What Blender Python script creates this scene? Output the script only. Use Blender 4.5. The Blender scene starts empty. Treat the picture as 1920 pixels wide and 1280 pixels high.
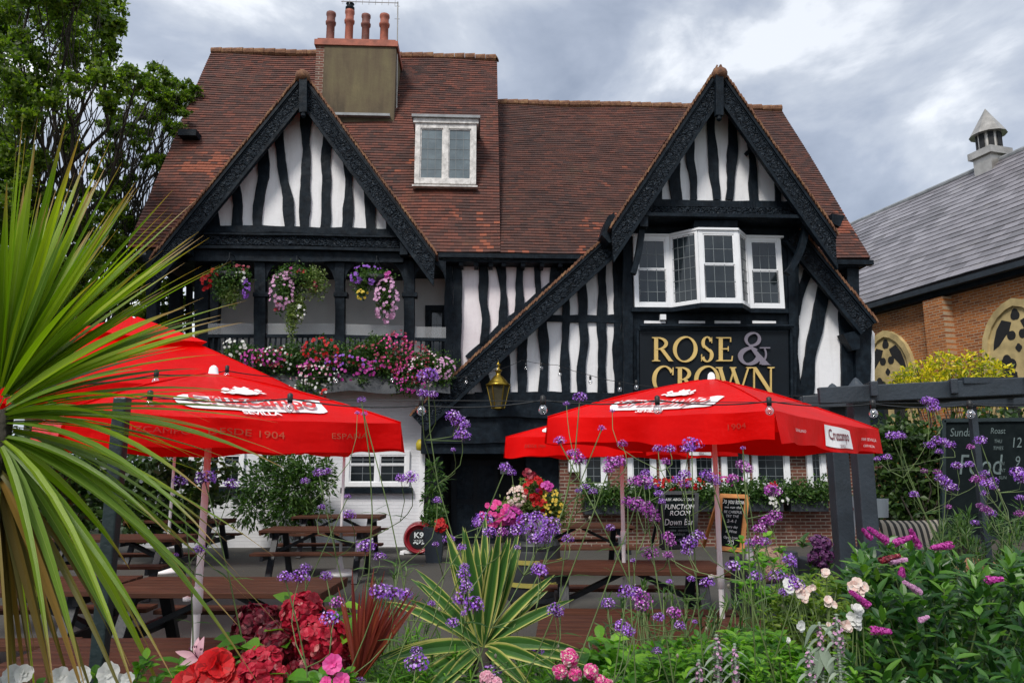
import bpy, bmesh, math, random
import numpy as np
from mathutils import Vector, Matrix
random.seed(7); RNG = np.random.default_rng(7)
SC = bpy.context.scene
COL = SC.collection
R = math.radians

# ------------------------------------------------------------------ camera, sky, sun, exposure
F, CH, PITCH = 1387.0, 1.65, R(9.8)
cam_d = bpy.data.cameras.new('camera'); cam = bpy.data.objects.new('camera', cam_d); COL.objects.link(cam)
cam.location = (0, 0, CH); cam.rotation_euler = (R(90) + PITCH, 0, 0)
cam_d.sensor_width = 36; cam_d.lens = F / 1920 * 36; cam_d.clip_start = .05; cam_d.clip_end = 3000
SC.camera = cam
SKY_SEED = 7.3
SUN_EL, SUN_AZ = R(48), R(205)          # high, behind the camera and a little to the left, veiled by cloud
w = bpy.data.worlds.new('World'); SC.world = w; w.use_nodes = True
nt = w.node_tree; nt.nodes.clear()
def nn(t, **k):
    n = nt.nodes.new(t)
    for a, b in k.items(): setattr(n, a, b)
    return n
out = nn('ShaderNodeOutputWorld'); bgs = nn('ShaderNodeBackground'); bgc = nn('ShaderNodeBackground'); mx = nn('ShaderNodeMixShader')
sky = nn('ShaderNodeTexSky', sky_type='NISHITA'); sky.sun_disc = False; sky.sun_elevation = SUN_EL; sky.sun_rotation = SUN_AZ
nt.links.new(sky.outputs[0], bgs.inputs[0]); bgs.inputs[1].default_value = .10
tc = nn('ShaderNodeTexCoord'); sep = nn('ShaderNodeSeparateXYZ'); nt.links.new(tc.outputs['Generated'], sep.inputs[0])
def math_(op, a, b=None, c=None):
    n = nn('ShaderNodeMath', operation=op)
    for i, v in enumerate((a, b, c)):
        if v is None: continue
        if isinstance(v, (int, float)): n.inputs[i].default_value = v
        else: nt.links.new(v, n.inputs[i])
    return n.outputs[0]
zz = math_('ADD', math_('MAXIMUM', sep.outputs[2], 0.0), .42)
cx = math_('DIVIDE', sep.outputs[0], zz); cy = math_('DIVIDE', sep.outputs[1], zz)
cmb = nn('ShaderNodeCombineXYZ'); nt.links.new(math_('MULTIPLY', sep.outputs[0], 1.0), cmb.inputs[0]); nt.links.new(math_('ADD', sep.outputs[1], SKY_SEED), cmb.inputs[1]); nt.links.new(math_('MULTIPLY', sep.outputs[2], 1.9), cmb.inputs[2])
n1 = nn('ShaderNodeTexNoise'); n1.inputs['Scale'].default_value = 3.4; n1.inputs['Detail'].default_value = 9; n1.inputs['Roughness'].default_value = .55; n1.inputs['Distortion'].default_value = .25
nt.links.new(cmb.outputs[0], n1.inputs['Vector'])
n2 = nn('ShaderNodeTexNoise'); n2.inputs['Scale'].default_value = 1.3; n2.inputs['Detail'].default_value = 5
nt.links.new(cmb.outputs[0], n2.inputs['Vector'])
cr = nn('ShaderNodeValToRGB'); nt.links.new(n1.outputs[0], cr.inputs[0])
e = cr.color_ramp.elements; e[0].position = .34; e[0].color = (.34, .39, .48, 1); e[1].position = .61; e[1].color = (.96, .98, 1.0, 1)
x = e.new(.45); x.color = (.46, .51, .60, 1); x = e.new(.54); x.color = (.64, .68, .74, 1)
cr2 = nn('ShaderNodeValToRGB'); nt.links.new(n2.outputs[0], cr2.inputs[0])
cr2.color_ramp.elements[0].position = .35; cr2.color_ramp.elements[0].color = (.72, .74, .78, 1); cr2.color_ramp.elements[1].position = .65; cr2.color_ramp.elements[1].color = (1.05, 1.05, 1.05, 1)
mul = nn('ShaderNodeMixRGB', blend_type='MULTIPLY'); mul.inputs[0].default_value = 1
nt.links.new(cr.outputs[0], mul.inputs[1]); nt.links.new(cr2.outputs[0], mul.inputs[2])
nt.links.new(mul.outputs[0], bgc.inputs[0]); bgc.inputs[1].default_value = .82
mx.inputs[0].default_value = .93
nt.links.new(bgs.outputs[0], mx.inputs[1]); nt.links.new(bgc.outputs[0], mx.inputs[2]); nt.links.new(mx.outputs[0], out.inputs[0])
sd = bpy.data.lights.new('sun', 'SUN'); sd.energy = 1.9; sd.angle = R(14); sd.color = (1, .95, .88)
so = bpy.data.objects.new('sun', sd); COL.objects.link(so)
so.rotation_euler = Vector((-math.sin(SUN_AZ) * math.cos(SUN_EL), -math.cos(SUN_AZ) * math.cos(SUN_EL), -math.sin(SUN_EL))).to_track_quat('-Z', 'Y').to_euler()
SC.view_settings.view_transform = 'Standard'; SC.view_settings.look = 'None'; SC.view_settings.gamma = 1
SC.view_settings.exposure = .72
SC.render.engine = 'CYCLES'; SC.cycles.use_denoising = True; SC.cycles.max_bounces = 6; SC.cycles.transparent_max_bounces = 12

# ------------------------------------------------------------------ photograph geometry: a pixel and a depth give a point of the place
def ray(px, py):
    x = (px - 960) / F; y = (640 - py) / F
    return Vector((x, math.cos(PITCH) - y * math.sin(PITCH), math.sin(PITCH) + y * math.cos(PITCH)))
CAMP = Vector((0, 0, CH))
def W(px, py, Y):
    r = ray(px, py); return CAMP + r * (Y / r.y)
def G(px, py, z=0.0):
    r = ray(px, py); return CAMP + r * ((z - CH) / r.z)
class Frame:
    """a vertical reference plane: u along it, d towards the viewer, z up"""
    def __init__(s, origin, udir):
        s.o = Vector(origin); s.u = Vector((udir[0], udir[1], 0)).normalized(); s.n = Vector((s.u.y, -s.u.x, 0))
    def B(s, px, py, d=0.0):
        r = ray(px, py); t = ((s.o + s.n * d - CAMP).dot(s.n)) / r.dot(s.n); return CAMP + r * t
    def at(s, u, d, z): return s.o + s.u * u + s.n * d + Vector((0, 0, z))
    def uz(s, p): q = p - s.o; return q.dot(s.u), p.z
    def U(s, px, py, d=0.0): return (s.B(px, py, d) - s.o).dot(s.u)
    def solve_d(s, px, py, u):
        lo, hi = -9.0, 3.0
        f = lambda d: s.U(px, py, d) - u
        for _ in range(60):
            m = (lo + hi) / 2
            if f(lo) * f(m) <= 0: hi = m
            else: lo = m
        return (lo + hi) / 2

# ------------------------------------------------------------------ mesh builder (everything is collected in world coordinates)
class MB:
    def __init__(s): s.v = []; s.f = []; s.uv = []; s.mi = []; s.m = 0; s.extra = []
    def face(s, pts, uv=None):
        i = len(s.v); s.v += [tuple(p) for p in pts]; s.f.append(tuple(range(i, i + len(pts))))
        s.uv.append(uv or [(0, 0)] * len(pts)); s.mi.append(s.m)
    def hexa(s, P):
        i = len(s.v); s.v += [tuple(p) for p in P]
        for q in ((0, 3, 2, 1), (4, 5, 6, 7), (0, 1, 5, 4), (1, 2, 6, 5), (2, 3, 7, 6), (3, 0, 4, 7)):
            s.f.append(tuple(i + k for k in q)); s.uv.append([(0, 0)] * 4); s.mi.append(s.m)
        return s
    def box(s, a, b, fr=None):
        """axis box; with a Frame the corners are (u, d, z)"""
        T = (lambda x, y, z: fr.at(x, y, z)) if fr else (lambda x, y, z: Vector((x, y, z)))
        x0, y0, z0 = a; x1, y1, z1 = b
        return s.hexa([T(x0, y0, z0), T(x1, y0, z0), T(x1, y1, z0), T(x0, y1, z0), T(x0, y0, z1), T(x1, y0, z1), T(x1, y1, z1), T(x0, y1, z1)])
    def beam(s, a, b, w, h, up=(0, 0, 1)):
        a = Vector(a); b = Vector(b); d = (b - a).normalized(); up = Vector(up)
        sd_ = d.cross(up)
        if sd_.length < 1e-4: sd_ = d.cross(Vector((1, 0, 0)))
        sd_.normalize(); u2 = sd_.cross(d).normalized()
        x = sd_ * w / 2; y = u2 * h / 2
        return s.hexa([a - x - y, a + x - y, a + x + y, a - x + y, b - x - y, b + x - y, b + x + y, b - x + y])
    def prism(s, pts, n, t):
        """outline pts (front) extruded by -n*t"""
        pts = [Vector(p) for p in pts]; n = Vector(n); k = len(pts); i = len(s.v)
        s.v += [tuple(p) for p in pts] + [tuple(p - n * t) for p in pts]
        s.f.append(tuple(range(i, i + k))); s.f.append(tuple(range(i + 2 * k - 1, i + k - 1, -1)))
        s.uv += [[(0, 0)] * k] * 2; s.mi += [s.m] * 2
        for a in range(k):
            b = (a + 1) % k; s.f.append((i + a, i + k + a, i + k + b, i + b)); s.uv.append([(0, 0)] * 4); s.mi.append(s.m)
        return s
    def strip(s, L, Rr, n, t):
        """solid strip between two edge lines, extruded by -n*t"""
        n = Vector(n); i = len(s.v); k = len(L)
        for a, b in zip(L, Rr):
            a = Vector(a); b = Vector(b); s.v += [tuple(a), tuple(b), tuple(b - n * t), tuple(a - n * t)]
        for j in range(k - 1):
            o = i + 4 * j; q = o + 4
            for c in range(4):
                c2 = (c + 1) % 4; s.f.append((o + c, o + c2, q + c2, q + c)); s.uv.append([(0, 0)] * 4); s.mi.append(s.m)
        s.f.append((i, i + 3, i + 2, i + 1)); o = i + 4 * (k - 1); s.f.append((o, o + 1, o + 2, o + 3)); s.uv += [[(0, 0)] * 4] * 2; s.mi += [s.m] * 2
        return s
    def tube(s, pts, r, seg=6, cap=True):
        pts = [Vector(p) for p in pts]; k = len(pts)
        rr = r if hasattr(r, '__len__') else [r] * k
        i = len(s.v); up = Vector((.13, .21, 1)).normalized()
        for j, p in enumerate(pts):
            d = (pts[min(j + 1, k - 1)] - pts[max(j - 1, 0)])
            d = d.normalized() if d.length > 1e-9 else Vector((0, 0, 1))
            a = d.cross(up)
            if a.length < .05: a = d.cross(Vector((1, 0, 0)))
            a.normalize(); b = d.cross(a)
            for q in range(seg):
                t = 2 * math.pi * q / seg; s.v.append(tuple(p + (a * math.cos(t) + b * math.sin(t)) * rr[j]))
        for j in range(k - 1):
            for q in range(seg):
                q2 = (q + 1) % seg; o = i + j * seg
                s.f.append((o + q, o + seg + q, o + seg + q2, o + q2)); s.uv.append([(q / seg, j), (q / seg, j + 1), ((q + 1) / seg, j + 1), ((q + 1) / seg, j)]); s.mi.append(s.m)
        if cap:
            s.f.append(tuple(i + q for q in range(seg))); o = i + (k - 1) * seg
            s.f.append(tuple(o + seg - 1 - q for q in range(seg))); s.uv += [[(0, 0)] * seg] * 2; s.mi += [s.m] * 2
        return s
    def lathe(s, c, prof, seg=16, axis=(0, 0, 1)):
        c = Vector(c); ax = Vector(axis).normalized(); q = ax.to_track_quat('Z', 'Y'); i = len(s.v); k = len(prof)
        for r, z in prof:
            for j in range(seg):
                t = 2 * math.pi * j / seg; s.v.append(tuple(c + q @ Vector((r * math.cos(t), r * math.sin(t), z))))
        for a in range(k - 1):
            for j in range(seg):
                j2 = (j + 1) % seg; o = i + a * seg
                s.f.append((o + j, o + j2, o + seg + j2, o + seg + j)); s.uv.append([(j / seg, a), ((j + 1) / seg, a), ((j + 1) / seg, a + 1), (j / seg, a + 1)]); s.mi.append(s.m)
        if prof[0][0] > 1e-4: s.f.append(tuple(i + seg - 1 - j for j in range(seg))); s.uv.append([(0, 0)] * seg); s.mi.append(s.m)
        if prof[-1][0] > 1e-4: s.f.append(tuple(i + (k - 1) * seg + j for j in range(seg))); s.uv.append([(0, 0)] * seg); s.mi.append(s.m)
        return s
    def grid(s, fn, nu, nv, uvs=(1, 1)):
        i = len(s.v)
        for a in range(nv + 1):
            for b in range(nu + 1): s.v.append(tuple(fn(b / nu, a / nv)))
        for a in range(nv):
            for b in range(nu):
                o = i + a * (nu + 1) + b; s.f.append((o, o + 1, o + nu + 2, o + nu + 1)); s.mi.append(s.m)
                s.uv.append([(b / nu * uvs[0], a / nv * uvs[1]), ((b + 1) / nu * uvs[0], a / nv * uvs[1]), ((b + 1) / nu * uvs[0], (a + 1) / nv * uvs[1]), (b / nu * uvs[0], (a + 1) / nv * uvs[1])])
        return s
    def add_arrays(s, V, Q, UV, m=None):
        s.extra.append((V, Q, UV, s.m if m is None else m)); return s
    def build(s, name, mat, parent=None, smooth=False, bevel=0):
        mats = mat if isinstance(mat, (list, tuple)) else [mat]
        me = bpy.data.meshes.new(name)
        V = [np.array(s.v, dtype=np.float64).reshape(-1, 3)]; loops = [v for f in s.f for v in f]; sizes = [len(f) for f in s.f]
        uv = [c for f in s.uv for c in f]; mi = list(s.mi); off = len(s.v)
        LO = [np.array(loops, dtype=np.int32)]; SZ = [np.array(sizes, dtype=np.int32)]; UVs = [np.array(uv, dtype=np.float32).reshape(-1, 2)]; MI = [np.array(mi, dtype=np.int32)]
        for v, q, u, m in s.extra:
            V.append(v); LO.append((q + off).astype(np.int32).ravel()); SZ.append(np.full(len(q), q.shape[1], dtype=np.int32)); UVs.append(u.reshape(-1, 2).astype(np.float32)); MI.append(np.full(len(q), m, dtype=np.int32)); off += len(v)
        V = np.concatenate(V); LO = np.concatenate(LO); SZ = np.concatenate(SZ); UVs = np.concatenate(UVs); MI = np.concatenate(MI)
        root = parent
        while root is not None and root.parent is not None: root = root.parent
        if root is not None:
            a = -root.rotation_euler.z; V = V - np.array(root.location); c, sn = math.cos(a), math.sin(a)
            V = np.stack([V[:, 0] * c - V[:, 1] * sn, V[:, 0] * sn + V[:, 1] * c, V[:, 2]], 1)
            cen = None
        else:
            cen = np.array([(V[:, 0].min() + V[:, 0].max()) / 2, (V[:, 1].min() + V[:, 1].max()) / 2, V[:, 2].min()]); V = V - cen
        me.vertices.add(len(V)); me.vertices.foreach_set('co', V.astype(np.float32).ravel())
        me.loops.add(len(LO)); me.loops.foreach_set('vertex_index', LO)
        me.polygons.add(len(SZ)); st = np.concatenate([[0], np.cumsum(SZ)[:-1]]).astype(np.int32)
        me.polygons.foreach_set('loop_start', st); me.polygons.foreach_set('loop_total', SZ)
        ul = me.uv_layers.new(name='UVMap'); ul.data.foreach_set('uv', UVs.ravel())
        me.polygons.foreach_set('material_index', MI)
        me.polygons.foreach_set('use_smooth', np.full(len(SZ), bool(smooth)))
        me.update(calc_edges=True); me.validate()
        for m_ in mats: me.materials.append(m_)
        o = bpy.data.objects.new(name, me); COL.objects.link(o)
        if parent is not None: o.parent = parent
        else: o.location = cen
        if bevel:
            b = o.modifiers.new('bevel', 'BEVEL'); b.width = bevel; b.segments = 2; b.limit_method = 'ANGLE'
        return o

def thing(name, label, cat, loc=(0, 0, 0), rz=0.0, group=None):
    o = bpy.data.objects.new(name, None); COL.objects.link(o); o.location = loc; o.rotation_euler = (0, 0, rz); o.empty_display_size = .2
    o['label'] = label; o['category'] = cat
    if group: o['group'] = group
    return o
def tag(o, label, cat, group=None):
    o['label'] = label; o['category'] = cat
    if group: o['group'] = group
    return o
def setting(o, kind='structure'): o['kind'] = kind; return o
def copy_tree(o, parent=None):
    c = o.copy(); COL.objects.link(c)
    if parent is not None: c.parent = parent
    for ch in list(o.children): copy_tree(ch, c)
    return c

# vectorised leaves, petals and straps: P base, D direction, N upper side, L length, Wd width
PROF = {'leaf': lambda t: np.sin(np.pi * np.clip(t, 0, 1) ** .8) ** .8, 'strap': lambda t: np.clip(1.12 - t ** 2.2 * 1.12, 0, 1) * np.clip(.55 + t * 2, 0, 1),
        'petal': lambda t: np.clip(np.sin(np.pi * np.clip(t * .62 + .05, 0, 1)), 0, 1) * np.where(t > .98, .55, 1), 'needle': lambda t: 1 - t * .85}
def norm(a): return a / np.maximum(np.linalg.norm(a, axis=1, keepdims=True), 1e-9)
def leaves(mb, P, D, N, L, Wd, prof='leaf', segs=3, droop=0.0, fold=.15, curl=0.0, m=None, twist=0.0):
    P = np.asarray(P, float); n = len(P)
    if n == 0: return
    D = norm(np.asarray(D, float)); N = np.asarray(N, float); L = np.broadcast_to(L, n).astype(float); Wd = np.broadcast_to(Wd, n).astype(float)
    droop = np.broadcast_to(droop, n); S = norm(np.cross(D, N)); N2 = norm(np.cross(S, D))
    rows = []
    for k in range(segs + 1):
        t = k / segs
        c = P + D * (L * t)[:, None]
        c[:, 2] -= droop * L * t * t
        c = c + N2 * (curl * L * t * t)[:, None]
        wv = float(PROF[prof](np.array([t]))[0])
        sv = S * (Wd * .5 * max(wv, .04))[:, None]
        up = N2 * (Wd * .5 * max(wv, .04) * fold * 2)[:, None]
        rows += [c - sv + up, c, c + sv + up]
    V = np.stack(rows, 1).reshape(-1, 3)
    q = []; uv = []
    for k in range(segs):
        for a in (0, 1):
            b = k * 3 + a; q.append([b, b + 1, b + 4, b + 3])
            u0, u1 = a / 2, (a + 1) / 2; uv.append([(u0, k / segs), (u1, k / segs), (u1, (k + 1) / segs), (u0, (k + 1) / segs)])
    q = np.array(q); nv = 3 * (segs + 1)
    Q = (q[None] + (np.arange(n) * nv)[:, None, None]).reshape(-1, 4)
    UV = np.tile(np.array(uv)[None], (n, 1, 1, 1)).reshape(-1, 2)
    mb.add_arrays(V, Q, UV, m)
def rdir(n, up=0.0, zs=1.0):
    d = RNG.normal(size=(n, 3)); d[:, 2] = d[:, 2] * zs + up; return norm(d)
def quads(mb, P, size, m=None, N=None):
    """small kite-shaped leaves"""
    n = len(P); D = rdir(n); N = rdir(n, .6) if N is None else N; S = norm(np.cross(D, N)); size = np.broadcast_to(size, n)[:, None]
    V = np.stack([P, P + D * size * .45 + S * size * .32 + N * size * .05, P + D * size, P + D * size * .45 - S * size * .32 + N * size * .05], 1).reshape(-1, 3)
    Q = (np.arange(n) * 4)[:, None] + np.arange(4)[None]
    mb.add_arrays(V, Q, np.tile(np.array([[.5, 0], [1, .5], [.5, 1], [0, .5]]), (n, 1)), m)
# ------------------------------------------------------------------ procedural materials
class NT:
    def __init__(s, name):
        s.mat = bpy.data.materials.new(name); s.mat.use_nodes = True; s.t = s.mat.node_tree; s.b = s.t.nodes['Principled BSDF']; s.o = s.t.nodes['Material Output']
    def n(s, t, ins=None, **k):
        x = s.t.nodes.new(t)
        for a, b in k.items(): setattr(x, a, b)
        for a, b in (ins or {}).items(): s.set(x.inputs[a], b)
        return x
    def set(s, sock, v):
        if isinstance(v, bpy.types.NodeSocket): s.t.links.new(v, sock)
        elif isinstance(v, (tuple, list)) and len(v) == 3 and sock.type == 'RGBA': sock.default_value = (*v, 1)
        else: sock.default_value = v
    def noise(s, scale, detail=4, rough=.55, vec=None, dist=0.0):
        x = s.n('ShaderNodeTexNoise', {'Scale': scale, 'Detail': detail, 'Roughness': rough, 'Distortion': dist}); s.set(x.inputs['Vector'], vec or s.obj()); return x.outputs[0]
    def obj(s):
        if not hasattr(s, '_o'): s._o = s.n('ShaderNodeTexCoord').outputs['Object']
        return s._o
    def uv(s):
        if not hasattr(s, '_u'): s._u = s.n('ShaderNodeTexCoord').outputs['UV']
        return s._u
    def mapv(s, v, scale=(1, 1, 1), rot=(0, 0, 0)):
        return s.n('ShaderNodeMapping', {'Vector': v, 'Scale': scale, 'Rotation': rot}).outputs[0]
    def rand(s): return s.n('ShaderNodeNewGeometry').outputs['Random Per Island']
    def ramp(s, f, stops):
        x = s.n('ShaderNodeValToRGB', {0: f}); e = x.color_ramp.elements
        e[0].position = stops[0][0]; e[0].color = (*stops[0][1], 1); e[1].position = stops[-1][0]; e[1].color = (*stops[-1][1], 1)
        for p, c in stops[1:-1]: q = e.new(p); q.color = (*c, 1)
        return x.outputs[0]
    def mix(s, f, a, b, mode='MIX'):
        return s.n('ShaderNodeMixRGB', {0: f, 1: a, 2: b}, blend_type=mode).outputs[0]
    def m(s, op, a, b=0.0, c=0.0): return s.n('ShaderNodeMath', {0: a, 1: b, 2: c}, operation=op).outputs[0]
    def sep(s, v): return s.n('ShaderNodeSeparateXYZ', {0: v}).outputs
    def comb(s, x, y, z=0.0): return s.n('ShaderNodeCombineXYZ', {0: x, 1: y, 2: z}).outputs[0]
    def bump(s, h, strength=.5, dist=.02):
        s.t.links.new(s.n('ShaderNodeBump', {'Height': h, 'Strength': strength, 'Distance': dist}).outputs[0], s.b.inputs['Normal'])
    def set_b(s, **k):
        for a, b in k.items(): s.set(s.b.inputs[a.replace('_', ' ')], b)
        return s
    def translucent(s, col, f):
        tr = s.n('ShaderNodeBsdfTranslucent', {'Color': col}); mx_ = s.n('ShaderNodeMixShader', {0: f, 1: s.b.outputs[0], 2: tr.outputs[0]}); s.t.links.new(mx_.outputs[0], s.o.inputs[0])

def plain(name, col, rough=.5, var=.15, scale=6, bump=0, metal=0, bscale=40):
    m = NT(name); c2 = tuple(c * (1 - var) for c in col); c3 = tuple(min(1, c * (1 + var)) for c in col)
    m.set_b(Base_Color=m.ramp(m.noise(scale), [(.3, c2), (.7, c3)]), Roughness=rough, Metallic=metal)
    if bump: m.bump(m.noise(bscale, 3), bump, .01)
    return m.mat
def leafmat(name, stops, rough=.45, tr=.3, low=.6, spec=.4, trc=None):
    """foliage: every leaf its own shade, with slow variation over the plant"""
    m = NT(name); f = m.m('ADD', m.m('MULTIPLY', m.rand(), .75), m.m('MULTIPLY', m.noise(low, 2), .5)); f = m.m('SUBTRACT', f, .12)
    c = m.ramp(f, stops); m.set_b(Base_Color=c, Roughness=rough); m.b.inputs['Specular IOR Level'].default_value = spec
    m.translucent(trc or m.mix(1, c, (1.6, 1.9, .6), 'MULTIPLY'), tr); return m.mat
def petalmat(name, stops, tr=.3, rough=.55):
    m = NT(name); c = m.ramp(m.rand(), stops); m.set_b(Base_Color=c, Roughness=rough); m.translucent(c, tr); return m.mat
M = {}
def mk():
    # plaster
    m = NT('white_plaster'); o = m.obj()
    s = m.ramp(m.noise(.8, 5), [(.3, (.70, .70, .72)), (.7, (.80, .80, .82))]); s2 = m.mix(m.ramp(m.noise(1, 5, .7, m.mapv(o, (9, 9, .9))), [(.52, (0, 0, 0)), (.8, (.5, .5, .5))]), s, (.44, .43, .42)); s2 = m.mix(m.ramp(m.noise(6, 6, .75), [(.62, (0, 0, 0)), (.8, (.4, .4, .4))]), s2, (.40, .38, .36))
    m.set_b(Base_Color=s2, Roughness=.8); m.bump(m.noise(9, 6, .6), .5, .012); M['plaster'] = m.mat
    m = NT('pink_tinged_plaster'); m.set_b(Base_Color=m.mix(m.ramp(m.noise(1, 5, .7, m.mapv(m.obj(), (9, 9, .9))), [(.52, (0, 0, 0)), (.8, (.5, .5, .5))]), m.ramp(m.noise(1.2, 5), [(.3, (.66, .60, .63)), (.7, (.80, .77, .80))]), (.45, .42, .43)), Roughness=.8); m.bump(m.noise(9, 6, .6), .5, .012); M['plaster2'] = m.mat
    # black painted oak: long grain, knots, chips
    m = NT('black_timber'); o = m.obj(); g = m.noise(1, 6, .6, m.mapv(o, (26, 26, 2.2))); k = m.noise(5, 3)
    m.set_b(Base_Color=m.ramp(m.noise(7, 5), [(.35, (.003, .006, .010)), (.62, (.007, .013, .020)), (.8, (.018, .026, .034))]), Roughness=m.ramp(k, [(.3, (.42,) * 3), (.7, (.7,) * 3)]))
    m.bump(m.m('ADD', m.m('MULTIPLY', g, .6), k), .9, .02); m.b.inputs['Specular IOR Level'].default_value = .14; M['timber'] = m.mat
    # black board with carved scrolls
    m = NT('carved_timber'); o = m.obj(); d_ = m.n('ShaderNodeMixRGB', {0: .12, 1: o, 2: m.n('ShaderNodeTexNoise', {'Vector': o, 'Scale': 5.0}).outputs['Color']}, blend_type='ADD').outputs[0]
    v = m.n('ShaderNodeTexVoronoi', {'Vector': d_, 'Scale': 6.5}, feature='DISTANCE_TO_EDGE').outputs[0]
    wv = m.n('ShaderNodeTexWave', {'Vector': d_, 'Scale': 4.0, 'Distortion': 14.0, 'Detail': 2.0, 'Detail Scale': 2.5}, wave_type='RINGS').outputs[0]
    h = m.m('ADD', m.m('MULTIPLY', m.ramp(v, [(0, (0,) * 3), (.14, (1,) * 3)]), .6), m.m('MULTIPLY', wv, .8))
    m.set_b(Base_Color=m.ramp(h, [(.1, (.003, .005, .008)), (1, (.018, .026, .036))]), Roughness=.38); m.bump(h, 1.0, .05); m.b.inputs['Specular IOR Level'].default_value = .2; M['carved'] = m.mat
    # clay tiles, uv = metres along, course number
    def tiles(name, stops, patch, per, wq=6.0, spread=.9):
        m = NT(name); u, v_, _ = m.sep(m.uv()); row = m.m('FLOOR', v_); uu = m.m('ADD', m.m('MULTIPLY', u, wq), m.m('MULTIPLY', m.m('MODULO', row, 2.0), .5))
        cell = m.m('FLOOR', uu); fr = m.m('FRACT', uu)
        rnd = m.n('ShaderNodeTexWhiteNoise', {'Vector': m.comb(cell, row, 1.0)}, noise_dimensions='3D').outputs[0]
        big = m.noise(.55, 5, .6); fine = m.noise(2.6, 4, .7)
        f = m.m('ADD', m.m('MULTIPLY', rnd, .42 * spread), m.m('ADD', m.m('MULTIPLY', big, .55), m.m('MULTIPLY', fine, .35))); f = m.m('SUBTRACT', f, .30 * spread)
        c = m.ramp(f, stops)
        # newer tiles set in patches
        pn = m.ramp(m.m('ADD', m.m('ADD', m.noise(.5, 3, .5, m.mapv(m.obj(), (1, 1, 1.5))), m.m('MULTIPLY', m.m('SUBTRACT', 8.3, m.sep(m.obj())[2]), .035)), m.m('MULTIPLY', rnd, .2)), [(.735, (0,) * 3), (.765, (1,) * 3)])
        if patch: c = m.mix(m.m('MULTIPLY', pn, .75), c, patch)
        st = m.ramp(m.noise(9, 5, .7), [(.60, (0,) * 3), (.72, (1,) * 3)]); c = m.mix(m.m('MULTIPLY', st, .65), c, (.035, .028, .024)); c = m.mix(m.ramp(m.noise(1.1, 7, .75), [(.58, (0,) * 3), (.74, (.45,) * 3)]), c, (.060, .050, .026) if name != 'slates' else (.19, .18, .15))
        gap = m.m('LESS_THAN', fr, .035 if wq > 4 else .02); c = m.mix(m.m('MULTIPLY', gap, .8), c, (.012, .010, .010))
        m.set_b(Base_Color=c, Roughness=per); m.bump(m.m('ADD', m.m('MULTIPLY', rnd, .8), m.m('MULTIPLY', fine, .6)), .7, .02); M[name] = m.mat
    tiles('clay_tiles', [(.05, (.030, .016, .014)), (.35, (.085, .028, .019)), (.6, (.155, .042, .024)), (.95, (.27, .078, .040))], (.28, .075, .035), .75, spread=.85)
    tiles('dark_clay_tiles', [(.05, (.026, .014, .013)), (.4, (.072, .026, .018)), (.65, (.125, .038, .023)), (.95, (.22, .064, .034))], (.26, .07, .034), .75, spread=.8)
    tiles('slates', [(.1, (.11, .105, .115)), (.4, (.20, .19, .21)), (.7, (.29, .28, .305)), (.95, (.42, .40, .42))], None, .42, 1.9, .9)
    m = NT('mossy_tile_edge'); m.set_b(Base_Color=m.ramp(m.noise(7, 5, .7), [(.3, (.06, .030, .020)), (.5, (.17, .075, .038)), (.7, (.28, .16, .075))]), Roughness=.85); m.bump(m.noise(20, 4), .8, .02); M['tile_edge'] = m.mat
    def brick(name, cols, mortar, sw=.225, sh=.075, rot=None, mort=.012, bump=.6):
        m = NT(name); b = m.n('ShaderNodeTexBrick', {'Vector': m.uv(), 'Scale': 1.0, 'Color1': cols[0], 'Color2': cols[1], 'Mortar': mortar, 'Mortar Size': mort, 'Mortar Smooth': .3, 'Bias': -.1, 'Brick Width': sw, 'Row Height': sh})
        c = m.mix(m.ramp(m.noise(2.2, 5, .65), [(.4, (0,) * 3), (.75, (.7,) * 3)]), b.outputs[0], cols[2]); c = m.mix(.5, c, m.ramp(m.noise(22, 3), [(.3, (.55,) * 3), (.7, (1.25,) * 3)]), 'MULTIPLY') if bump else c
        m.set_b(Base_Color=c, Roughness=.85); m.bump(m.m('SUBTRACT', m.m('MULTIPLY', m.noise(30, 4), .4), b.outputs['Fac']), bump or .4, .012); M[name] = m.mat
    brick('pub_brick', [(.15, .045, .028), (.075, .028, .022), (.18, .065, .035)], (.30, .26, .21))
    brick('church_brick', [(.44, .14, .030), (.15, .040, .018), (.46, .18, .05)], (.40, .32, .22))
    brick('painted_brick', [(.68, .69, .72), (.72, .72, .75), (.62, .63, .66)], (.66, .67, .70), bump=0)
    m = NT('stained_render'); o = m.obj(); st = m.noise(1, 5, .6, m.mapv(o, (3, 3, .5)))
    m.set_b(Base_Color=m.ramp(m.m('ADD', m.m('MULTIPLY', st, .6), m.m('MULTIPLY', m.noise(1.3, 5), .4)), [(.3, (.040, .030, .020)), (.48, (.105, .078, .045)), (.6, (.13, .105, .055)), (.75, (.19, .15, .075))]), Roughness=.9); m.bump(m.noise(14, 5), .5, .01); M['render'] = m.mat
    M['terracotta'] = plain('terracotta', (.30, .085, .05), .7, .35, 5, .3)
    M['terracotta_dark'] = plain('sooty_terracotta', (.16, .055, .04), .7, .4, 5, .3)
    M['lead'] = plain('lead_sheet', (.22, .23, .24), .5, .25, 5, .3)
    M['old_white'] = plain('weathered_white_paint', (.58, .56, .54), .6, .35, 9, .5)
    M['white'] = plain('white_gloss_paint', (.78, .79, .81), .35, .05, 4, .1)
    M['grey_paint'] = plain('grey_painted_wood', (.022, .031, .042), .5, .25, 5, .3)
    M['dark_paint'] = plain('dark_green_black_paint', (.010, .020, .022), .4, .4, 5, .3)
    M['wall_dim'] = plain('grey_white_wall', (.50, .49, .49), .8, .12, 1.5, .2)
    M['dark'] = plain('dark_interior', (.010, .011, .013), .8, .3)
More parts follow.
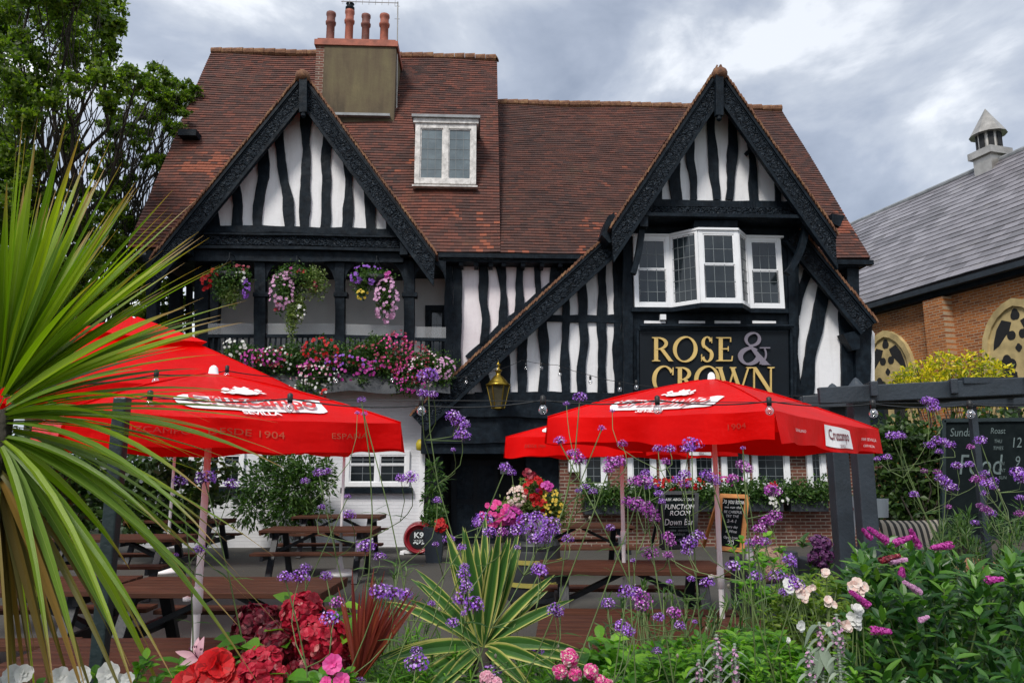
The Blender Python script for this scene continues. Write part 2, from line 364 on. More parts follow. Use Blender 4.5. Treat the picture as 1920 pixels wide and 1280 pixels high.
    M['stone'] = plain('yellow_stone', (.46, .36, .17), .85, .3, 3, .5)
    M['metal'] = plain('galvanised_metal', (.38, .36, .33), .35, .25, 4, .2, .6)
    M['leadlines'] = plain('lead_came', (.15, .17, .18), .5, .1, 4)
    m = NT('leaded_glass'); m.set_b(Base_Color=m.ramp(m.noise(1.3, 3), [(.3, (.006, .009, .011)), (.7, (.022, .030, .036))]), Roughness=.08); m.b.inputs['Specular IOR Level'].default_value = .7
    m.bump(m.noise(2.2, 2), .25, .01); M['glass'] = m.mat
    M['glass_shaded'] = plain('shaded_leaded_glass', (.008, .012, .015), .12, .5, 2); M['glass_shaded'].node_tree.nodes['Principled BSDF'].inputs['Specular IOR Level'].default_value = .3  # darker copy of the leaded glass: ground-floor shade put into its colour
    m = NT('net_curtained_glass'); m.set_b(Base_Color=m.ramp(m.noise(2.5, 3), [(.3, (.06, .085, .10)), (.7, (.13, .17, .19))]), Roughness=.1); m.b.inputs['Specular IOR Level'].default_value = .8; m.bump(m.noise(2.2, 2), .2, .01); M['glass_pale'] = m.mat
    m = NT('screen_glass'); tr_ = m.n('ShaderNodeBsdfTransparent'); m.set_b(Base_Color=(.62, .64, .66), Roughness=.3); mx_ = m.n('ShaderNodeMixShader', {0: .16, 1: tr_.outputs[0], 2: m.b.outputs[0]}); m.t.links.new(mx_.outputs[0], m.o.inputs[0]); M['screen'] = m.mat
    m = NT('bulb_glass'); tr_ = m.n('ShaderNodeBsdfTransparent'); gl = m.n('ShaderNodeBsdfGlossy', {'Roughness': .03, 'Color': (.95, .97, 1)}); fr_ = m.n('ShaderNodeLayerWeight', {'Blend': .45})
    mx_ = m.n('ShaderNodeMixShader', {0: m.m('ADD', m.m('MULTIPLY', fr_.outputs[1], .75), .16), 1: tr_.outputs[0], 2: gl.outputs[0]}); m.t.links.new(mx_.outputs[0], m.o.inputs[0]); M['bulb'] = m.mat
    # red canopy cloth
    m = NT('red_canopy'); wr = m.noise(3.2, 4, .5, m.mapv(m.obj(), (1, 1, 2))); m.set_b(Base_Color=m.mix(m.ramp(m.noise(2.2, 6, .7), [(.55, (0,) * 3), (.8, (.5,) * 3)]), m.ramp(m.noise(1.8, 4), [(.3, (.66, .001, .001)), (.7, (.88, .003, .002))]), (.48, .004, .003)), Roughness=.42); m.bump(m.m('ADD', m.m('ADD', wr, m.m('MULTIPLY', m.noise(1, 3, .6, m.mapv(m.obj(), (14, 14, 3))), .35)), m.m('MULTIPLY', m.noise(240, 1), .04)), .55, .03)
    m.b.inputs['Specular IOR Level'].default_value = .12
    m.translucent((.95, .004, .002), .3); M['red'] = m.mat
    M['print_white'] = plain('white_print', (.80, .78, .78), .5, .03); M['print_red'] = plain('red_print', (.62, .015, .015), .5, .05); M['print_dark'] = plain('faint_gold_print', (.42, .05, .015), .5, .1); M['print_faint'] = plain('faint_red_print', (.50, .022, .010), .5, .05); M['tan_pad'] = plain('tan_pad', (.36, .19, .09), .8, .15); M['print_maroon'] = plain('maroon_print', (.16, .01, .02), .5, .05)
    M['pole'] = plain('white_pole', (.84, .82, .82), .35, .06, 5); M['cable'] = plain('black_cable', (.008, .009, .010), .5, .1)
    # furniture
    m = NT('brown_table_wood'); g = m.noise(1, 5, .65, m.mapv(m.obj(), (2, 30, 30))); m.set_b(Base_Color=m.ramp(m.m('ADD', m.m('MULTIPLY', g, .7), m.m('MULTIPLY', m.noise(1.4, 3), .3)), [(.3, (.030, .012, .007)), (.55, (.075, .028, .015)), (.75, (.14, .060, .034))]), Roughness=.7); m.bump(g, .4, .01); m.b.inputs['Specular IOR Level'].default_value = .22; M['wood'] = m.mat
    M['legs'] = plain('black_blue_stain', (.006, .009, .013), .55, .4, 6, .4)
    M['gold'] = plain('gold_letters', (.60, .42, .14), .38, .12, 3); M['mauve'] = plain('mauve_letter', (.18, .16, .20), .45, .08, 3)
    M['sign'] = plain('black_sign_board', (.004, .007, .011), .55, .2, 2); M['sign'].node_tree.nodes['Principled BSDF'].inputs['Specular IOR Level'].default_value = .2
    M['brass'] = plain('brass', (.28, .19, .025), .3, .3, 6, .1, .85); M['lamp_glass'] = plain('old_lantern_glass', (.06, .055, .035), .15, .3, 4)
    m = NT('chalkboard'); m.set_b(Base_Color=m.ramp(m.noise(3, 6, .7), [(.35, (.003, .006, .007)), (.75, (.013, .019, .020))]), Roughness=.75); m.b.inputs['Specular IOR Level'].default_value = .08; M['chalkboard'] = m.mat
    M['chalk'] = plain('chalk', (.60, .64, .64), .8, .15, 40); M['chalk_dim'] = plain('rubbed_chalk', (.12, .16, .16), .8, .3, 20)
    M['orange_wood'] = plain('orange_pine_frame', (.50, .21, .055), .5, .25, 8)
    M['cask'] = plain('crimson_cask', (.22, .008, .015), .28, .2, 4); M['black'] = plain('black_label', (.01, .01, .012), .4)
    M['barrel'] = plain('grey_painted_barrel', (.020, .024, .028), .45, .3); M['hoop'] = plain('yellow_hoop', (.30, .27, .06), .5, .2)
    M['trough'] = plain('dark_trough_fabric', (.020, .025, .032), .6, .3, 5, .4)
    M['cushion_grey'] = plain('grey_cushion', (.05, .06, .07), .8, .2, 8)
    M['yellow'] = plain('yellow_plastic', (.45, .36, .02), .5, .1)
    m = NT('patterned_cushion'); m.set_b(Base_Color=m.ramp(m.noise(14, 3, .6), [(.42, (.10, .04, .05)), (.5, (.35, .24, .16)), (.6, (.12, .07, .05))]), Roughness=.85); M['cushion_pattern'] = m.mat
    m = NT('striped_cushion'); wv = m.n('ShaderNodeTexWave', {'Vector': m.mapv(m.obj(), (1, .3, .15)), 'Scale': 4.6, 'Distortion': 1.0}).outputs[0]; m.set_b(Base_Color=m.ramp(wv, [(.45, (.035, .033, .030)), (.55, (.42, .36, .28))]), Roughness=.85); M['cushion_stripe'] = m.mat
    M['banner'] = plain('grey_white_banner', (.42, .46, .48), .6, .12, 2)
    m = NT('patio_tarmac'); n_ = m.noise(90, 3, .7); m.set_b(Base_Color=m.mix(.5, m.ramp(m.noise(.7, 5, .6), [(.3, (.030, .029, .026)), (.7, (.078, .072, .060))]), m.ramp(n_, [(.3, (.015,) * 3), (.7, (.12, .115, .10))])), Roughness=.85); m.bump(n_, .5, .01); M['tarmac'] = m.mat
    m = NT('soil'); m.set_b(Base_Color=m.ramp(m.noise(12, 6, .7), [(.3, (.012, .008, .005)), (.7, (.05, .034, .022))]), Roughness=.95); m.bump(m.noise(30, 5), 1, .03); M['soil'] = m.mat
    M['kerb'] = plain('sleeper_wood', (.06, .045, .032), .8, .4, 6, .5)
    M['lawn'] = plain('rough_grass_ground', (.035, .055, .018), .9, .5, 3, .6)
    M['bark'] = plain('bark', (.040, .034, .026), .9, .5, 9, .9)
    # leaves
    L = leafmat
    M['tree_leaf'] = L('maple_leaves', [(.1, (.032, .064, .009)), (.45, (.080, .135, .013)), (.8, (.15, .21, .024)), (1, (.22, .24, .04))], .5, .5, .35)
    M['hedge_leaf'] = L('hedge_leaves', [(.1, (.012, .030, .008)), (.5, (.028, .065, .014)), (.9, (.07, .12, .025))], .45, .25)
    M['shrub_leaf'] = L('shrub_leaves', [(.1, (.020, .055, .014)), (.5, (.045, .105, .022)), (.9, (.10, .18, .04))], .4, .3)
    M['yellow_leaf'] = L('golden_leaves', [(.1, (.10, .15, .01)), (.35, (.30, .34, .015)), (.6, (.62, .52, .02)), (.95, (.85, .66, .03))], .45, .3, 1.2)
    M['gloss_leaf'] = L('glossy_leaves', [(.1, (.014, .055, .016)), (.4, (.032, .10, .020)), (.7, (.075, .19, .024)), (1, (.17, .32, .035))], .36, .28, 2.2, .45)
    M['bright_leaf'] = L('bright_green_leaves', [(.1, (.035, .13, .010)), (.5, (.10, .27, .016)), (.9, (.23, .44, .03))], .45, .35, 2.5)
    M['fresh_leaf'] = L('yellow_green_leaves', [(.1, (.05, .10, .012)), (.5, (.13, .22, .02)), (.9, (.25, .34, .04))], .45, .35, 2.5)
    M['trail_leaf'] = L('trailing_leaves', [(.1, (.05, .09, .02)), (.5, (.13, .19, .05)), (.9, (.28, .34, .12))], .5, .3, 5)
    M['silver_leaf'] = L('silver_felt_leaves', [(.1, (.16, .21, .16)), (.6, (.28, .34, .27)), (1, (.42, .47, .39))], .9, .15, 6, .1)
    M['stem'] = plain('green_stem', (.11, .16, .05), .6, .35, 8); M['stem_pale'] = plain('pale_green_stem', (.17, .20, .12), .6, .3, 9)
    M['bud'] = petalmat('fading_buds', [(0, (.34, .28, .22)), (.5, (.25, .24, .15)), (1, (.35, .20, .28))], .1)
    # strap leaves with their own long markings
    m = NT('cordyline_blade'); u, v_, _ = m.sep(m.uv()); mid = m.m('ABSOLUTE', m.m('SUBTRACT', u, .5)); rv = m.rand()
    base = m.ramp(m.m('ADD', m.m('MULTIPLY', rv, .7), m.m('MULTIPLY', m.noise(1.5, 2), .3)), [(.05, (.045, .10, .006)), (.4, (.12, .22, .008)), (.75, (.25, .36, .014)), (1, (.42, .47, .03))])
    base = m.mix(m.m('MULTIPLY', m.m('LESS_THAN', mid, .05), .35), base, (.30, .38, .10))
    strn = m.noise(1, 3, .6, m.mapv(m.uv(), (26, .8, 1))); base = m.mix(.35, base, m.ramp(strn, [(.3, (.5,) * 3), (.7, (1.6,) * 3)]), 'MULTIPLY')
    base = m.mix(m.ramp(m.m('ADD', v_, m.m('MULTIPLY', rv, .1)), [(.82, (0,) * 3), (.98, (1,) * 3)]), base, (.30, .19, .06))
    m.set_b(Base_Color=base, Roughness=.38); m.bump(strn, .25, .004); m.translucent(m.mix(1, base, (1.7, 1.8, .5), 'MULTIPLY'), .35); M['cordyline'] = m.mat
    m = NT('dry_cordyline_blade'); m.set_b(Base_Color=m.ramp(m.rand(), [(0, (.05, .06, .012)), (.4, (.12, .11, .02)), (.75, (.26, .15, .025)), (1, (.10, .13, .02))]), Roughness=.6); m.translucent((.3, .2, .03), .25); M['cordyline_dry'] = m.mat
    m = NT('variegated_blade'); u, v_, _ = m.sep(m.uv()); mid = m.m('ABSOLUTE', m.m('SUBTRACT', u, .5)); e_ = m.m('ADD', mid, m.m('MULTIPLY', m.m('SUBTRACT', m.noise(1, 3, .5, m.mapv(m.uv(), (9, 1, 1))), .5), .22))
    base = m.ramp(m.m('ADD', e_, m.m('MULTIPLY', m.m('SUBTRACT', m.rand(), .5), .12)), [(.22, (.04, .12, .022)), (.36, (.085, .20, .025)), (.41, (.46, .46, .12)), (.5, (.58, .54, .18))])
    m.set_b(Base_Color=base, Roughness=.4); m.translucent(base, .25); M['yucca'] = m.mat
    m = NT('purple_strap'); m.set_b(Base_Color=m.ramp(m.rand(), [(0, (.09, .012, .012)), (.5, (.17, .028, .018)), (1, (.26, .06, .025))]), Roughness=.4); m.translucent((.4, .05, .03), .3); M['purple_strap'] = m.mat
    P_ = petalmat
    M['verbena'] = P_('violet_florets', [(0, (.20, .04, .50)), (.45, (.38, .11, .76)), (.8, (.60, .28, .88)), (1, (.85, .68, .96))], .25)
    M['verbena_pink'] = P_('magenta_florets', [(0, (.24, .02, .30)), (.45, (.46, .05, .48)), (.8, (.66, .20, .66)), (1, (.88, .65, .88))], .25)
    M['calyx'] = P_('dark_magenta_calyx', [(0, (.05, .008, .06)), (1, (.14, .03, .13))], .1)
    M['crimson'] = P_('crimson_sepals', [(0, (.055, .002, .010)), (.45, (.17, .004, .018)), (.9, (.33, .010, .040)), (1, (.60, .28, .26))], .2)
    M['ruby'] = P_('ruby_sepals', [(0, (.24, .002, .012)), (.6, (.48, .005, .030)), (.94, (.60, .012, .05)), (1, (.70, .30, .28))], .25)
    M['red_petal'] = P_('scarlet_petals', [(0, (.30, .000, .002)), (.5, (.50, .001, .003)), (1, (.66, .004, .008))], .3)
    M['pink_petal'] = P_('pink_petals', [(0, (.72, .30, .42)), (1, (.85, .55, .62))], .3); M['hot_pink'] = P_('hot_pink_petals', [(0, (.70, .03, .25)), (1, (.85, .12, .42))], .3)
    M['pale_pink'] = P_('pale_pink_petals', [(0, (.80, .52, .62)), (1, (.85, .74, .78))], .3)
    M['lilac_petal'] = P_('lilac_pink_petals', [(0, (.55, .25, .48)), (1, (.78, .48, .68))], .3)
    M['magenta'] = P_('magenta_petals', [(0, (.35, .02, .22)), (.6, (.60, .05, .40)), (1, (.70, .15, .55))], .3); M['purple_petal'] = P_('purple_petals', [(0, (.20, .05, .45)), (1, (.38, .14, .65))], .3)
    M['white_petal'] = P_('white_petals', [(0, (.72, .72, .68)), (1, (.84, .84, .82))], .3); M['blush'] = P_('blush_petals', [(0, (.80, .62, .52)), (.5, (.84, .76, .70)), (1, (.80, .52, .45))], .3)
    M['yellow_petal'] = P_('yellow_petals', [(0, (.65, .45, .03)), (1, (.80, .65, .10))], .3)
    M['eye'] = plain('flower_eye', (.10, .015, .05), .6)
mk()
# ------------------------------------------------------------------ the pub, traced on planes parallel to its front
PUB = Frame((0, 16.9, 0), (math.cos(R(2.6)), math.sin(R(2.6))))
B, NF = PUB.B, PUB.n
def planar_uv(mb, fr):
    for i, f in enumerate(mb.f):
        mb.uv[i] = [((Vector(mb.v[k]) - fr.o).dot(fr.u), mb.v[k][2]) for k in f]
    return mb
pub = thing('timber_framed_pub', 'large black and white timber framed pub with steep clay tiled roofs and two carved gables', 'pub', PUB.at(0, 0, 0), R(2.6))
def wobbly(pts, wd, d, t, seed, amp=.016, step=.13, mb=None):
    """crooked hewn timber: centre line through pixels, width in pixels, at depth d"""
    rn = random.Random(seed); P = [B(x, y, d) for x, y in pts]; sc = (B(100, 400, d) - B(101, 400, d)).length
    ws = wd if hasattr(wd, '__len__') else [wd] * len(pts)
    L, Rr = [], []; ph = [rn.uniform(0, 6.28) for _ in range(6)]; s0 = 0
    for a in range(len(P) - 1):
        seg = P[a + 1] - P[a]; k = max(1, int(seg.length / step)); dr = seg.normalized(); sd_ = dr.cross(NF)
        for j in range(k + (a == len(P) - 2)):
            t_ = j / k; p = P[a] + seg * t_; s_ = s0 + seg.length * t_; hw = (ws[a] * (1 - t_) + ws[a + 1] * t_) * sc / 2
            w1 = amp * (math.sin(s_ * 2.7 + ph[0]) + .6 * math.sin(s_ * 6.3 + ph[1]) + rn.uniform(-.35, .35)); w2 = amp * (math.sin(s_ * 3.1 + ph[2]) + .6 * math.sin(s_ * 5.7 + ph[3]) + rn.uniform(-.35, .35))
            L.append(p - sd_ * (hw + w1)); Rr.append(p + sd_ * (hw + w2))
        s0 += seg.length
    mb = mb or MB(); mb.strip(L, Rr, NF, t); return mb
def ppoly(pts, d, t): return MB().prism([B(x, y, d) for x, y in pts], NF, t)
def pwall(name, mat, pts, d, t, brick=False, label=None):
    mb = ppoly(pts, d, t)
    if brick: planar_uv(mb, PUB)
    o = mb.build(name, mat, pub)
    if label: o['label'] = label
    return o
def studs(spec, d, t=.05, seed=1, nm='timber_stud', amp=.016):
    for i, (pts, wd) in enumerate(spec): wobbly(pts, wd, d + (i % 5) * .0023, t, seed * 100 + i, amp).build(nm, M['timber'], pub)

def tiled_roof(name, mat, BL, BR, TR, TL, parent, course=.105, nrm=None, under=.06):
    BL, BR, TR, TL = map(Vector, (BL, BR, TR, TL)); ln = max((BR - BL).length, (TR - TL).length); h = ((TL + TR) / 2 - (BL + BR) / 2).length
    nv = max(3, int(h / course)); nu = max(3, int(ln / .30)); N = (BR - BL).cross((TL + TR) / 2 - (BL + BR) / 2).normalized()
    if nrm is not None and N.dot(Vector(nrm)) < 0: N = -N
    ax = (BR - BL).normalized(); mb = MB(); sag = [random.uniform(-.006, .006) for _ in range(nu + 1)]
    slow = lambda u, v: .018 * math.sin(u * 7 + v * 3) + .014 * math.sin(u * 17 - v * 8 + 2)
    for j in range(nv):
        t0, t1 = j / nv, (j + 1) / nv; row = []
        jit = [random.uniform(-.005, .005) for _ in range(nu + 1)]; i = len(mb.v)
        for k in range(nu + 1):
            s_ = k / nu; a = BL.lerp(BR, s_).lerp(TL.lerp(TR, s_), t0); b = BL.lerp(BR, s_).lerp(TL.lerp(TR, s_), t1); w_ = slow(s_, t0) if ln > 3 else 0
            mb.v += [tuple(a + N * (w_ + jit[k] - .002)), tuple(a + N * (.024 + w_ + jit[k])), tuple(b + N * (.004 + (slow(s_, t1) if ln > 3 else 0)))]
            row.append((a - BL).dot(ax))
        for k in range(nu):
            o = i + 3 * k
            mb.f += [(o, o + 3, o + 4, o + 1), (o + 1, o + 4, o + 5, o + 2)]; mb.mi += [0, 0]
            mb.uv += [[(row[k], j + .02), (row[k + 1], j + .02), (row[k + 1], j + .05), (row[k], j + .05)], [(row[k], j + .1), (row[k + 1], j + .1), (row[k + 1], j + .9), (row[k], j + .9)]]
    q = [BL, BR, TR, TL]; q2 = [p - N * under for p in q]; i = len(mb.v); mb.v += [tuple(p - N * .006) for p in q] + [tuple(p) for p in q2]
    for a in range(4):
        b = (a + 1) % 4; mb.f.append((i + a, i + b, i + 4 + b, i + 4 + a)); mb.uv.append([(0, 0)] * 4); mb.mi.append(0)
    mb.f.append((i + 7, i + 6, i + 5, i + 4)); mb.uv.append([(0, 0)] * 4); mb.mi.append(0)
    return mb.build(name, mat, parent)

# --- main roofs
DE = .45
uL = PUB.U(240, 455, DE); uR = PUB.U(1632, 491, DE); dL = PUB.solve_d(397, 97, uL); dR = PUB.solve_d(1465, 205, uR)
zE = PUB.B(870, 474, DE).z; zL = B(397, 97, dL).z; zR = B(1465, 205, dR).z; uS = PUB.U(932, 110, dL)
A = PUB.at
roofL = tiled_roof('main_roof', M['clay_tiles'], A(uL, DE, zE + .02), A(uS, DE, zE + .02), A(uS, dL, zL), A(uL, dL, zL), pub)
roofR = tiled_roof('lower_roof', M['dark_clay_tiles'], A(uS, DE, zE), A(uR, DE, zE), A(uR, dR, zR), A(uS, dR, zR), pub)
mb = MB().box((PUB.U(386, 600, -.9), dL - .0, 0), (uR - .2, -1.1, zE - .1), PUB); mb.build('rear_walls', M['wall_dim'], pub)
for (u0, u1, dd, z1) in ((uL + .12, uS - .05, dL, zL), (uS - .05, uR - .15, dR, zR)):
    MB().prism([A(u1, DE - .15, zE - .12), A(u1, dd, z1 - .14), A(u1, dd - 4, zE - .12)], PUB.u, u1 - u0).build('attic_wall', M['wall_dim'], pub)
# rear slopes, so the roof is whole from elsewhere
for (u0, u1, dd, z1) in ((uL, uS, dL, zL), (uS, uR, dR, zR)):
    MB().hexa([A(u0, dd - 4.2, zE), A(u1, dd - 4.2, zE), A(u1, dd, z1 - .01), A(u0, dd, z1 - .01), A(u0, dd - 4.2, zE - .1), A(u1, dd - 4.2, zE - .1), A(u1, dd, z1 - .11), A(u0, dd, z1 - .11)]).build('rear_roof', M['dark_clay_tiles'], pub)
def ridge(u0, u1, d, z, nm='ridge_tiles', mat='tile_edge'):
    mb = MB(); u = u0
    while u < u1 - .01:
        e = min(u + .31, u1); jz = random.uniform(-.012, .012)
        mb.tube([A(u, d, z + .0 + jz), A(e - .01, d, z + .012 + jz)], [.115, .125], 10); u = e
    return mb.build(nm, M[mat], pub)
ridge(uL, uS, dL, zL); ridge(uS + .03, uR, dR, zR)
# gutter and eaves
mb = MB().box((PUB.U(822, 478, DE), DE - .02, zE - .13), (PUB.U(1125, 490, DE), DE + .09, zE - .03), PUB); mb.build('gutter', M['timber'], pub)
mb = MB().box((uR - 2.3, DE - .1, zE - .17), (uR + .05, DE + .06, zE - .06), PUB); mb.build('gutter', M['timber'], pub)
MB().box((uL, -.1, zE - .2), (uR - .1, DE - .03, zE - .13), PUB).build('soffit', M['timber'], pub)
for x in (833, 865, 893, 920, 944, 980, 1015, 1049): MB().box((PUB.U(x, 490, .2) - .05, -.02, zE - .28), (PUB.U(x, 490, .2) + .05, .38, zE - .2), PUB).build('rafter_foot', M['timber'], pub)

# --- chimney
dC = -1.9
u0, u1 = PUB.U(590, 150, dC), PUB.U(741, 150, dC); zc = B(660, 73, dC).z; zb = B(640, 218, dC).z

mb = MB().box((u0 + .22, dC - 1.15, zb - 1.2), (u1, dC, zc - .22), PUB); stack = mb.build('chimney', M['render'], pub)
mb = MB().box((u0, dC - 1.1, zb - 1.0), (u0 + .235, dC - .02, zc - .22), PUB); planar_uv(mb, PUB); mb.build('brick_flank', M['pub_brick'], stack)
mb = MB().box((u0 - .05, dC - 1.2, zc - .22), (u1 + .05, dC + .05, zc - .06), PUB); planar_uv(mb, PUB).box((u0 + .02, dC - 1.15, zc - .06), (u1 - .02, dC, zc), PUB); mb.build('chimney_cap', M['terracotta'], stack)
mb = MB().box((u0 - .0, dC, zb - .04), (u1 - .1, dC + .16, zb + .03), PUB); mb.build('lead_flashing', M['lead'], stack)
for (x, y0_, r, mt) in ((619, 24, .14, 'terracotta_dark'), (654, 20, .14, 'terracotta'), (685, 28, .135, 'terracotta_dark'), (720, 28, .145, 'terracotta')):
    c = B(x, 73, dC - .5); h = B(x, y0_, dC - .5).z - zc
    q = MB().lathe(PUB.at(PUB.uz(c)[0], dC - .5, zc - .02), [(r * 1.0, 0), (r * .82, .06), (r * .80, h * .66), (r * 1.0, h * .68), (r * 1.05, h * .74), (r * .84, h * .78), (r * .84, h * .9), (r * .98, h * .94), (r * .95, h), (r * .7, h), (r * .68, h * .8)], 18).build('chimney_pot', M[mt], stack, True)
    if x == 654: MB().lathe(PUB.at(PUB.uz(c)[0], dC - .5, zc + h - .02), [(.10, 0), (.13, .05), (.13, .10), (.09, .14), (.09, .2), (.12, .22), (.02, .27)], 14).build('cowl', M['timber'], q, True)
cL = Vector(A(u1 + .03, dC - .3, zb)); aer = MB().tube([cL, B(746, 4, dC - .3)], .018, 6); am = B(746, 6, dC - .3); al = B(640, 3, dC - .3)
aer.tube([am, al], .012, 6)
for k in range(9):
    c = am.lerp(al, .05 + k * .115); aer.tube([c - Vector((0, .02, .09)), c + Vector((0, .02, .09))], .007, 4)
for yy in (12, 36): a_ = B(746, yy, dC - .3); aer.tube([a_ - PUB.u * .09, a_ + PUB.u * .05], .008, 4)
tag(aer.build('television_aerial', M['metal']), 'thin metal television aerial on a mast fixed to the side of the chimney', 'aerial')

# --- facet windows on any four corner points
def fwin(parent, BLc, BRc, TRc, TLc, cols, rows, fw=.07, transom=None, out=.05, glass='glass', frame='white', mull=(), name='window', split=None):
    BLc, BRc, TRc, TLc = map(Vector, (BLc, BRc, TRc, TLc)); n = (BRc - BLc).cross(TLc - BLc).normalized()
    if n.dot(CAMP - BLc) < 0: n = -n
    wd = (BRc - BLc).length; ht = (TLc - BLc).length
    Q = lambda s, t, o=0: BLc.lerp(BRc, s).lerp(TLc.lerp(TRc, s), t) + n * o
    def bar(mb, s0, t0, s1, t1, o, th): mb.prism([Q(s0, t0, o), Q(s1, t0, o), Q(s1, t1, o), Q(s0, t1, o)], n, th)
    a, b = fw / wd, fw / ht; f = MB()
    bar(f, 0, 0, a, 1, out, .12); bar(f, 1 - a, 0, 1, 1, out, .12); bar(f, a, 0, 1 - a, b * 1.15, out + .012, .12); bar(f, a, 1 - b, 1 - a, 1, out - .003, .12)
    lights = []; ss = [a] + [m_ for m_ in mull] + [1 - a]
    for m_ in mull: bar(f, m_ - a * .55, b, m_ + a * .55, 1 - b, out - .002, .1)
    tt = [b, transom, 1 - b] if transom else [b, 1 - b]
    fo = f.build(name, M[frame], parent, bevel=.006)
    g = MB(); bar(g, a * .5, b * .5, 1 - a * .5, 1 - b * .5, 0, .03); g.build('pane', M[glass], fo)
    ld = MB(); sash = MB(); sw, sh = .028 / wd, .028 / ht
    for i in range(len(ss) - 1):
        sa, sb = ss[i] + (a * .5 if i else 0), ss[i + 1] - (a * .5 if i < len(ss) - 2 else 0)
        for j in range(len(tt) - 1):
            ta, tb = tt[j], tt[j + 1]; o_ = out - .03 + (.012 if j else 0)
            bar(sash, sa, ta, sa + sw, tb, o_, .05); bar(sash, sb - sw, ta, sb, tb, o_, .05); bar(sash, sa + sw, ta, sb - sw, ta + sh, o_ + .002, .05); bar(sash, sa + sw, tb - sh, sb - sw, tb, o_ + .002, .05)
            rws = rows if not transom else max(2, round(rows * (tb - ta)))
            for c in range(1, cols): x = sa + (sb - sa) * c / cols; bar(ld, x - .006 / wd, ta, x + .006 / wd, tb, .006, .008)
            for r_ in range(1, rws): y = ta + (tb - ta) * r_ / rws; bar(ld, sa, y - .006 / ht, sb, y + .006 / ht, .008, .008)
    sash.build('sash', M[frame], fo); ld.build('leading', M['leadlines'], fo); return fo
def pwin(x0, y0, x1, y1, d, **k):
    uu0 = PUB.U(x0, (y0 + y1) / 2, d); uu1 = PUB.U(x1, (y0 + y1) / 2, d); z0 = B((x0 + x1) / 2, y1, d).z; z1 = B((x0 + x1) / 2, y0, d).z
    return fwin(k.pop('parent', pub), A(uu0, d, z0), A(uu1, d, z0), A(uu1, d, z1), A(uu0, d, z1), **k)

# --- dormer
dd = -.55
ua, ub = PUB.U(778, 290, dd), PUB.U(893, 290, dd); z0, z1 = B(835, 352, dd).z, B(835, 232, dd).z
mb = MB().box((ua + .03, dd - 1.9, z0 - .05), (ub - .03, dd - .02, z1), PUB); dorm = mb.build('dormer', M['timber'], pub)
MB().box((ua - .09, dd - 2.2, z1 + .10), (ub + .09, dd + .16, z1 + .17), PUB).build('dormer_roof', M['lead'], dorm)
MB().box((ua - .05, dd - .3, z1 - .02), (ub + .05, dd + .09, z1 + .10), PUB).build('fascia', M['old_white'], dorm)
fwin(dorm, A(ua, dd, z0 + .08), A(ub, dd, z0 + .08), A(ub, dd, z1 - .02), A(ua, dd, z1 - .02), 3, 5, .13, out=.05, glass='glass_pale', frame='old_white', mull=(.5,), name='casement')
MB().box((ua - .04, dd - .02, z0 - .03), (ub + .04, dd + .16, z0 + .01), PUB).build('sill', M['old_white'], dorm)
# --- small vent hatch on the left slope
mb = MB().box((PUB.U(335, 250, -1.2), -2.2, B(335, 252, -1.2).z - .04), (PUB.U(369, 250, -1.2), -1.15, B(335, 252, -1.2).z + .12), PUB); mb.build('roof_hatch', M['timber'], pub)

# --- gables: roof slabs, bargeboards, finials
def gable(apex, lf, rf, d, back, wid, name, tail=None, inner=None):
    ap, l, r = B(*apex, d), B(*lf, d), B(*rf, d)
    for foot, sg in ((l, -1), (r, 1)):
        nrm = (foot - ap).cross(NF); nrm = nrm if nrm.z > 0 else -nrm; nrm.normalize()
        f2 = foot + nrm * .0; bk = -NF * (d - back)
        BLp, BRp, TRp, TLp = (f2 + bk, f2, ap, ap + bk)
        tiled_roof('gable_roof', M['dark_clay_tiles'], BLp + nrm * .03 + NF * 0, BRp + nrm * .03, TRp + nrm * .03, TLp + nrm * .03, pub, .1, nrm, .05)
        # ragged tile ends along the verge
        mb = MB(); ln = (foot - ap).length; dr = (foot - ap).normalized(); k = int(ln / .1)
        for j in range(k):
            c = ap + dr * (ln * (j + .5) / k) + nrm * (.03 + random.uniform(0, .012)) + NF * random.uniform(-.015, .02); tl = (dr + nrm * -.18).normalized()
            mb.beam(c - tl * .075, c + tl * .075, .09, .035, nrm)
        mb.build('verge_tiles', M['tile_edge'], pub)
    sc = .0122; wv = wid * sc
    def inset(a, b, o):
        dr = (b - a).normalized(); nn_ = dr.cross(NF); nn_ = nn_ if nn_.z < 0 else -nn_; return a + nn_ * o, b + nn_ * o
    for foot, sg in ((l, -1), (r, 1)):
        a0, b0 = inset(ap, foot, .02); a1, b1 = inset(ap, foot, wv)
        dr = (foot - ap).normalized()
        # mitre at the apex (vertical), slight plumb cut at the foot
        def cutx(p, q, u): a_ = (p - ap).dot(PUB.u); b_ = (q - ap).dot(PUB.u); return p + (q - p) * ((u - a_) / (b_ - a_))
        A0 = cutx(a0, b0, sg * .02); A1 = cutx(a1, b1, sg * .02); B0 = b0; fu = (b0 - ap).dot(PUB.u) - sg * .02; B1 = cutx(a1, b1, fu)
        MB().prism([A0, B0, B1, A1], NF, .09).build('bargeboard', M['carved'], pub)
        for (f0, f1, pr) in ((0, .13, .04), (.87, 1.02, .04), (.16, .20, .015)):
            MB().prism([A0.lerp(A1, f0) + NF * pr, B0.lerp(B1, f0) + NF * pr, B0.lerp(B1, f1) + NF * pr, A0.lerp(A1, f1) + NF * pr], NF, pr + .05).build('bargeboard_moulding', M['timber'], pub)
    return ap, l, r, wv
apL, lL, rL, wL = gable((568, 139), (284, 487), (817, 478), 1.15, -3.2, 36, 'left')
apR, lR, rR, wR = gable((1347, 127), (1146, 428), (1568, 440), 1.75, -2.4, 36, 'right')
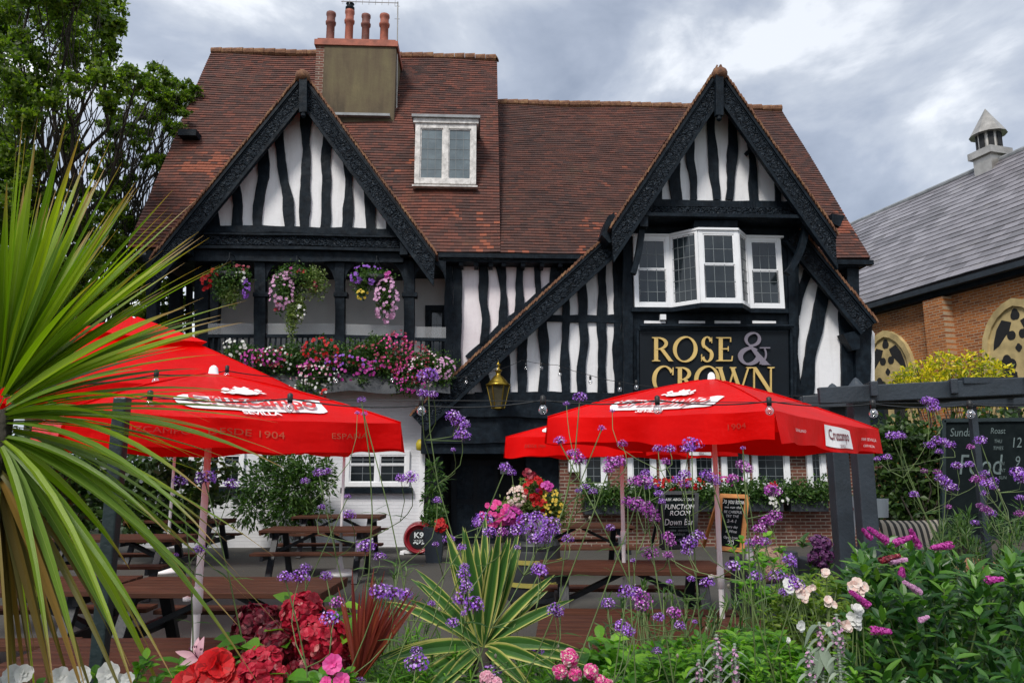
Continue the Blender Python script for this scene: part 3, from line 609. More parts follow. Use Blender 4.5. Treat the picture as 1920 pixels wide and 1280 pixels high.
def finial(px, y0, y1, d):
    a = B(px, y0, d); b = B(px, y1, d); MB().beam(a, b, .17, .12, NF).lathe(b - Vector((0, 0, .12)), [(.02, 0), (.06, .04), (.05, .12)], 8).build('finial', M['timber'], pub)
    tp_ = B(px, y0 + 3, d - .1); MB().lathe(tp_ + NF * .06, [(.001, -.13), (.11, -.12), (.165, -.06), (.17, .0), (.15, .07), (.09, .12), (.001, .135)], 14).tube([tp_ + NF * .02, tp_ - NF * 1.6], [.12, .11], 10).build('ridge_end', M['tile_edge'], pub, True)
finial(569, 143, 212, 1.25); finial(1348, 138, 218, 1.85)

# --- left gable wall: plaster and crooked studs
MB().prism([B(568, 160, .62), B(330, 442, .62), B(795, 444, .62)], NF, .08).build('gable_wall', M['plaster'], pub)
studs([([(398, 356), (402, 432)], 20), ([(434, 325), (447, 385), (444, 432)], 20), ([(490, 250), (494, 330), (484, 385), (482, 432)], 19),
       ([(516, 210), (526, 300), (540, 370), (542, 432)], 18), ([(573, 165), (574, 280), (571, 360), (571, 432)], 18), ([(614, 210), (612, 330), (608, 432)], 18),
       ([(652, 260), (653, 370), (650, 432)], 17), ([(686, 310), (694, 390), (694, 434)], 17), ([(726, 350), (729, 436)], 15), ([(362, 395), (362, 432)], 24), ([(750, 405), (752, 436)], 16)], .68, .06, 3, amp=.02)
wobbly([(352, 428), (560, 430), (770, 437)], 13, .80, .12, 5, .01).build('gable_beam', M['timber'], pub)
wobbly([(350, 448), (560, 449), (765, 455)], 22, .86, .2, 6, .006).build('carved_beam', M['carved'], pub)
for yy, hh in ((437, 4), (462, 6)): wobbly([(348, yy), (560, yy + 2), (768, yy + 7)], hh, .92, .2, 7 + yy, .002).build('beam_moulding', M['timber'], pub)
wobbly([(352, 477), (757, 480)], 24, .80, .28, 8, .008).build('balcony_lintel', M['timber'], pub)
for (x, y0_, y1_) in ((352, 440, 478), (758, 440, 480)): MB().beam(B(x, y0_, 1.0), B(x, y1_, 1.0), .17, .25, NF).build('corbel', M['timber'], pub)
# --- balcony
zfl = B(600, 700, .7).z
MB().box((PUB.U(262, 600, .7), -1.5, zfl - .25), (PUB.U(840, 700, .7), .78, zfl - .02), PUB).build('balcony_floor', M['timber'], pub)
MB().box((PUB.U(262, 480, .7), -1.5, B(600, 489, .7).z - .02), (PUB.U(830, 480, .7), .55, B(600, 489, .7).z + .08), PUB).build('balcony_ceiling', M['timber'], pub)
for (x, w_, dd_) in ((487, 21, .7), (637, 18, .7), (767, 20, .7)): wobbly([(x, 488), (x - 1, 700)], w_, dd_, .2, x, .006).build('balcony_post', M['timber'], pub); MB().box((PUB.U(x - w_ * .7, 590, dd_), dd_ - .22, B(x, 556, dd_).z), (PUB.U(x + w_ * .7, 590, dd_), dd_ + .03, B(x, 548, dd_).z), PUB).build('post_collar', M['timber'], pub)
for (x, w_, dd_) in ((284, 20, .8), (327, 20, -.4), (352, 7, -.9), (378, 26, .3), (402, 14, .55)): wobbly([(x, 470), (x - 1, 705)], w_, dd_, .2, x, .008).build('balcony_post', M['timber'], pub)
for (x0, x1) in ((498, 628), (646, 757), (776, 836)):     # curved braces under the lintel
    for sx, ex in ((x0, x0 + 26), (x1, x1 - 26)):
        mb = MB(); P = [B(sx, 525, .66), B(sx, 490, .66), B(ex, 490, .66)] + [B(sx + (ex - sx) * math.sin(t_), 525 - 35 * (1 - math.cos(t_)) - 0, .66) for t_ in (1.4, 1.1, .8, .5, .25)]
        MB().prism([B(sx, 528, .66), B(sx, 490, .66), B(ex, 490, .66), B(sx + (ex - sx) * .5, 500, .66), B(sx + (ex - sx) * .2, 511, .66)], NF, .08).build('curved_brace', M['timber'], pub)
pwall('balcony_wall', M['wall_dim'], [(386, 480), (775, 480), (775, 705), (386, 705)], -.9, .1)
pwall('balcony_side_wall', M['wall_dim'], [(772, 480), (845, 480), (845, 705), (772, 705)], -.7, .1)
mb = ppoly([(797, 572), (836, 572), (836, 705), (797, 705)], -.62, .06); dr_ = mb.build('balcony_door', M['timber'], pub); pwin(803, 580, 834, 690, -.58, parent=dr_, cols=2, rows=4, fw=.05, frame='timber', name='door_light')
def rail(x0, x1, y0, y1, yb, d):
    a, b = B(x0, y0, d), B(x1, y1, d); mb = MB().beam(a, b, .08, .07); lo = Vector((0, 0, B(x0, yb, d).z - a.z)); mb.beam(a + lo, b + lo, .06, .05); k = int((b - a).length / .115)
    for j in range(1, k): c = a.lerp(b, j / k); mb.beam(c + lo, c, .035, .035, NF)
    mb.build('balustrade', M['timber'], pub)
for (x0, x1, y0, y1) in ((390, 478, 630, 630), (497, 628, 630, 630), (646, 758, 631, 634), (778, 836, 636, 637)):
    rail(x0, x1, y0, y1, 700, .62); ppoly([(x0, y0 - 24), (x1, y1 - 24), (x1, y1 - 3), (x0, y0 - 3)], .62, .008).build('wind_screen', M['screen'], pub)

# --- middle wall, upper storey (behind the sloping verge)
pwall('upper_wall', M['plaster2'], [(840, 480), (1190, 480), (1190, 742), (840, 742)], 0, .2)
for (x, w_, nm) in ((841, 16, 'corner_post'), (857, 17, 'corner_post')): wobbly([(x, 484), (x + 1, 600), (x - 2, 745)], w_, .10 + (x % 5) * .002, .12, x, .01).build(nm, M['timber'], pub)
studs([([(907, 488), (905, 560), (911, 600), (910, 690)], 17), ([(938, 488), (945, 560), (943, 620), (938, 690)], 17), ([(975, 488), (974, 560), (972, 640)], 15),
       ([(1008, 488), (1009, 540), (1010, 600)], 14), ([(1041, 488), (1036, 560)], 13), ([(877, 672), (1087, 486)], 16)], .06, .06, 11, amp=.02)
# --- lower gable under the long verge
VL = lambda x: 440 + (1140 - x) * (775 - 440) / (1140 - 775)
pwall('lower_gable_wall', M['plaster'], [(1150, 468), (1175, 468), (1175, 742), (905, 742), (850, 742)], .55, .25)
studs([([(1092, 500), (1092, 590), (1095, 640), (1090, 735)], 17), ([(1130, 470), (1128, 560), (1130, 640), (1128, 735)], 17), ([(1060, 540), (1062, 600), (1060, 660), (1060, 735)], 16),
       ([(1018, 580), (1020, 650), (1018, 735)], 17), ([(979, 620), (980, 735)], 18), ([(945, 655), (950, 735)], 17), ([(905, 700), (915, 735)], 20), ([(1159, 455), (1158, 600), (1160, 735)], [17, 16, 18]),
       ([(1170, 455), (1172, 735)], [9, 10]), ([(1025, 597), (1100, 596), (1172, 597)], 15)], .61, .06, 21, amp=.018)
wobbly([(1185, 440), (1185, 600), (1184, 745)], 26, 1.0, .3, 31, .01).build('corner_post', M['timber'], pub)
wobbly([(890, 742), (1190, 743)], 16, .66, .12, 33, .01).build('sill_beam', M['timber'], pub)
def verge(a, b, d, wid, flip=1, back=-.1):
    P, Q_ = B(*a, d), B(*b, d); nrm = (Q_ - P).cross(NF); nrm = nrm if nrm.z > 0 else -nrm; nrm.normalize(); bk = -NF * (d - back); dr = (Q_ - P).normalized(); ln = (Q_ - P).length
    tiled_roof('verge_roof', M['dark_clay_tiles'], Q_ + bk + nrm * .03, Q_ + nrm * .03, P + nrm * .03, P + bk + nrm * .03, pub, .1, nrm, .05)
    mb = MB(); k = int(ln / .1)
    for j in range(k):
        c = P + dr * (ln * (j + .5) / k) + nrm * (.03 + random.uniform(0, .015)) + NF * random.uniform(-.015, .02); tl = (dr + nrm * -.2).normalized(); mb.beam(c - tl * .08, c + tl * .08, .09, .04, nrm)
    mb.build('verge_tiles', M['tile_edge'], pub); wv = wid * .0122; n2 = -nrm
    MB().prism([P, Q_, Q_ + n2 * wv, P + n2 * wv], NF, .09).build('bargeboard', M['carved'], pub)
    for (f0, f1, pr) in ((0, .12, .04), (.86, 1.02, .04), (.17, .21, .015)): MB().prism([P + n2 * wv * f0 + NF * pr, Q_ + n2 * wv * f0 + NF * pr, Q_ + n2 * wv * f1 + NF * pr, P + n2 * wv * f1 + NF * pr], NF, pr + .05).build('bargeboard_moulding', M['timber'], pub)
verge((1152, 432), (772, 779), 1.0, 36); verge((1500, 432), (1642, 604), 1.15, 38)
# boxed eave between the two tiers
ppoly([(1140, 405), (1152, 398), (1160, 452), (1142, 455), (1128, 440)], 1.45, .8).build('eaves_box', M['timber'], pub)
ppoly([(1560, 400), (1584, 405), (1575, 425), (1560, 418)], 1.6, .6).build('eaves_box', M['timber'], pub)

# --- right gable wall
MB().prism([B(1347, 152, 1.12), B(1192, 382, 1.12), B(1508, 382, 1.12)], NF, .08).build('gable_wall', M['plaster'], pub)
studs([([(1240, 312), (1232, 378)], 20), ([(1263, 265), (1265, 340), (1268, 374)], 22), ([(1294, 205), (1295, 300), (1302, 374)], 15), ([(1332, 170), (1337, 290), (1344, 374)], 17),
       ([(1373, 175), (1374, 300), (1368, 374)], 17), ([(1408, 235), (1412, 330), (1415, 376)], 16), ([(1458, 300), (1460, 378)], 15)], 1.18, .06, 41, amp=.02)
MB().beam(B(1398, 290, 1.24), B(1414, 276, 1.24), .09, .08, NF).build('timber_brace', M['timber'], pub)
wobbly([(1208, 380), (1498, 384)], 14, 1.3, .15, 43, .006).build('gable_beam', M['timber'], pub)
wobbly([(1205, 394), (1490, 396)], 15, 1.36, .2, 44, .004).build('carved_beam', M['carved'], pub)
for yy, hh in ((404, 5),): wobbly([(1200, yy), (1495, yy + 1)], hh, 1.44, .25, 45, .002).build('beam_moulding', M['timber'], pub)
# --- jettied box with the oriel window
pwall('jetty_front', M['timber'], [(1172, 405), (1500, 405), (1493, 742), (1178, 742)], 1.0, .6)
wobbly([(1176, 405), (1179, 742)], 18, 1.06, .1, 51, .008).build('jetty_post', M['timber'], pub); wobbly([(1484, 430), (1487, 742)], 14, 1.06, .1, 52, .008).build('jetty_post', M['timber'], pub)
MB().box((PUB.U(1165, 407, 1.5), .6, B(1300, 412, 1.5).z), (PUB.U(1515, 407, 1.5), 1.72, B(1300, 406, 1.5).z), PUB).build('gable_soffit', M['timber'], pub)

D1, D2 = 1.08, 1.55
oriel = MB().prism([B(1300, 428, D2) , B(1302, 413, D2), B(1383, 413, D2), B(1383, 428, D2)], NF, .5).build('oriel_hood', M['timber'], pub)
fac = [((1190, 570, D1), (1259, 573, D1), (1254, 441, D1), (1187, 443, D1), 3, 6, ()), ((1259, 573, D1), (1314, 567, D2), (1304, 430, D2), (1254, 441, D1), 4, 6, None),
       ((1314, 567, D2), (1390, 567, D2), (1380, 430, D2), (1304, 430, D2), 3, 5, ()), ((1390, 567, D2), (1405, 575, D1), (1396, 443, D1), (1380, 430, D2), 3, 6, None), ((1405, 575, D1), (1471, 575, D1), (1463, 444, D1), (1396, 444, D1), 3, 6, ())]
zo0, zo1 = B(1340, 569, D2).z, B(1340, 431, D2).z
for (a, b, c, d_, cols, rows, m_) in fac:
    q = [Vector(B(*p)) for p in (a, b, c, d_)]; 
    for i_ in (0, 1): q[i_].z = zo0
    for i_ in (2, 3): q[i_].z = zo1
    u_, v_ = PUB.uz(q[0])[0], PUB.uz(q[1])[0]; q[3] = A(u_, a[2], zo1); q[2] = A(v_, b[2], zo1)
    fwin(pub, q[0], q[1], q[2], q[3], cols, rows, .10 if m_ is not None else .07, transom=None if m_ is None else .53, out=.03, name='oriel_window')
pl = [A(PUB.U(1188, 570, D1) - .06, D1 + .05, 0), A(PUB.U(1258, 572, D1), D1 + .06, 0), A(PUB.U(1314, 567, D2), D2 + .07, 0), A(PUB.U(1390, 567, D2), D2 + .07, 0), A(PUB.U(1405, 575, D1), D1 + .06, 0), A(PUB.U(1472, 575, D1) + .05, D1 + .05, 0), A(PUB.U(1472, 575, D1) + .05, .95, 0), A(PUB.U(1188, 570, D1) - .06, .95, 0)]
MB().prism([p + Vector((0, 0, zo0)) for p in pl], Vector((0, 0, 1)), .10).build('oriel_sill', M['timber'], pub); MB().prism([p + Vector((0, 0, zo1 + .03)) for p in pl], Vector((0, 0, 1)), .045).build('oriel_head', M['white'], pub)
# curved brackets either side
for (xa, ya, xb, yb, xc, yc) in ((1206, 405, 1204, 460, 1188, 512), (1514, 405, 1512, 470, 1478, 512)):
    pts = []
    for k in range(9):
        t_ = k / 8; pts.append(((1 - t_) ** 2 * xa + 2 * t_ * (1 - t_) * xb + t_ * t_ * xc, (1 - t_) ** 2 * ya + 2 * t_ * (1 - t_) * yb + t_ * t_ * yc))
    wobbly(pts, 12, 1.55, .14, int(xa), .003).build('curved_bracket', M['timber'], pub); MB().beam(B(xa, ya - 8, 1.6), B(xa, ya + 22, 1.6), .17, .2, NF).build('corbel', M['timber'], pub)
for (xa, xb) in ((1208, 1248), (1273, 1322), (1340, 1388), (1411, 1455)): ppoly([(xa, 601), (xb, 602), (xb, 606), (xa, 606)], 1.02, .03).build('plaster_strip', M['plaster'], pub)
MB().box((PUB.U(1238, 594, 1.1), 1.0, B(1240, 599, 1.1).z), (PUB.U(1249, 594, 1.1), 1.1, B(1240, 589, 1.1).z), PUB).build('alarm_box', M['white'], pub)
MB().tube([B(1200, 611, 1.25), B(1488, 611, 1.25)], .035, 8).tube([B(1456, 611, 1.25), B(1456, 611, 1.0)], .015, 5).tube([B(1230, 611, 1.25), B(1230, 611, 1.0)], .015, 5).build('sign_light_trough', M['timber'], pub)
# --- right-hand panels
pwall('right_panel_wall', M['plaster'], [(1480, 470), (1530, 478), (1640, 625), (1640, 742), (1480, 742)], .75, .5)
studs([([(1494, 590), (1497, 560), (1520, 500), (1545, 478)], [12, 16, 22, 20]), ([(1512, 742), (1518, 680), (1532, 610), (1543, 560), (1548, 500)], [26, 25, 23, 22, 26]), ([(1591, 540), (1588, 600), (1590, 742)], [26, 26, 24]), ([(1496, 430), (1492, 560), (1496, 742)], [14, 8, 10])], .82, .08, 61, amp=.018)
wobbly([(1622, 600), (1618, 742)], 30, .95, .5, 63, .012).build('corner_post', M['timber'], pub)
wobbly([(1600, 500), (1602, 620)], 24, .3, .4, 64, .012).build('corner_post', M['timber'], pub); wobbly([(1596, 622), (1606, 655)], [34, 16], 1.1, .3, 65, .002).build('corbel', M['timber'], pub)
wobbly([(1480, 745), (1640, 745)], 14, .9, .2, 66, .006).build('sill_beam', M['timber'], pub)
# --- ground floor: painted brick on the left, dark entrance, red brick on the right
zb0 = 0.0
def gwall(x0, x1, ytop, d, t, mat, nm):
    mb = MB().box((PUB.U(x0, 900, d), d - t, zb0 - .05), (PUB.U(x1, 900, d), d, B((x0 + x1) / 2, ytop, d).z), PUB); planar_uv(mb, PUB); return mb.build(nm, M[mat], pub)
gwall(262, 790, 705, .3, .3, 'painted_brick', 'ground_floor_wall')
gwall(786, 796, 700, .38, .4, 'white', 'white_corner_post')
MB().box((PUB.U(790, 800, .8), .0, B(900, 850, .8).z), (PUB.U(1660, 800, .8), .8, B(900, 738, .8).z), PUB).build('entrance_beam', M['timber'], pub)
wobbly([(800, 768), (1185, 770)], 26, .9, .1, 71, .012).build('entrance_lintel', M['timber'], pub); wobbly([(800, 815), (1185, 817)], 30, .88, .1, 72, .012).build('entrance_lintel', M['timber'], pub)
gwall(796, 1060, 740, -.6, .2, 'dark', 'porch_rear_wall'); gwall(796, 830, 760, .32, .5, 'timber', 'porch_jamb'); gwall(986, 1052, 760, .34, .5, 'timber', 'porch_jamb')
dr_ = ppoly([(846, 862), (935, 862), (935, 1022), (846, 1022)], -.3, .08).build('door', M['sign'], pub)
for (x0, y0_, x1, y1_) in ((856, 872, 888, 935), (895, 872, 927, 935), (856, 945, 888, 1010), (895, 945, 927, 1010)): ppoly([(x0, y0_), (x1, y0_), (x1, y1_), (x0, y1_)], -.28, .03).build('door_panel', M['timber'], dr_)
MB().lathe(B(930, 945, -.26), [(.0, 0), (.03, .01), (.03, .04), (0, .06)], 8, NF).build('handle', M['brass'], dr_)
gwall(1050, 1660, 835, .55, .5, 'pub_brick', 'brick_wall')
for (x0, x1, cols) in ((1088, 1138, 2), (1176, 1230, 3), (1236, 1288, 3), (1294, 1346, 3), (1352, 1404, 3), (1410, 1480, 3), (1512, 1548, 2)): pwin(x0, 838, x1, 917, .57, cols=cols, rows=4, fw=.11, glass='glass_shaded')
MB().box((PUB.U(1170, 917, .6), .55, B(1300, 923, .6).z), (PUB.U(1484, 917, .6), .72, B(1300, 917, .6).z), PUB).build('window_sill', M['white'], pub)
for (x0, y0_, x1, y1_, mu) in ((648, 845, 768, 912, (.5,)), (372, 845, 458, 912, (.5,))):
    pwin(x0, y0_, x1, y1_, .32, cols=2, rows=3, fw=.09, mull=mu, transom=.62, glass='glass_shaded')
    MB().box((PUB.U(x0 - 8, 918, .3), .3, B(x0, 924, .3).z), (PUB.U(x1 + 6, 918, .3), .42, B(x0, 914, .3).z), PUB).build('window_sill', M['timber'], pub)
MB().box((PUB.U(1065, 870, .6), .55, B(1070, 885, .6).z), (PUB.U(1084, 870, .6), .75, B(1070, 862, .6).z), PUB).build('letter_box', M['white'], pub, bevel=.02)
MB().box((PUB.U(1060, 925, .4) - .0, -.5, B(946, 900, -.1).z), (PUB.U(1061, 925, .4) + .01, -.4, B(946, 880, -.1).z), PUB)
MB().box((PUB.U(938, 880, .1), .0, B(946, 888, .1).z), (PUB.U(952, 880, .1), .1, B(946, 866, .1).z), PUB).build('notice_plate', M['lead'], pub)
# --- serif letters, drawn as pen strokes
def glyph(mb, ch, x0, x1, y0, y1, d, th=.035):
    """ch in a box of pixels; strokes in unit coordinates (x right, y up), widths as a share of the height"""
    wpx, hpx = x1 - x0, y1 - y0; st_, tn = .16, .055
    cnt = [0]
    def P(x, y, e=0): p = B(x0 + x * wpx, y1 - y * hpx, d); return p
    def poly(pts): cnt[0] += 1; e = NF * (cnt[0] * .0013); mb.prism([P(*q) + e for q in pts], NF, th)
    asp = hpx / wpx
    def stem(x, ya, yb, w_=st_): w2 = w_ * asp / 2; poly([(x - w2, ya), (x + w2, ya), (x + w2, yb), (x - w2, yb)])
    def serif(x, y, half=.17, up=1): h = half * asp; poly([(x - h, y), (x + h, y), (x + h, y + .028 * up), (x + h * .45, y + .055 * up), (x - h * .45, y + .055 * up), (x - h, y + .028 * up)][::up])
    def diag(xa, ya, xb, yb, w_): w2 = w_ * asp / 2; poly([(xa - w2, ya), (xa + w2, ya), (xb + w2, yb), (xb - w2, yb)])
    def arc(cx_, cy_, rx, ry, a0, a1, w0, w1, n=22, tilt=0):
        cnt[0] += 1; e = NF * (cnt[0] * .0013); Lq, Rq = [], []
        for k in range(n + 1):
            t = a0 + (a1 - a0) * k / n; wv = w0 + (w1 - w0) * abs(math.cos(t + tilt)); c_, s_ = math.cos(t), math.sin(t)
            Lq.append(P(cx_ + (rx) * c_, cy_ + ry * s_) + e); Rq.append(P(cx_ + (rx - wv * asp) * c_, cy_ + (ry - wv) * s_) + e)
        mb.strip(Lq, Rq, NF, th)
    pi = math.pi
    if ch == 'O': arc(.5, .5, .5, .52, 0, 2 * pi, .045, .15, 40, .25)
    elif ch == 'C': arc(.54, .5, .54, .52, .62, 2 * pi - .62, .045, .15, 32, .15); poly([(.93, .66), (1.0, .66), (1.0, .95), (.96, .95)]); 
    elif ch == 'R':
        stem(.22, .03, .97); serif(.22, 0); serif(.22, 1, .17, -1); arc(.34, .74, .46, .26, -pi / 2, pi / 2, .05, .14, 18); poly([(.2, .95), (.36, .95), (.36, 1.0), (.2, 1.0)]); poly([(.2, .48), (.4, .48), (.4, .53), (.2, .53)])
        poly([(.40, .50), (.60, .50), (1.02, .03), (1.08, 0), (.84, 0)])
    elif ch == 'S':
        arc(.5, .745, .44, .27, .35, pi * 1.28, .05, .13, 22); arc(.5, .265, .5, .28, -pi + .35, pi * .36, .05, .14, 22); poly([(.17, .60), (.30, .68), (.86, .42), (.72, .36)]); poly([(.84, .74), (.89, .74), (.89, .99), (.85, .96)]); poly([(.04, .02), (.08, .02), (.10, .30), (.04, .30)])
    elif ch == 'E':
        stem(.28, .03, .97); serif(.2, 0, .14); serif(.2, 1, .14, -1); poly([(.2, .95), (.88, .95), (.88, 1.0), (.2, 1.0)]); poly([(.84, .80), (.90, .80), (.90, 1.0), (.84, .97)]); poly([(.3, .49), (.74, .49), (.74, .54), (.3, .54)]); poly([(.70, .42), (.75, .42), (.75, .62), (.70, .62)]); poly([(.2, 0), (.95, 0), (.95, .05), (.2, .05)]); poly([(.90, 0), (.97, .02), (1.0, .22), (.95, .22)])
    elif ch == 'W':
        diag(.14, .98, .33, 0, .15); diag(.33, 0, .52, .98, .06); diag(.46, .98, .68, 0, .15); diag(.68, 0, .88, .98, .06); serif(.12, 1, .14, -1); serif(.48, 1, .13, -1); serif(.9, 1, .12, -1)
    elif ch == 'N':
        stem(.16, .03, .97, .06); diag(.18, .98, .84, 0, .17); stem(.86, .02, .97, .06); serif(.14, 0, .13); serif(.12, 1, .12, -1); serif(.86, 1, .14, -1)
    elif ch == '&':
        arc(.46, .78, .26, .22, 0, 2 * pi, .045, .10, 26, .4); arc(.36, .27, .36, .28, .8, pi * 1.98, .06, .15, 26, .3); poly([(.26, .68), (.42, .60), (.98, .02), (1.04, 0), (.74, 0)]); arc(.52, .32, .38, .34, -1.15, .55, .04, .05, 14); poly([(.68, .50), (1.0, .50), (1.0, .535), (.68, .535)])
board = MB(); board.prism([B(1199, 622, 1.14), B(1478, 620, 1.14), B(1480, 756, 1.14), B(1200, 756, 1.14)], NF, .1)
sg = bpy.data.objects.new('pub_sign', None); COL.objects.link(sg); sg.location = B(1340, 756, 1.1); sg.rotation_euler = (0, 0, R(2.6)); tag(sg, 'wide black name board with raised gold capitals ROSE & CROWN below the bay window', 'sign')
board.build('board', M['sign'], sg)
fm = MB()
for (a, b) in (((1195, 618), (1482, 616)), ((1482, 616), (1484, 760)), ((1484, 760), (1196, 760)), ((1196, 760), (1195, 618))): fm.beam(B(*a, 1.14), B(*b, 1.14), .05, .09, NF)
fm.build('frame', M['timber'], sg)
for ch, x0, x1, y0, y1, mt in (('R', 1222, 1260, 632, 677, 'gold'), ('O', 1262, 1308, 631, 678, 'gold'), ('S', 1314, 1338, 631, 678, 'gold'), ('E', 1343, 1374, 632, 677, 'gold'), ('&', 1384, 1444, 622, 684, 'mauve'),
                               ('C', 1223, 1263, 686, 736, 'gold'), ('R', 1267, 1303, 688, 735, 'gold'), ('O', 1302, 1350, 686, 736, 'gold'), ('W', 1340, 1412, 688, 735, 'gold'), ('N', 1407, 1452, 688, 735, 'gold')):
    g_ = MB(); glyph(g_, ch, x0, x1, y0, y1, 1.19 + (.02 if ch == 'W' else .0)); g_.build('letter', M[mt], sg)
# ------------------------------------------------------------------ ground and planting bed
g = MB(); g.face([(-400, -60, 0), (400, -60, 0), (400, 900, 0), (-400, 900, 0)]); setting(g.build('ground', M['lawn']))
g = MB(); g.face([(-14, 1.2, .004), (16, 1.2, .004), (16, 19, .004), (-14, 19, .004)]); setting(g.build('patio', M['tarmac']))
g = MB(); g.grid(lambda u, v: (-3.2 + 6.8 * u, .55 + 2.5 * v, .58 + .05 * math.sin(u * 23) * math.sin(v * 9)), 60, 24); setting(g.build('planting_bed', M['soil']))
g = MB(); g.box((-3.3, 3.05, 0), (3.7, 3.17, .62)); g.box((-3.3, .5, 0), (-3.2, 3.05, .62)); g.box((3.6, .5, 0), (3.7, 3.05, .62)); tag(g.build('bed_edging', M['kerb'], bevel=.01), 'low dark sleeper wall holding the flower bed in the foreground', 'retaining wall')

# ------------------------------------------------------------------ church on the right
r0 = ray(1920, 490); t0 = (6.6 - CH) / r0.z; Pe = CAMP + r0 * t0; r1 = ray(1620, 575); Pf = CAMP + r1 * ((6.6 - CH) / r1.z)
cdir = (Pf - Pe).normalized()            # away from the viewer
CHF = Frame((Pe.x, Pe.y, 0), (-cdir.x, -cdir.y))       # u grows towards the viewer, n points at us
if CHF.n.dot(CAMP - Pe) < 0: CHF.n = -CHF.n
CB = CHF.B; CA = CHF.at
church = thing('brick_church', 'old brick church with a grey slate roof and pointed yellow stone windows beyond the pub', 'church', CA(0, 0, 0), math.atan2(CHF.u.y, CHF.u.x))
ue, uf = 4.5, -13.0
dr2 = -4.6; zr = None
for k in range(200):     # the ridge sits back from the wall: find the depth at which the ridge line is level
    a, b = CB(1595, 424, dr2), CB(1918, 281, dr2)
    zr = (a.z + b.z) / 2
    break
tiled_roof('slate_roof', M['slates'], CA(ue, .35, 6.6), CA(uf, .35, 6.6), CA(uf, dr2, zr), CA(ue, dr2, zr), church, .30, CHF.n + Vector((0, 0, 1)))
MB().hexa([CA(uf, 2 * dr2, 6.5), CA(ue, 2 * dr2, 6.5), CA(ue, dr2, zr - .05), CA(uf, dr2, zr - .05), CA(uf, 2 * dr2, 6.3), CA(ue, 2 * dr2, 6.3), CA(ue, dr2, zr - .25), CA(uf, dr2, zr - .25)]).build('rear_roof', M['slates'], church)
mb = MB().box((uf, 2 * dr2, 0), (ue, 0, 6.45), CHF); planar_uv(mb, CHF); mb.build('brick_wall', M['church_brick'], church)
MB().box((uf, .27, 6.38), (ue, .45, 6.52), CHF).build('gutter', M['grey_paint'], church); MB().box((uf, 0, 6.25), (ue, .25, 6.45), CHF).build('soffit', M['timber'], church)
MB().tube([CA(uf, dr2, zr + .03), CA(ue, dr2, zr + .03)], .09, 8).build('ridge_tiles', M['lead'], church)
ub_ = CHF.U(1765, 560, 0); mb = MB().box((ub_ - .32, 0, 0), (ub_ + .32, .32, 6.2), CHF); planar_uv(mb, CHF); mb.build('buttress', M['church_brick'], church)
# tracery windows: stone surround, dark openings standing in it
def tracery(xc, ytop, xl, xr, ybot, d=.0):
    ul_, ur_ = sorted((CHF.U(xl, ytop + 60, d), CHF.U(xr, ytop + 60, d))); zt = CB(xc, ytop, d).z; zb_ = min(CB(xc, ybot, d).z, zt - 3.4); wd = ur_ - ul_; uc = (ul_ + ur_) / 2; hs = wd * .62
    def arch(s, dd): return [CA(uc - wd / 2 * s, dd, zb_)] + [CA(uc + x * wd / 2 * s, dd, zt - hs + y * hs * (s if s < 1 else 1)) for x, y in [(-1, 0), (-.93, .3), (-.78, .56), (-.55, .78), (-.28, .93), (0, 1), (.28, .93), (.55, .78), (.78, .56), (.93, .3), (1, 0)]] + [CA(uc + wd / 2 * s, dd, zb_)]
    wn = MB().prism(arch(1, .06), CHF.n, .1).build('stone_window', M['stone'], church)
    MB().strip([p for p in arch(1, .12)], [p for p in arch(.84, .12)], CHF.n, .06).build('hood_mould', M['stone'], wn)
    def blob(cu, cz, pts, dd=.068): return MB().prism([CA(uc + (cu + x) * wd / 2, dd, zt - hs + (cz + y) * hs) for x, y in pts], CHF.n, .03)
    def foil(n, r, ph=0): return [(math.cos(t) * r * (1 + .28 * abs(math.cos(n * (t - ph) / 2))), math.sin(t) * r * 1.0 * (1 + .28 * abs(math.cos(n * (t - ph) / 2)))) for t in [2 * math.pi * k / 40 for k in range(40)]]
    ops = []
    for sx in (-1, 1):
        mb = blob(sx * .36, -.38, foil(5, .20, math.pi / 2)); mb.prism([CA(uc + (sx * .36 + x) * wd / 2, .070, zt - hs + y * hs) for x, y in ((-.24, -.5), (.24, -.5), (.24, -3.2), (-.24, -3.2))], CHF.n, .03); mb.build('leaded_light', M['dark'], wn)
        mb = blob(sx * .40, .30, [(sx * x, y) for x, y in [(-.28, .22), (-.02, .30), (.15, .12), (.26, -.12), (.30, -.30), (.12, -.22), (-.08, -.04), (-.18, .02)]]); mb.build('tracery_light', M['dark'], wn)
        blob(sx * .16, .25, foil(2, .09)).build('tracery_light', M['dark'], wn)
    blob(0, .66, foil(3, .10, math.pi / 2)).build('tracery_light', M['dark'], wn); blob(0, -.02, foil(4, .07)).build('tracery_light', M['dark'], wn)
tracery(1668, 618, 1620, 1717, 730); tracery(1900, 560, 1843, 1985, 700)
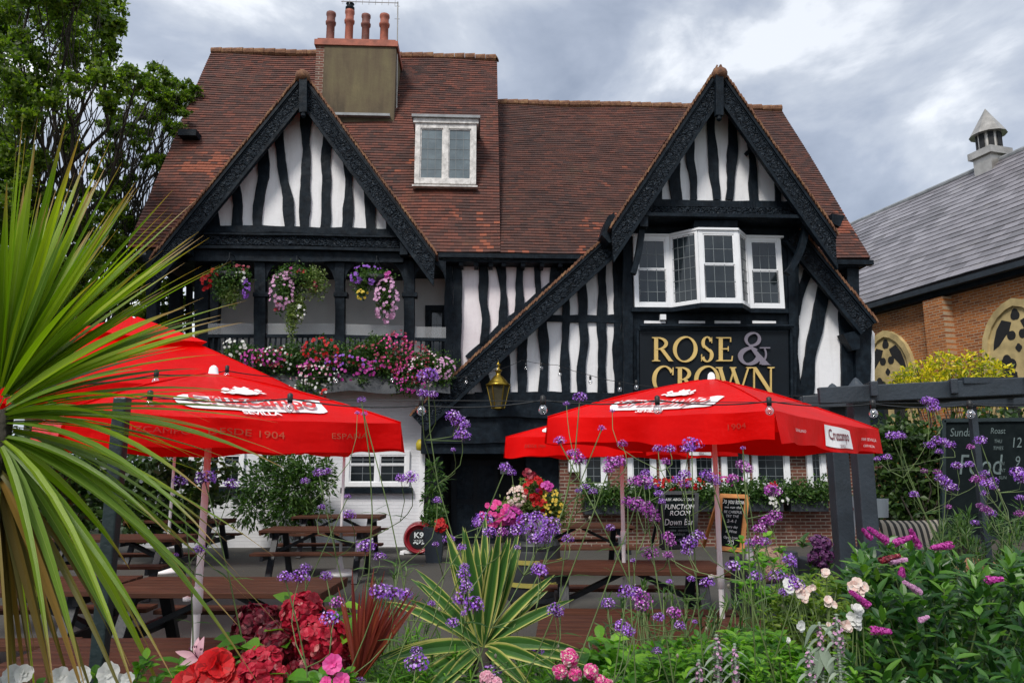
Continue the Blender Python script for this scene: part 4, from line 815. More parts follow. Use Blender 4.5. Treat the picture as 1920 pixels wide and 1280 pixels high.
# ridge ventilator
vb = CB(1858, 300, dr2); vu = (vb - CHF.o).dot(CHF.u); sc_ = (CB(1858, 300, dr2) - CB(1858, 301, dr2)).length
v = MB().box((vu - 26 * sc_ * .7, dr2 - .35, zr - .5), (vu + 26 * sc_ * .7, dr2 + .38, zr + 12 * sc_), CHF).build('roof_ventilator', M['metal'], church)
hz = zr + 12 * sc_
MB().box((vu - 32 * sc_ * .75, dr2 - .45, hz), (vu + 32 * sc_ * .75, dr2 + .48, hz + 13 * sc_), CHF).build('collar', M['metal'], v)
MB().lathe(CA(vu, dr2, hz + 13 * sc_), [(20 * sc_, 0), (20 * sc_, 34 * sc_), (17 * sc_, 36 * sc_)], 8).build('louvre_drum', M['metal'], v)
for k in range(8):
    t = 2 * math.pi * (k + .5) / 8; c = CA(vu, dr2, hz + 13 * sc_) + Vector((math.cos(t), math.sin(t), 0)) * 19 * sc_
    MB().beam(c + Vector((0, 0, 4 * sc_)), c + Vector((0, 0, 31 * sc_)), 9 * sc_, 3 * sc_, (math.cos(t), math.sin(t), 0)).build('louvre', M['dark'], v)
MB().lathe(CA(vu, dr2, hz + 44 * sc_), [(31 * sc_, 0), (30 * sc_, 2 * sc_), (22 * sc_, 16 * sc_), (0.001, 54 * sc_)], 12).build('spirelet', M['metal'], v)

# ------------------------------------------------------------------ pergola
pg = thing('pergola', 'dark grey painted timber pergola on square posts at the right of the terrace', 'pergola', G(1575, 1060, 0))
for x, y0_, Y in ((1562, 742, 6.6), (1606, 735, 5.7)):
    a = W(x, y0_, Y); w_ = 30 * Y / F
    p = MB().box((a.x - w_ / 2, Y - w_ / 2, 0), (a.x + w_ / 2, Y + w_ / 2, a.z)).build('post', M['grey_paint'], pg, bevel=.008)
    MB().lathe((a.x, Y, a.z), [(w_ * .62, 0), (w_ * .62, .03), (w_ * .4, .06), (w_ * .16, .10), (.001, .115)], 12).build('post_cap', M['grey_paint'], p)
def pbeam(x0, y0, Y0, x1, y1, Y1, w_, h, nm): MB().beam(W(x0, y0, Y0), W(x1, y1, Y1), w_, h).build(nm, M['grey_paint'], pg, bevel=.006)
pbeam(1505, 755, 6.55, 1985, 727, 6.0, .06, .12, 'beam'); pbeam(1535, 742, 5.6, 2080, 716, 5.4, .06, .125, 'beam')
pbeam(1500, 757, 7.6, 1990, 745, 7.4, .07, .14, 'beam')
for (x, Y) in ((1640, 5.4), (1790, 5.4), (1930, 5.4)): pbeam(x, 728 - (x - 1640) * .03, Y, x - 45, 742, 8.2, .05, .11, 'rafter')
MB().box((W(1655, 722, 5.8).x, 5.75, W(1655, 732, 5.8).z), (W(1800, 722, 5.8).x, 7.6, W(1800, 722, 5.8).z)).build('roof_board', M['grey_paint'], pg)
MB().box((W(1800, 712, 5.5).x, 5.45, W(1800, 722, 5.5).z + .01), (W(2000, 712, 5.5).x, 7.9, W(1800, 711, 5.5).z + .01)).build('roof_board', M['grey_paint'], pg)
x_ = W(1826, 800, 7.5).x; MB().box((x_ - .03, 7.47, 0), (x_ + .03, 7.53, W(1826, 745, 7.5).z)).build('post', M['grey_paint'], pg)

# ------------------------------------------------------------------ dark lamp post among the cordyline leaves
a = W(232, 745, 2.9); b = Vector((W(190, 1250, 2.9).x, 2.9, .4)); bx = (W(206, 1000, 2.9).x)
tag(MB().box((bx - .026, 2.88, .3), (bx + .026, 2.93, a.z)).build('festoon_post', M['dark_paint'], bevel=.006), 'slim dark square post behind the spiky cordyline leaves on the left', 'post')

# ------------------------------------------------------------------ leaf clouds
def cloud(mb, C, Rr, n, size, m=None, flat=1.0, shell=.55):
    """leaf-sized faces through an uneven blob"""
    d = rdir(n); r = (RNG.random(n) ** shell); lump = 1 + .22 * np.sin(d[:, 0] * 7 + C[0]) * np.sin(d[:, 2] * 6 + C[1]) + .18 * np.sin(d[:, 1] * 13 + d[:, 2] * 9)
    P = np.array(C) + d * (r * lump)[:, None] * np.array(Rr); quads(mb, P, RNG.uniform(.6, 1.3, n) * size, m)
def limb(mb, a, b, r0, r1, k=7, wob=.12, seed=0):
    rn = random.Random(seed); a = Vector(a); b = Vector(b); L_ = (b - a).length; pts = []
    for j in range(k + 1):
        t = j / k; p = a.lerp(b, t); s_ = math.sin(t * math.pi) * wob * L_ * .5
        pts.append(p + Vector((rn.uniform(-1, 1), rn.uniform(-1, 1), rn.uniform(-.6, .8))) * s_)
    mb.tube(pts, [r0 * (1 - j / k) + r1 * j / k for j in range(k + 1)], 7); return pts
def tree(name, label, base, clumps, leafsize, trunk_r, seed, dens=1.0, group=None, Y=None):
    t = thing(name, label, 'tree', base, 0, group); rn = random.Random(seed); tr = MB(); fork = Vector(base) + Vector((0, 0, clumps['fork'])); limb(tr, base, fork, trunk_r, trunk_r * .75, 6, .04, seed)
    lv = MB(); tw = MB()
    for i, (px, py, rp, dy) in enumerate(clumps['c']):
        c = W(px, py, Y + dy); rr = rp * (Y + dy) / F
        pts = limb(tr, fork, c, trunk_r * .30, .02, 8, .16, seed * 50 + i)
        for q in range(9):
            s_ = pts[rn.randint(3, 7)]; e_ = c + Vector((rn.uniform(-1, 1), rn.uniform(-1, 1), rn.uniform(-.9, .9))) * rr * .95; limb(tw, s_, e_, .018, .005, 4, .2, seed * 999 + i * 10 + q)
        n = int(dens * 3000 * (rr / .9) ** 2)
        k = max(8, int(n / 90))
        for q in range(k):      # sprays
            d = rdir(1)[0]; o_ = Vector(d) * rr * rn.uniform(.35, 1.02); cc = c + o_
            cloud(lv, cc, (rr * .34, rr * .34, rr * .15), n // k, leafsize, flat=.5, shell=.6)
    tr.build('trunk', M['bark'], t, True); tw.build('twigs', M['bark'], t, True); lv.build('crown', M['tree_leaf'], t); return t
rn = random.Random(5)
c1 = [(x + rn.uniform(-18, 18), y + rn.uniform(-18, 18), r, rn.uniform(-1.6, 1.6)) for x, y, r in
      [(20, 20, 75), (110, 10, 75), (200, 20, 55), (40, 110, 75), (130, 95, 70), (215, 90, 42), (0, 200, 70), (90, 190, 65), (175, 175, 60), (240, 170, 30), (30, 300, 65), (110, 270, 42), (-40, 60, 90), (-60, 250, 90), (-20, 380, 80), (60, 400, 70), (20, 480, 80), (90, 500, 70), (150, 420, 40), (160, -40, 70), (60, -60, 90), (-90, 430, 90), (40, 580, 80), (140, 560, 70), (-50, 560, 90), (70, 650, 80)]]
tree('maple_tree', 'tall dark leafy tree with an open branching crown at the far left edge', G(40, 1010, 0), {'fork': 3.2, 'c': c1}, .105, .26, 3, 1.15, Y=14.5)
c2 = [(x + rn.uniform(-8, 8), y + rn.uniform(-8, 8), r, rn.uniform(-1, 1)) for x, y, r in
      [(250, 145, 34), (300, 160, 40), (345, 180, 30), (270, 215, 40), (325, 240, 34), (225, 245, 30), (290, 290, 30), (240, 330, 28), (310, 195, 40), (195, 300, 35), (215, 380, 40), (180, 450, 50), (250, 500, 50), (210, 560, 60), (300, 520, 45), (330, 570, 45), (270, 600, 50), (140, 350, 40), (290, 180, 34), (350, 165, 22), (255, 260, 26), (310, 330, 24), (235, 420, 34), (205, 230, 26)]]
tree('garden_tree', 'smaller leafy tree with sinuous bare limbs between the tall tree and the pub roof', G(150, 985, 0), {'fork': 3.6, 'c': c2}, .11, .18, 8, 1.2, Y=18.5)

def bush(name, label, cat, base, clumps, size, mat, dens=1.0, stems=8, group=None, leafy=False, fl=None):
    """clumps: world centre + radii; leaves are bent blades when leafy"""
    t = thing(name, label, cat, base, 0, group); lv = MB(); st = MB(); rn = random.Random(hash(label) % 997)
    for c, rr in clumps:
        n = int(dens * 420 * (rr[0] * rr[2]) / (size * size * 12)); c = Vector(c)
        if leafy:
            d = rdir(n, .25); P = np.array(c) + d * (RNG.random(n) ** .45)[:, None] * np.array(rr) * (1 + .2 * np.sin(d[:, 0] * 9))[:, None]
            leaves(lv, P, d + rdir(n, .2) * .7, rdir(n, 1.2), RNG.uniform(.7, 1.3, n) * size, size * .42, 'leaf', 2, .2, .2)
        else: cloud(lv, c, rr, n, size)
        for q in range(stems): e_ = c + Vector((rn.uniform(-.7, .7) * rr[0], rn.uniform(-.7, .7) * rr[1], rn.uniform(-.2, .8) * rr[2])); limb(st, Vector(base) + Vector((rn.uniform(-.05, .05), rn.uniform(-.05, .05), 0)), e_, .014, .004, 4, .1, q + int(rr[0] * 100))
    st.build('stems', M['bark'], t, True); lv.build('foliage', M[mat], t)
    return t
# shrub against the painted wall, climbers and hedges
Yb = 15.4
bush('wall_shrub', 'tall loose green shrub growing in front of the white wall between its two windows', 'shrub', G(540, 1012, 0) , [(W(x, y, Yb), (r * Yb / F, r * Yb / F, r * Yb / F)) for x, y, r in ((530, 875, 32), (575, 885, 32), (490, 905, 40), (550, 920, 45), (598, 905, 30), (470, 950, 36), (530, 965, 40), (580, 960, 34), (610, 875, 14), (500, 865, 16))], .12, 'shrub_leaf', 1.5, 4, leafy=True)
bush('conifer_shrub', 'small dense yellow-green conifer in front of the white wall left of the tall shrub', 'shrub', G(362, 1000, 0), [(W(362, y, 14.6), (r * .0105, r * .0105, r * .0105)) for y, r in ((925, 18), (955, 26), (985, 30))], .07, 'fresh_leaf', 1.3, 4)
bush('door_climber', 'green climber beside the left jamb of the dark pub entrance', 'climber', G(810, 1010, 0), [(W(x, y, 15.6), (r * .0115,) * 3) for x, y, r in ((812, 880, 14), (815, 905, 17), (808, 935, 17), (818, 960, 15), (806, 975, 14))], .13, 'shrub_leaf', 1.3, 4, leafy=True)
bush('boundary_hedge', 'long dark shaggy hedge behind the picnic tables at the left edge', 'hedge', G(150, 990, 0), [(W(x, y, 13.8), (r * .011, .6, r * .011)) for x, y, r in ((-60, 880, 70), (40, 870, 60), (120, 880, 60), (200, 870, 60), (290, 890, 50), (350, 880, 40), (-40, 960, 70), (60, 960, 60), (160, 960, 50), (260, 960, 50), (330, 960, 40), (400, 930, 30), (425, 880, 20))], .15, 'hedge_leaf', 1.1, 3)
bush('ivy_hedge', 'dark clipped green hedge behind the large blackboard under the pergola', 'hedge', W(1740, 1040, 9.4) * 1.0, [(W(x, y, 9.6), (r * .0072, .3, r * .0072)) for x, y, r in ((1650, 830, 42), (1700, 820, 45), (1750, 840, 45), (1670, 890, 45), (1730, 900, 50), (1640, 950, 45), (1700, 960, 50), (1760, 960, 50), (1830, 800, 40), (1900, 810, 45), (1820, 960, 50), (1900, 960, 50), (1800, 880, 50), (1870, 880, 50), (1950, 880, 60))], .085, 'hedge_leaf', 1.2, 2)
bush('golden_shrub', 'bright yellow-green variegated shrub rising above the pergola in front of the church', 'shrub', Vector((W(1770, 700, 12).x, 12, 0)), [(W(x, y, 12), (r * .0088, r * .0088, r * .0088)) for x, y, r in ((1700, 712, 22), (1735, 700, 22), (1770, 690, 30), (1810, 690, 28), (1845, 695, 22), (1870, 700, 20), (1740, 730, 40), (1800, 730, 40), (1860, 730, 34), (1822, 668, 9), (1890, 690, 9), (1760, 668, 7), (1690, 730, 25), (1780, 664, 6), (1715, 690, 9), (1850, 676, 8), (1835, 664, 5), (1700, 700, 8), (1868, 682, 6))], 0.09, 'yellow_leaf', .8, 3, leafy=True)
bush('dark_shrub', 'dark green bush filling the corner behind the cordyline at the left edge', 'shrub', G(60, 1100, 0), [(W(x, y, 7.5), (r * .0055, .35, r * .0055)) for x, y, r in ((0, 900, 60), (80, 920, 50), (20, 980, 60), (110, 960, 40), (-60, 1000, 80))], .075, 'hedge_leaf', 1.0, 4)
# ------------------------------------------------------------------ lettering helper: flat text turned into thin real geometry
def text_mesh(s, size=1.0, ext=.004, shear=0.0, bold=0.0, align='CENTER', res=3):
    c = bpy.data.curves.new('txt', 'FONT'); c.body = s; c.size = size; c.extrude = 0; c.offset = bold; c.shear = shear; c.align_x = align; c.resolution_u = res
    o = bpy.data.objects.new('txt', c); COL.objects.link(o); bpy.context.view_layer.update()
    me = bpy.data.meshes.new_from_object(o.evaluated_get(bpy.context.evaluated_depsgraph_get()))
    V = [v.co.copy() for v in me.vertices]; Fc = [tuple(p.vertices) for p in me.polygons]
    bpy.data.objects.remove(o); bpy.data.curves.remove(c); bpy.data.meshes.remove(me); return V, Fc
def put_text(mb, s, fn, size, sx=1.0, **k):
    V, Fc = text_mesh(s, size, **k); i = len(mb.v); mb.v += [tuple(fn(v.x * sx, v.y)) for v in V]
    for f in Fc: mb.f.append(tuple(i + a for a in f)); mb.uv.append([(0, 0)] * len(f)); mb.mi.append(mb.m)
    return mb
def shape2(mb, pts, fn):
    """flat print: outline of local (x, y) subdivided along the cloth as a triangle fan strip"""
    i = len(mb.v); mb.v += [tuple(fn(x, y)) for x, y in pts]; mb.f.append(tuple(range(i, i + len(pts)))); mb.uv.append([(0, 0)] * len(pts)); mb.mi.append(mb.m)

# ------------------------------------------------------------------ parasols
def parasol(label, apex_px, Y, half, rim_drop, yaw, valance=.17, tilt=(0, 0), pole_r=.019, logos=(), group='red parasols over the picnic tables', base=False, crank=True, ground=0.0, vent=False, halfy=None):
    ap = W(apex_px[0], apex_px[1], Y); px = ap.x; zr_ = ap.z - rim_drop; halfy = halfy or half
    t = thing('parasol', label, 'parasol', (px, Y, ground), 0, group)
    Cz = Vector((px, Y, 0)); cy_, sy_ = math.cos(yaw), math.sin(yaw)
    def loc(x, y, z):     # canopy frame -> world, leaning a little
        z2 = z + x * tilt[0] + y * tilt[1]; return Vector((px + x * cy_ - y * sy_, Y + x * sy_ + y * cy_, z2))
    cs = [(-half, -halfy), (half, -halfy), (half, halfy), (-half, halfy)]
    can = MB(); tops = []
    top_r = .035
    def surf(k, s, b, off=0.0):
        """face k, s in -1..1 along the rim, b from rim 0 to apex 1"""
        x0, y0 = cs[k]; x1, y1 = cs[(k + 1) % 4]; rx = x0 + (x1 - x0) * (s + 1) / 2; ry = y0 + (y1 - y0) * (s + 1) / 2
        m_ = 1 - b * (1 - top_r / half); wrk = .002 * half * math.sin(s * 11 + k * 2 + b * 4) * (1 - b) + .004 * math.sin(s * 23 + b * 9 + k) * b * (1 - b) * 2; sag = wrk + .030 * half * math.sin(math.pi * b) * (1 - s * s * .9) + .010 * (1 - b) ** 2 * (1 - s * s)
        z = zr_ + (ap.z - zr_) * (b ** 1.0) * 1.0 + .03 * half * math.sin(math.pi * b) - sag
        nrm_ = Vector(((y1 - y0), -(x1 - x0), 0)).normalized()
        q = Vector((rx * m_, ry * m_, z)) + nrm_ * off * .45 + Vector((0, 0, off)); return loc(q.x, q.y, q.z)
    for k in range(4): can.grid(lambda u, v: surf(k, u * 2 - 1, v), 40, 22)
    canopy = can.build('canopy', M['red'], t, True)
    sm_ = MB()
    for k in range(4):
        sm_.tube([surf(k, 1, j / 14 * .97, .003) for j in range(15)], .0035, 4)
    sm_.build('seams', M['red'], t, True)
    # valance
    def val(k, s, b, off=0.0):
        x0, y0 = cs[k]; x1, y1 = cs[(k + 1) % 4]; nrm_ = Vector(((y1 - y0), -(x1 - x0), 0)).normalized()
        wv = .020 * math.sin(s * 6 + k) * b + .010 * math.sin(s * 15 + k * 2) * b; rx = x0 + (x1 - x0) * (s + 1) / 2; ry = y0 + (y1 - y0) * (s + 1) / 2
        fl = .012 * b; sg_ = .010 * (1 - s * s)
        z = zr_ - sg_ - b * valance * (1 + .07 * math.sin(s * 5 + k) + .03 * math.sin(s * 13 + k * 3)) - (.002 * half * math.sin(s * 11 + k * 2)); return loc(rx + nrm_.x * (wv + fl + off), ry + nrm_.y * (wv + fl + off), z)
    vm = MB()
    for k in range(4): vm.grid(lambda u, v: val(k, u * 2 - 1, 1 - v), 36, 4)
    vm.build('valance', M['red'], t, True)
    if vent:
        vt = MB(); h2 = .42
        for k in range(4):
            x0, y0 = cs[k]; x1, y1 = cs[(k + 1) % 4]
            vt.grid(lambda u, v: loc((x0 + (x1 - x0) * u) * (h2 * (1 - v) + .02) , (y0 + (y1 - y0) * u) * (h2 * (1 - v) + .02), ap.z - (ap.z - zr_) * h2 * (1 - v) * .86 + .05 - .02 * math.sin(u * math.pi)), 12, 6)
        vt.build('vent_cap', M['red'], t, True)
    rb = MB()
    for k in range(4): rb.beam(loc(cs[k][0] * .98, cs[k][1] * .98, zr_ - .02), loc(0, 0, ap.z - .04), .018, .018)
    for k in range(4): rb.beam(loc(cs[k][0] * .5, cs[k][1] * .5, (zr_ + ap.z) / 2 - .04), loc(0, 0, zr_ - .05), .014, .014)
    rb.build('ribs', M['pole'], t)
    pl = MB().tube([(px, Y, ground + .02), (px, Y, ground + (ap.z - ground) * .5), (px, Y, ap.z - .02)], [pole_r * 1.0, pole_r, pole_r * .9], 12); po = pl.build('pole', M['pole'], t, True)
    if crank:
        MB().lathe((px, Y, .93), [(pole_r * 1.35, 0), (pole_r * 1.35, .12), (pole_r * 1.1, .13)], 12).tube([(px - pole_r, Y, 1.0), (px - .045, Y - .005, 1.0)], .008, 6).build('joint_collar', M['pole'], po, True)
        MB().lathe((px - .055, Y, .985), [(0.001, 0), (.02, .004), (.022, .02), (.001, .028)], 10).build('knob', M['pole'], po, True)
    MB().lathe((px, Y, ap.z - .015), [(.042, 0), (.040, .012), (.026, .02), (.022, .05), (.012, .062), (.001, .066)], 12).build('finial', M['white'], t, True)
    MB().lathe((px, Y, ground), [(.28, 0), (.28, .04), (.22, .07), (.06, .09), (.03, .26), (.0305, .3)], 24).build('base', M['pole'], t, True)
    for lg in logos: lg(t, canopy, surf, val, half)
    return t
YS = 1.75
def face_logo(k, s0, b0, size, emblem=True):
    def go(t, canopy, surf, val, half):
        wd = 2 * half; slope = lambda b: b
        def fn(off):
            def q(x, y):
                b = b0 + y * YS / (half * 1.12); m_ = max(.12, 1 - b); return surf(k, (s0 + x / half) / m_ if False else max(-.98, min(.98, (s0 * half + x) / (half * m_))), b, off)
            return q
        mb = MB(); a = size
        # banner in narrow columns so that it lies on the cloth
        n = 26
        def top(u): return .19 * a * (1 - (max(0, (.10 - u) / .10) ** 2 * .7 if u < .5 else max(0, (u - .95) / .05) * .25))
        for j in range(n):
            u0_, u1_ = j / n, (j + 1) / n; x0, x1 = (u0_ - .5) * 2.3 * a, (u1_ - .5) * 2.3 * a
            f_ = fn(.006)
            for r_ in range(4):
                ya0 = -.21 * a * (top(u0_) / (.19 * a)) + (top(u0_) * 2.05) * r_ / 4; yb0 = -.21 * a * (top(u0_) / (.19 * a)) + (top(u0_) * 2.05) * (r_ + 1) / 4
                ya1 = -.21 * a * (top(u1_) / (.19 * a)) + (top(u1_) * 2.05) * r_ / 4; yb1 = -.21 * a * (top(u1_) / (.19 * a)) + (top(u1_) * 2.05) * (r_ + 1) / 4
                mb.face([f_(x0, ya0), f_(x1, ya1), f_(x1, yb1), f_(x0, yb0)])
        mb.build('printed_banner', M['print_white'], t)
        put_text(MB(), 'Cruzcampo', lambda x, y: fn(.021)(x, y - .125 * a), .40 * a, 1.05, bold=.012 * a, shear=.08).build('printed_name', M['print_red'], t)
        put_text(MB(), 'SEVILLA', lambda x, y: fn(.012)(x, y - .345 * a), .13 * a, 1.3, bold=.004 * a).build('printed_name', M['print_white'], t)
        if emblem:
            e_ = MB(); f_ = fn(.009); rn = random.Random(4)
            for (cx_, cy_, rx, ry) in ((0, .42, .16, .10), (-.17, .36, .10, .045), (.17, .36, .10, .045), (-.05, .53, .05, .06), (.08, .52, .06, .05), (-.24, .46, .06, .05), (.25, .45, .06, .05), (0, .33, .22, .028), (.30, .36, .05, .03), (-.30, .36, .05, .03)):
                shape2(e_, [((cx_ * 1.0 + rx * math.cos(q_) * (1 + .25 * math.sin(q_ * 5 + cx_ * 9))) * a, (cy_ + ry * math.sin(q_) * (1 + .25 * math.cos(q_ * 4))) * a) for q_ in [2 * math.pi * j / 22 for j in range(22)]], lambda x, y, h=rn.uniform(0, .003): f_(x, y) + Vector((0, 0, h)))
            e_.build('printed_emblem', M['print_white'], t)
    return go
def val_text(k, s, text, size, mat='print_dark', sp=1.25, y=0.0, bold=0):
    def go(t, canopy, surf, val, half):
        put_text(MB(), text, lambda x, yy: val(k, s + x / half, .55 - (yy + y) / .17, .006), size, sp, bold=bold).build('printed_words', M[mat], t)
    return go
def val_badge(k, s, a):
    def go(t, canopy, surf, val, half):
        V_ = lambda o: (lambda x, y: val(k, s + x / half, .5 - y / .17, o)); mb = MB(); n = 12
        for j in range(n):
            u0_, u1_ = j / n, (j + 1) / n; h0 = .055 * a * (1 - .25 * u0_ ** 3); h1 = .055 * a * (1 - .25 * u1_ ** 3); x0, x1 = (u0_ - .5) * .30 * a, (u1_ - .5) * .30 * a; f_ = V_(.005)
            mb.face([f_(x0, -.05 * a), f_(x1, -.05 * a), f_(x1, h1), f_(x0, h0)])
        mb.build('printed_badge', M['print_white'], t)
        put_text(MB(), 'Cruzcampo', lambda x, y: V_(.008)(x, y - .012 * a), .072 * a, .72, bold=.001).build('printed_name', M['print_maroon'], t)
        put_text(MB(), 'SEVILLA', lambda x, y: V_(.008)(x, y - .047 * a), .022 * a, 1.1).build('printed_name', M['print_maroon'], t)
    return go
parasol('red parasol nearest the left, white-capped, standing over the nearest left table', (400, 702), 3.95, .74, .27, R(37), valance=.14, logos=[face_logo(0, .06, .27, .30), face_logo(3, .0, .27, .30, False), val_text(0, -.05, 'DESDE 1904', .052), val_text(0, .62, 'ESPAÑA', .045), val_text(0, -.6, 'CRUZCAMPO', .045, 'print_faint')], pole_r=.0185)
parasol('tall large red parasol with a vented top behind the spiky leaves', (250, 602), 7.8, 1.36, .80, R(40), valance=.22, pole_r=.036, crank=False, vent=True)
parasol('red parasol nearest the right, its white tip against the gold letters of the pub sign', (1334, 712), 4.75, .75, .28, R(-44), valance=.155, tilt=(-.025, -.025), logos=[face_logo(0, -.02, .27, .31), val_badge(1, .05, 1.2), val_text(1, .72, '1904 SEVILLA', .03, 'print_white'), val_text(0, .72, '1904', .045, 'print_faint'), val_text(1, -.62, 'GENUINO', .025, 'print_white'), val_text(1, .72, 'CERVEZA', .024, 'print_white', y=-.045)], pole_r=.0165)
parasol('red parasol mostly hidden behind another, its left corner beside the lantern', (1163, 775), 7.5, .82, .24, R(-44), valance=.19, pole_r=.02, logos=[face_logo(0, -.2, .28, .28, False), val_badge(1, .1, 1.3), val_text(0, -.5, 'DESDE 1904', .04, 'print_faint')])
parasol('far red parasol whose thin pole shows left of the wall shrub', (333, 785), 12.5, .85, .34, R(6), pole_r=.024, crank=False)
parasol('far red parasol whose thin pole shows before the window near the porch', (648, 788), 12.2, .58, .26, R(10), pole_r=.024, crank=False)

# ------------------------------------------------------------------ picnic tables: two bench seats joined to the top by an A frame at each end
def picnic(loc, rz, L_=1.7):
    t = thing('picnic_table', '', 'picnic table', loc, rz, 'brown picnic tables on the terrace')
    T = lambda x, y, z: t.matrix_basis @ Vector((x, y, z))
    t.matrix_basis = Matrix.Translation(loc) @ Matrix.Rotation(rz, 4, 'Z')
    def bm(mb, a, b, w_, h): mb.beam(T(*a), T(*b), w_, h)
    tp = MB()
    for k in range(6): y = -.36 + k * .144; tp.beam(T(-L_ / 2, y, .735 + random.uniform(-.001, .001)), T(L_ / 2, y, .735), .128, .038, (0, 0, 1))
    tp.beam(T(-L_ / 2 + .02, -.41, .705), T(-L_ / 2 + .02, .41, .705), .035, .05); tp.beam(T(L_ / 2 - .02, -.41, .705), T(L_ / 2 - .02, .41, .705), .035, .05)
    tp.build('table_top', M['wood'], t, bevel=.004)
    for sy in (-1, 1):
        s = MB()
        for k in range(2): s.beam(T(-L_ / 2, sy * (.68 + k * .135 - .07), .44), T(L_ / 2, sy * (.68 + k * .135 - .07), .44), .122, .036)
        s.build('bench', M['wood'], t, bevel=.004)
    for sx in (-1, 1):
        x = sx * (L_ / 2 - .22)
        for sy in (-1, 1): l = MB(); l.beam(T(x + sy * .002, sy * .24, .71), T(x + sy * .002, sy * .62, .0), .055, .09, (1, 0, 0)); l.build('leg', M['legs'], t, bevel=.004)
        l = MB(); l.beam(T(x + sx * .05, -.80, .395), T(x + sx * .05, .80, .395), .045, .09); l.beam(T(x + sx * .05, -.36, .675), T(x + sx * .05, .36, .675), .045, .08); l.build('cross_rail', M['legs'], t, bevel=.004)
        l = MB(); l.beam(T(sx * .06, 0, .69), T(x, 0, .42), .045, .10, (0, 1, 0)); l.build('brace', M['legs'], t, bevel=.004)
    return t
T0 = None
def tab(px, py, label, rz=0.0, dy=0.0):
    global T0
    c = G(px, py, .75); c.z = 0; c.y += dy
    if T0 is None: o = T0 = picnic(Vector((0, 0, 0)), 0.0)
    else: o = copy_tree(T0)
    o.location = c; o.rotation_euler = (0, 0, rz); o['label'] = label; o['group'] = 'brown picnic tables on the terrace'; return o
tab(360, 1232, 'nearest brown picnic table at bottom left, its slatted top just above the white petunias', R(2))
tab(428, 1096, 'second brown picnic table from the left front, its top above the crimson hydrangeas', R(-1))
tab(604, 990, 'brown picnic table, nearer of the pair left of the red cask', R(2))
tab(638, 966, 'farthest brown picnic table, close to the white wall and just left of the red cask', R(1))
tab(230, 1006, 'brown picnic table at far left behind the dark post and the tall parasol pole', R(3))
tab(340, 974, 'brown picnic table by the small conifer in front of the left window', R(0))
tab(1180, 1060, 'brown picnic table right of the variegated yucca, beyond the nearest right-hand one', R(-2))
tab(1290, 1184, 'nearest brown picnic table on the right, behind the bright green ground cover', R(-4))
tab(1085, 983, 'brown picnic table right against the red brick wall beside the flower barrel', R(3))
tab(20, 1095, 'brown picnic table at the left edge hidden behind hanging cordyline leaves', R(4))

# ------------------------------------------------------------------ light strings
def bulbs(name, label, pts, cable_r, bulb_r, at, sag=0.0, straight=None, Yf=None):
    """pts: list of (px, py, Y) the cable passes; at: list of (px, py) bulb centres with Y taken along the line"""
    P = [W(*p) for p in pts]; t = thing(name, label, 'string lights', P[0], 0, 'strings of clear bulbs'); mb = MB(); L = []
    for a, b in zip(P[:-1], P[1:]):
        for k in range(10):
            q = k / 10; L.append(a.lerp(b, q) - Vector((0, 0, sag * 4 * q * (1 - q) * (b - a).length)))
    L.append(P[-1]); mb.tube(L, cable_r, 5)
    if straight:
        for s in straight: mb.tube([W(*s[0]), W(*s[1])], cable_r * .5, 4)
    mb.build('cable', M['cable'], t, True)
    for (x, y, Y) in at:
        c = W(x, y, Y); k = bulb_r
        q = MB().lathe(c + Vector((0, 0, -k)), [(.001, 0), (k * .55, k * .12), (k * .9, k * .5), (k, k), (k * .88, k * 1.5), (k * .5, k * 1.95), (k * .42, k * 2.3)], 14).build('bulb', M['bulb'], t, True)
        MB().lathe(c + Vector((0, 0, k * 1.05)), [(k * .42, 0), (k * .55, k * .1), (k * .6, k * .9), (k * .62, k * 1.9), (k * .25, k * 2.2)], 10).build('socket', M['cable'], q, True)
        MB().tube([c + Vector((-.15 * k, 0, k * 1.0)), c + Vector((-.25 * k, 0, 0)), c + Vector((.25 * k, 0, -.1 * k)), c + Vector((.15 * k, 0, k))], k * .05, 4).build('filament', M['brass'], q)
def yl(x): return 3.1 + (x - 0) / 1920 * .5
fr = [(20, 762), (280, 742), (543, 747), (790, 760), (1018, 750), (1233, 750), (1443, 752), (1638, 757), (1820, 758), (2000, 752)]
bulbs('front_light_string', 'nearest drooping string of large clear bulbs stretched across the whole terrace', [(x, y, yl(x)) for x, y in fr], .0035, .0205, [(x, y + (18 if x not in (790,) else 10), yl(x)) for x, y in fr[1:-1]], .035, straight=[((-40, 746, 3.1), (1990, 757, 3.6))])
bulbs('middle_light_string', 'thin string of small bulbs running over the front left parasol towards the lower gable', [(100, 724, 5.0), (292, 702, 5.6), (425, 695, 6.5), (640, 702, 9), (870, 705, 13), (977, 676, 15.6)], .005, .03, [(292, 716, 5.6), (425, 705, 6.5), (630, 714, 9), (735, 712, 11), (874, 716, 13), (932, 692, 14.6)], .02)
bulbs('rear_light_string', 'far string of small bulbs running from the lantern past the sign to the pergola', [(977, 674, 15.8), (1045, 684, 13.8), (1107, 703, 12.5), (1162, 715, 11), (1250, 728, 10.2), (1490, 742, 8), (1725, 728, 6), (1930, 735, 5.6)], .005, .034, [(986, 690, 15.4), (1015, 690, 14.6), (1050, 702, 13.8), (1107, 716, 12.5), (1162, 730, 11), (1193, 726, 10.8), (1727, 746, 5.9)], .012)

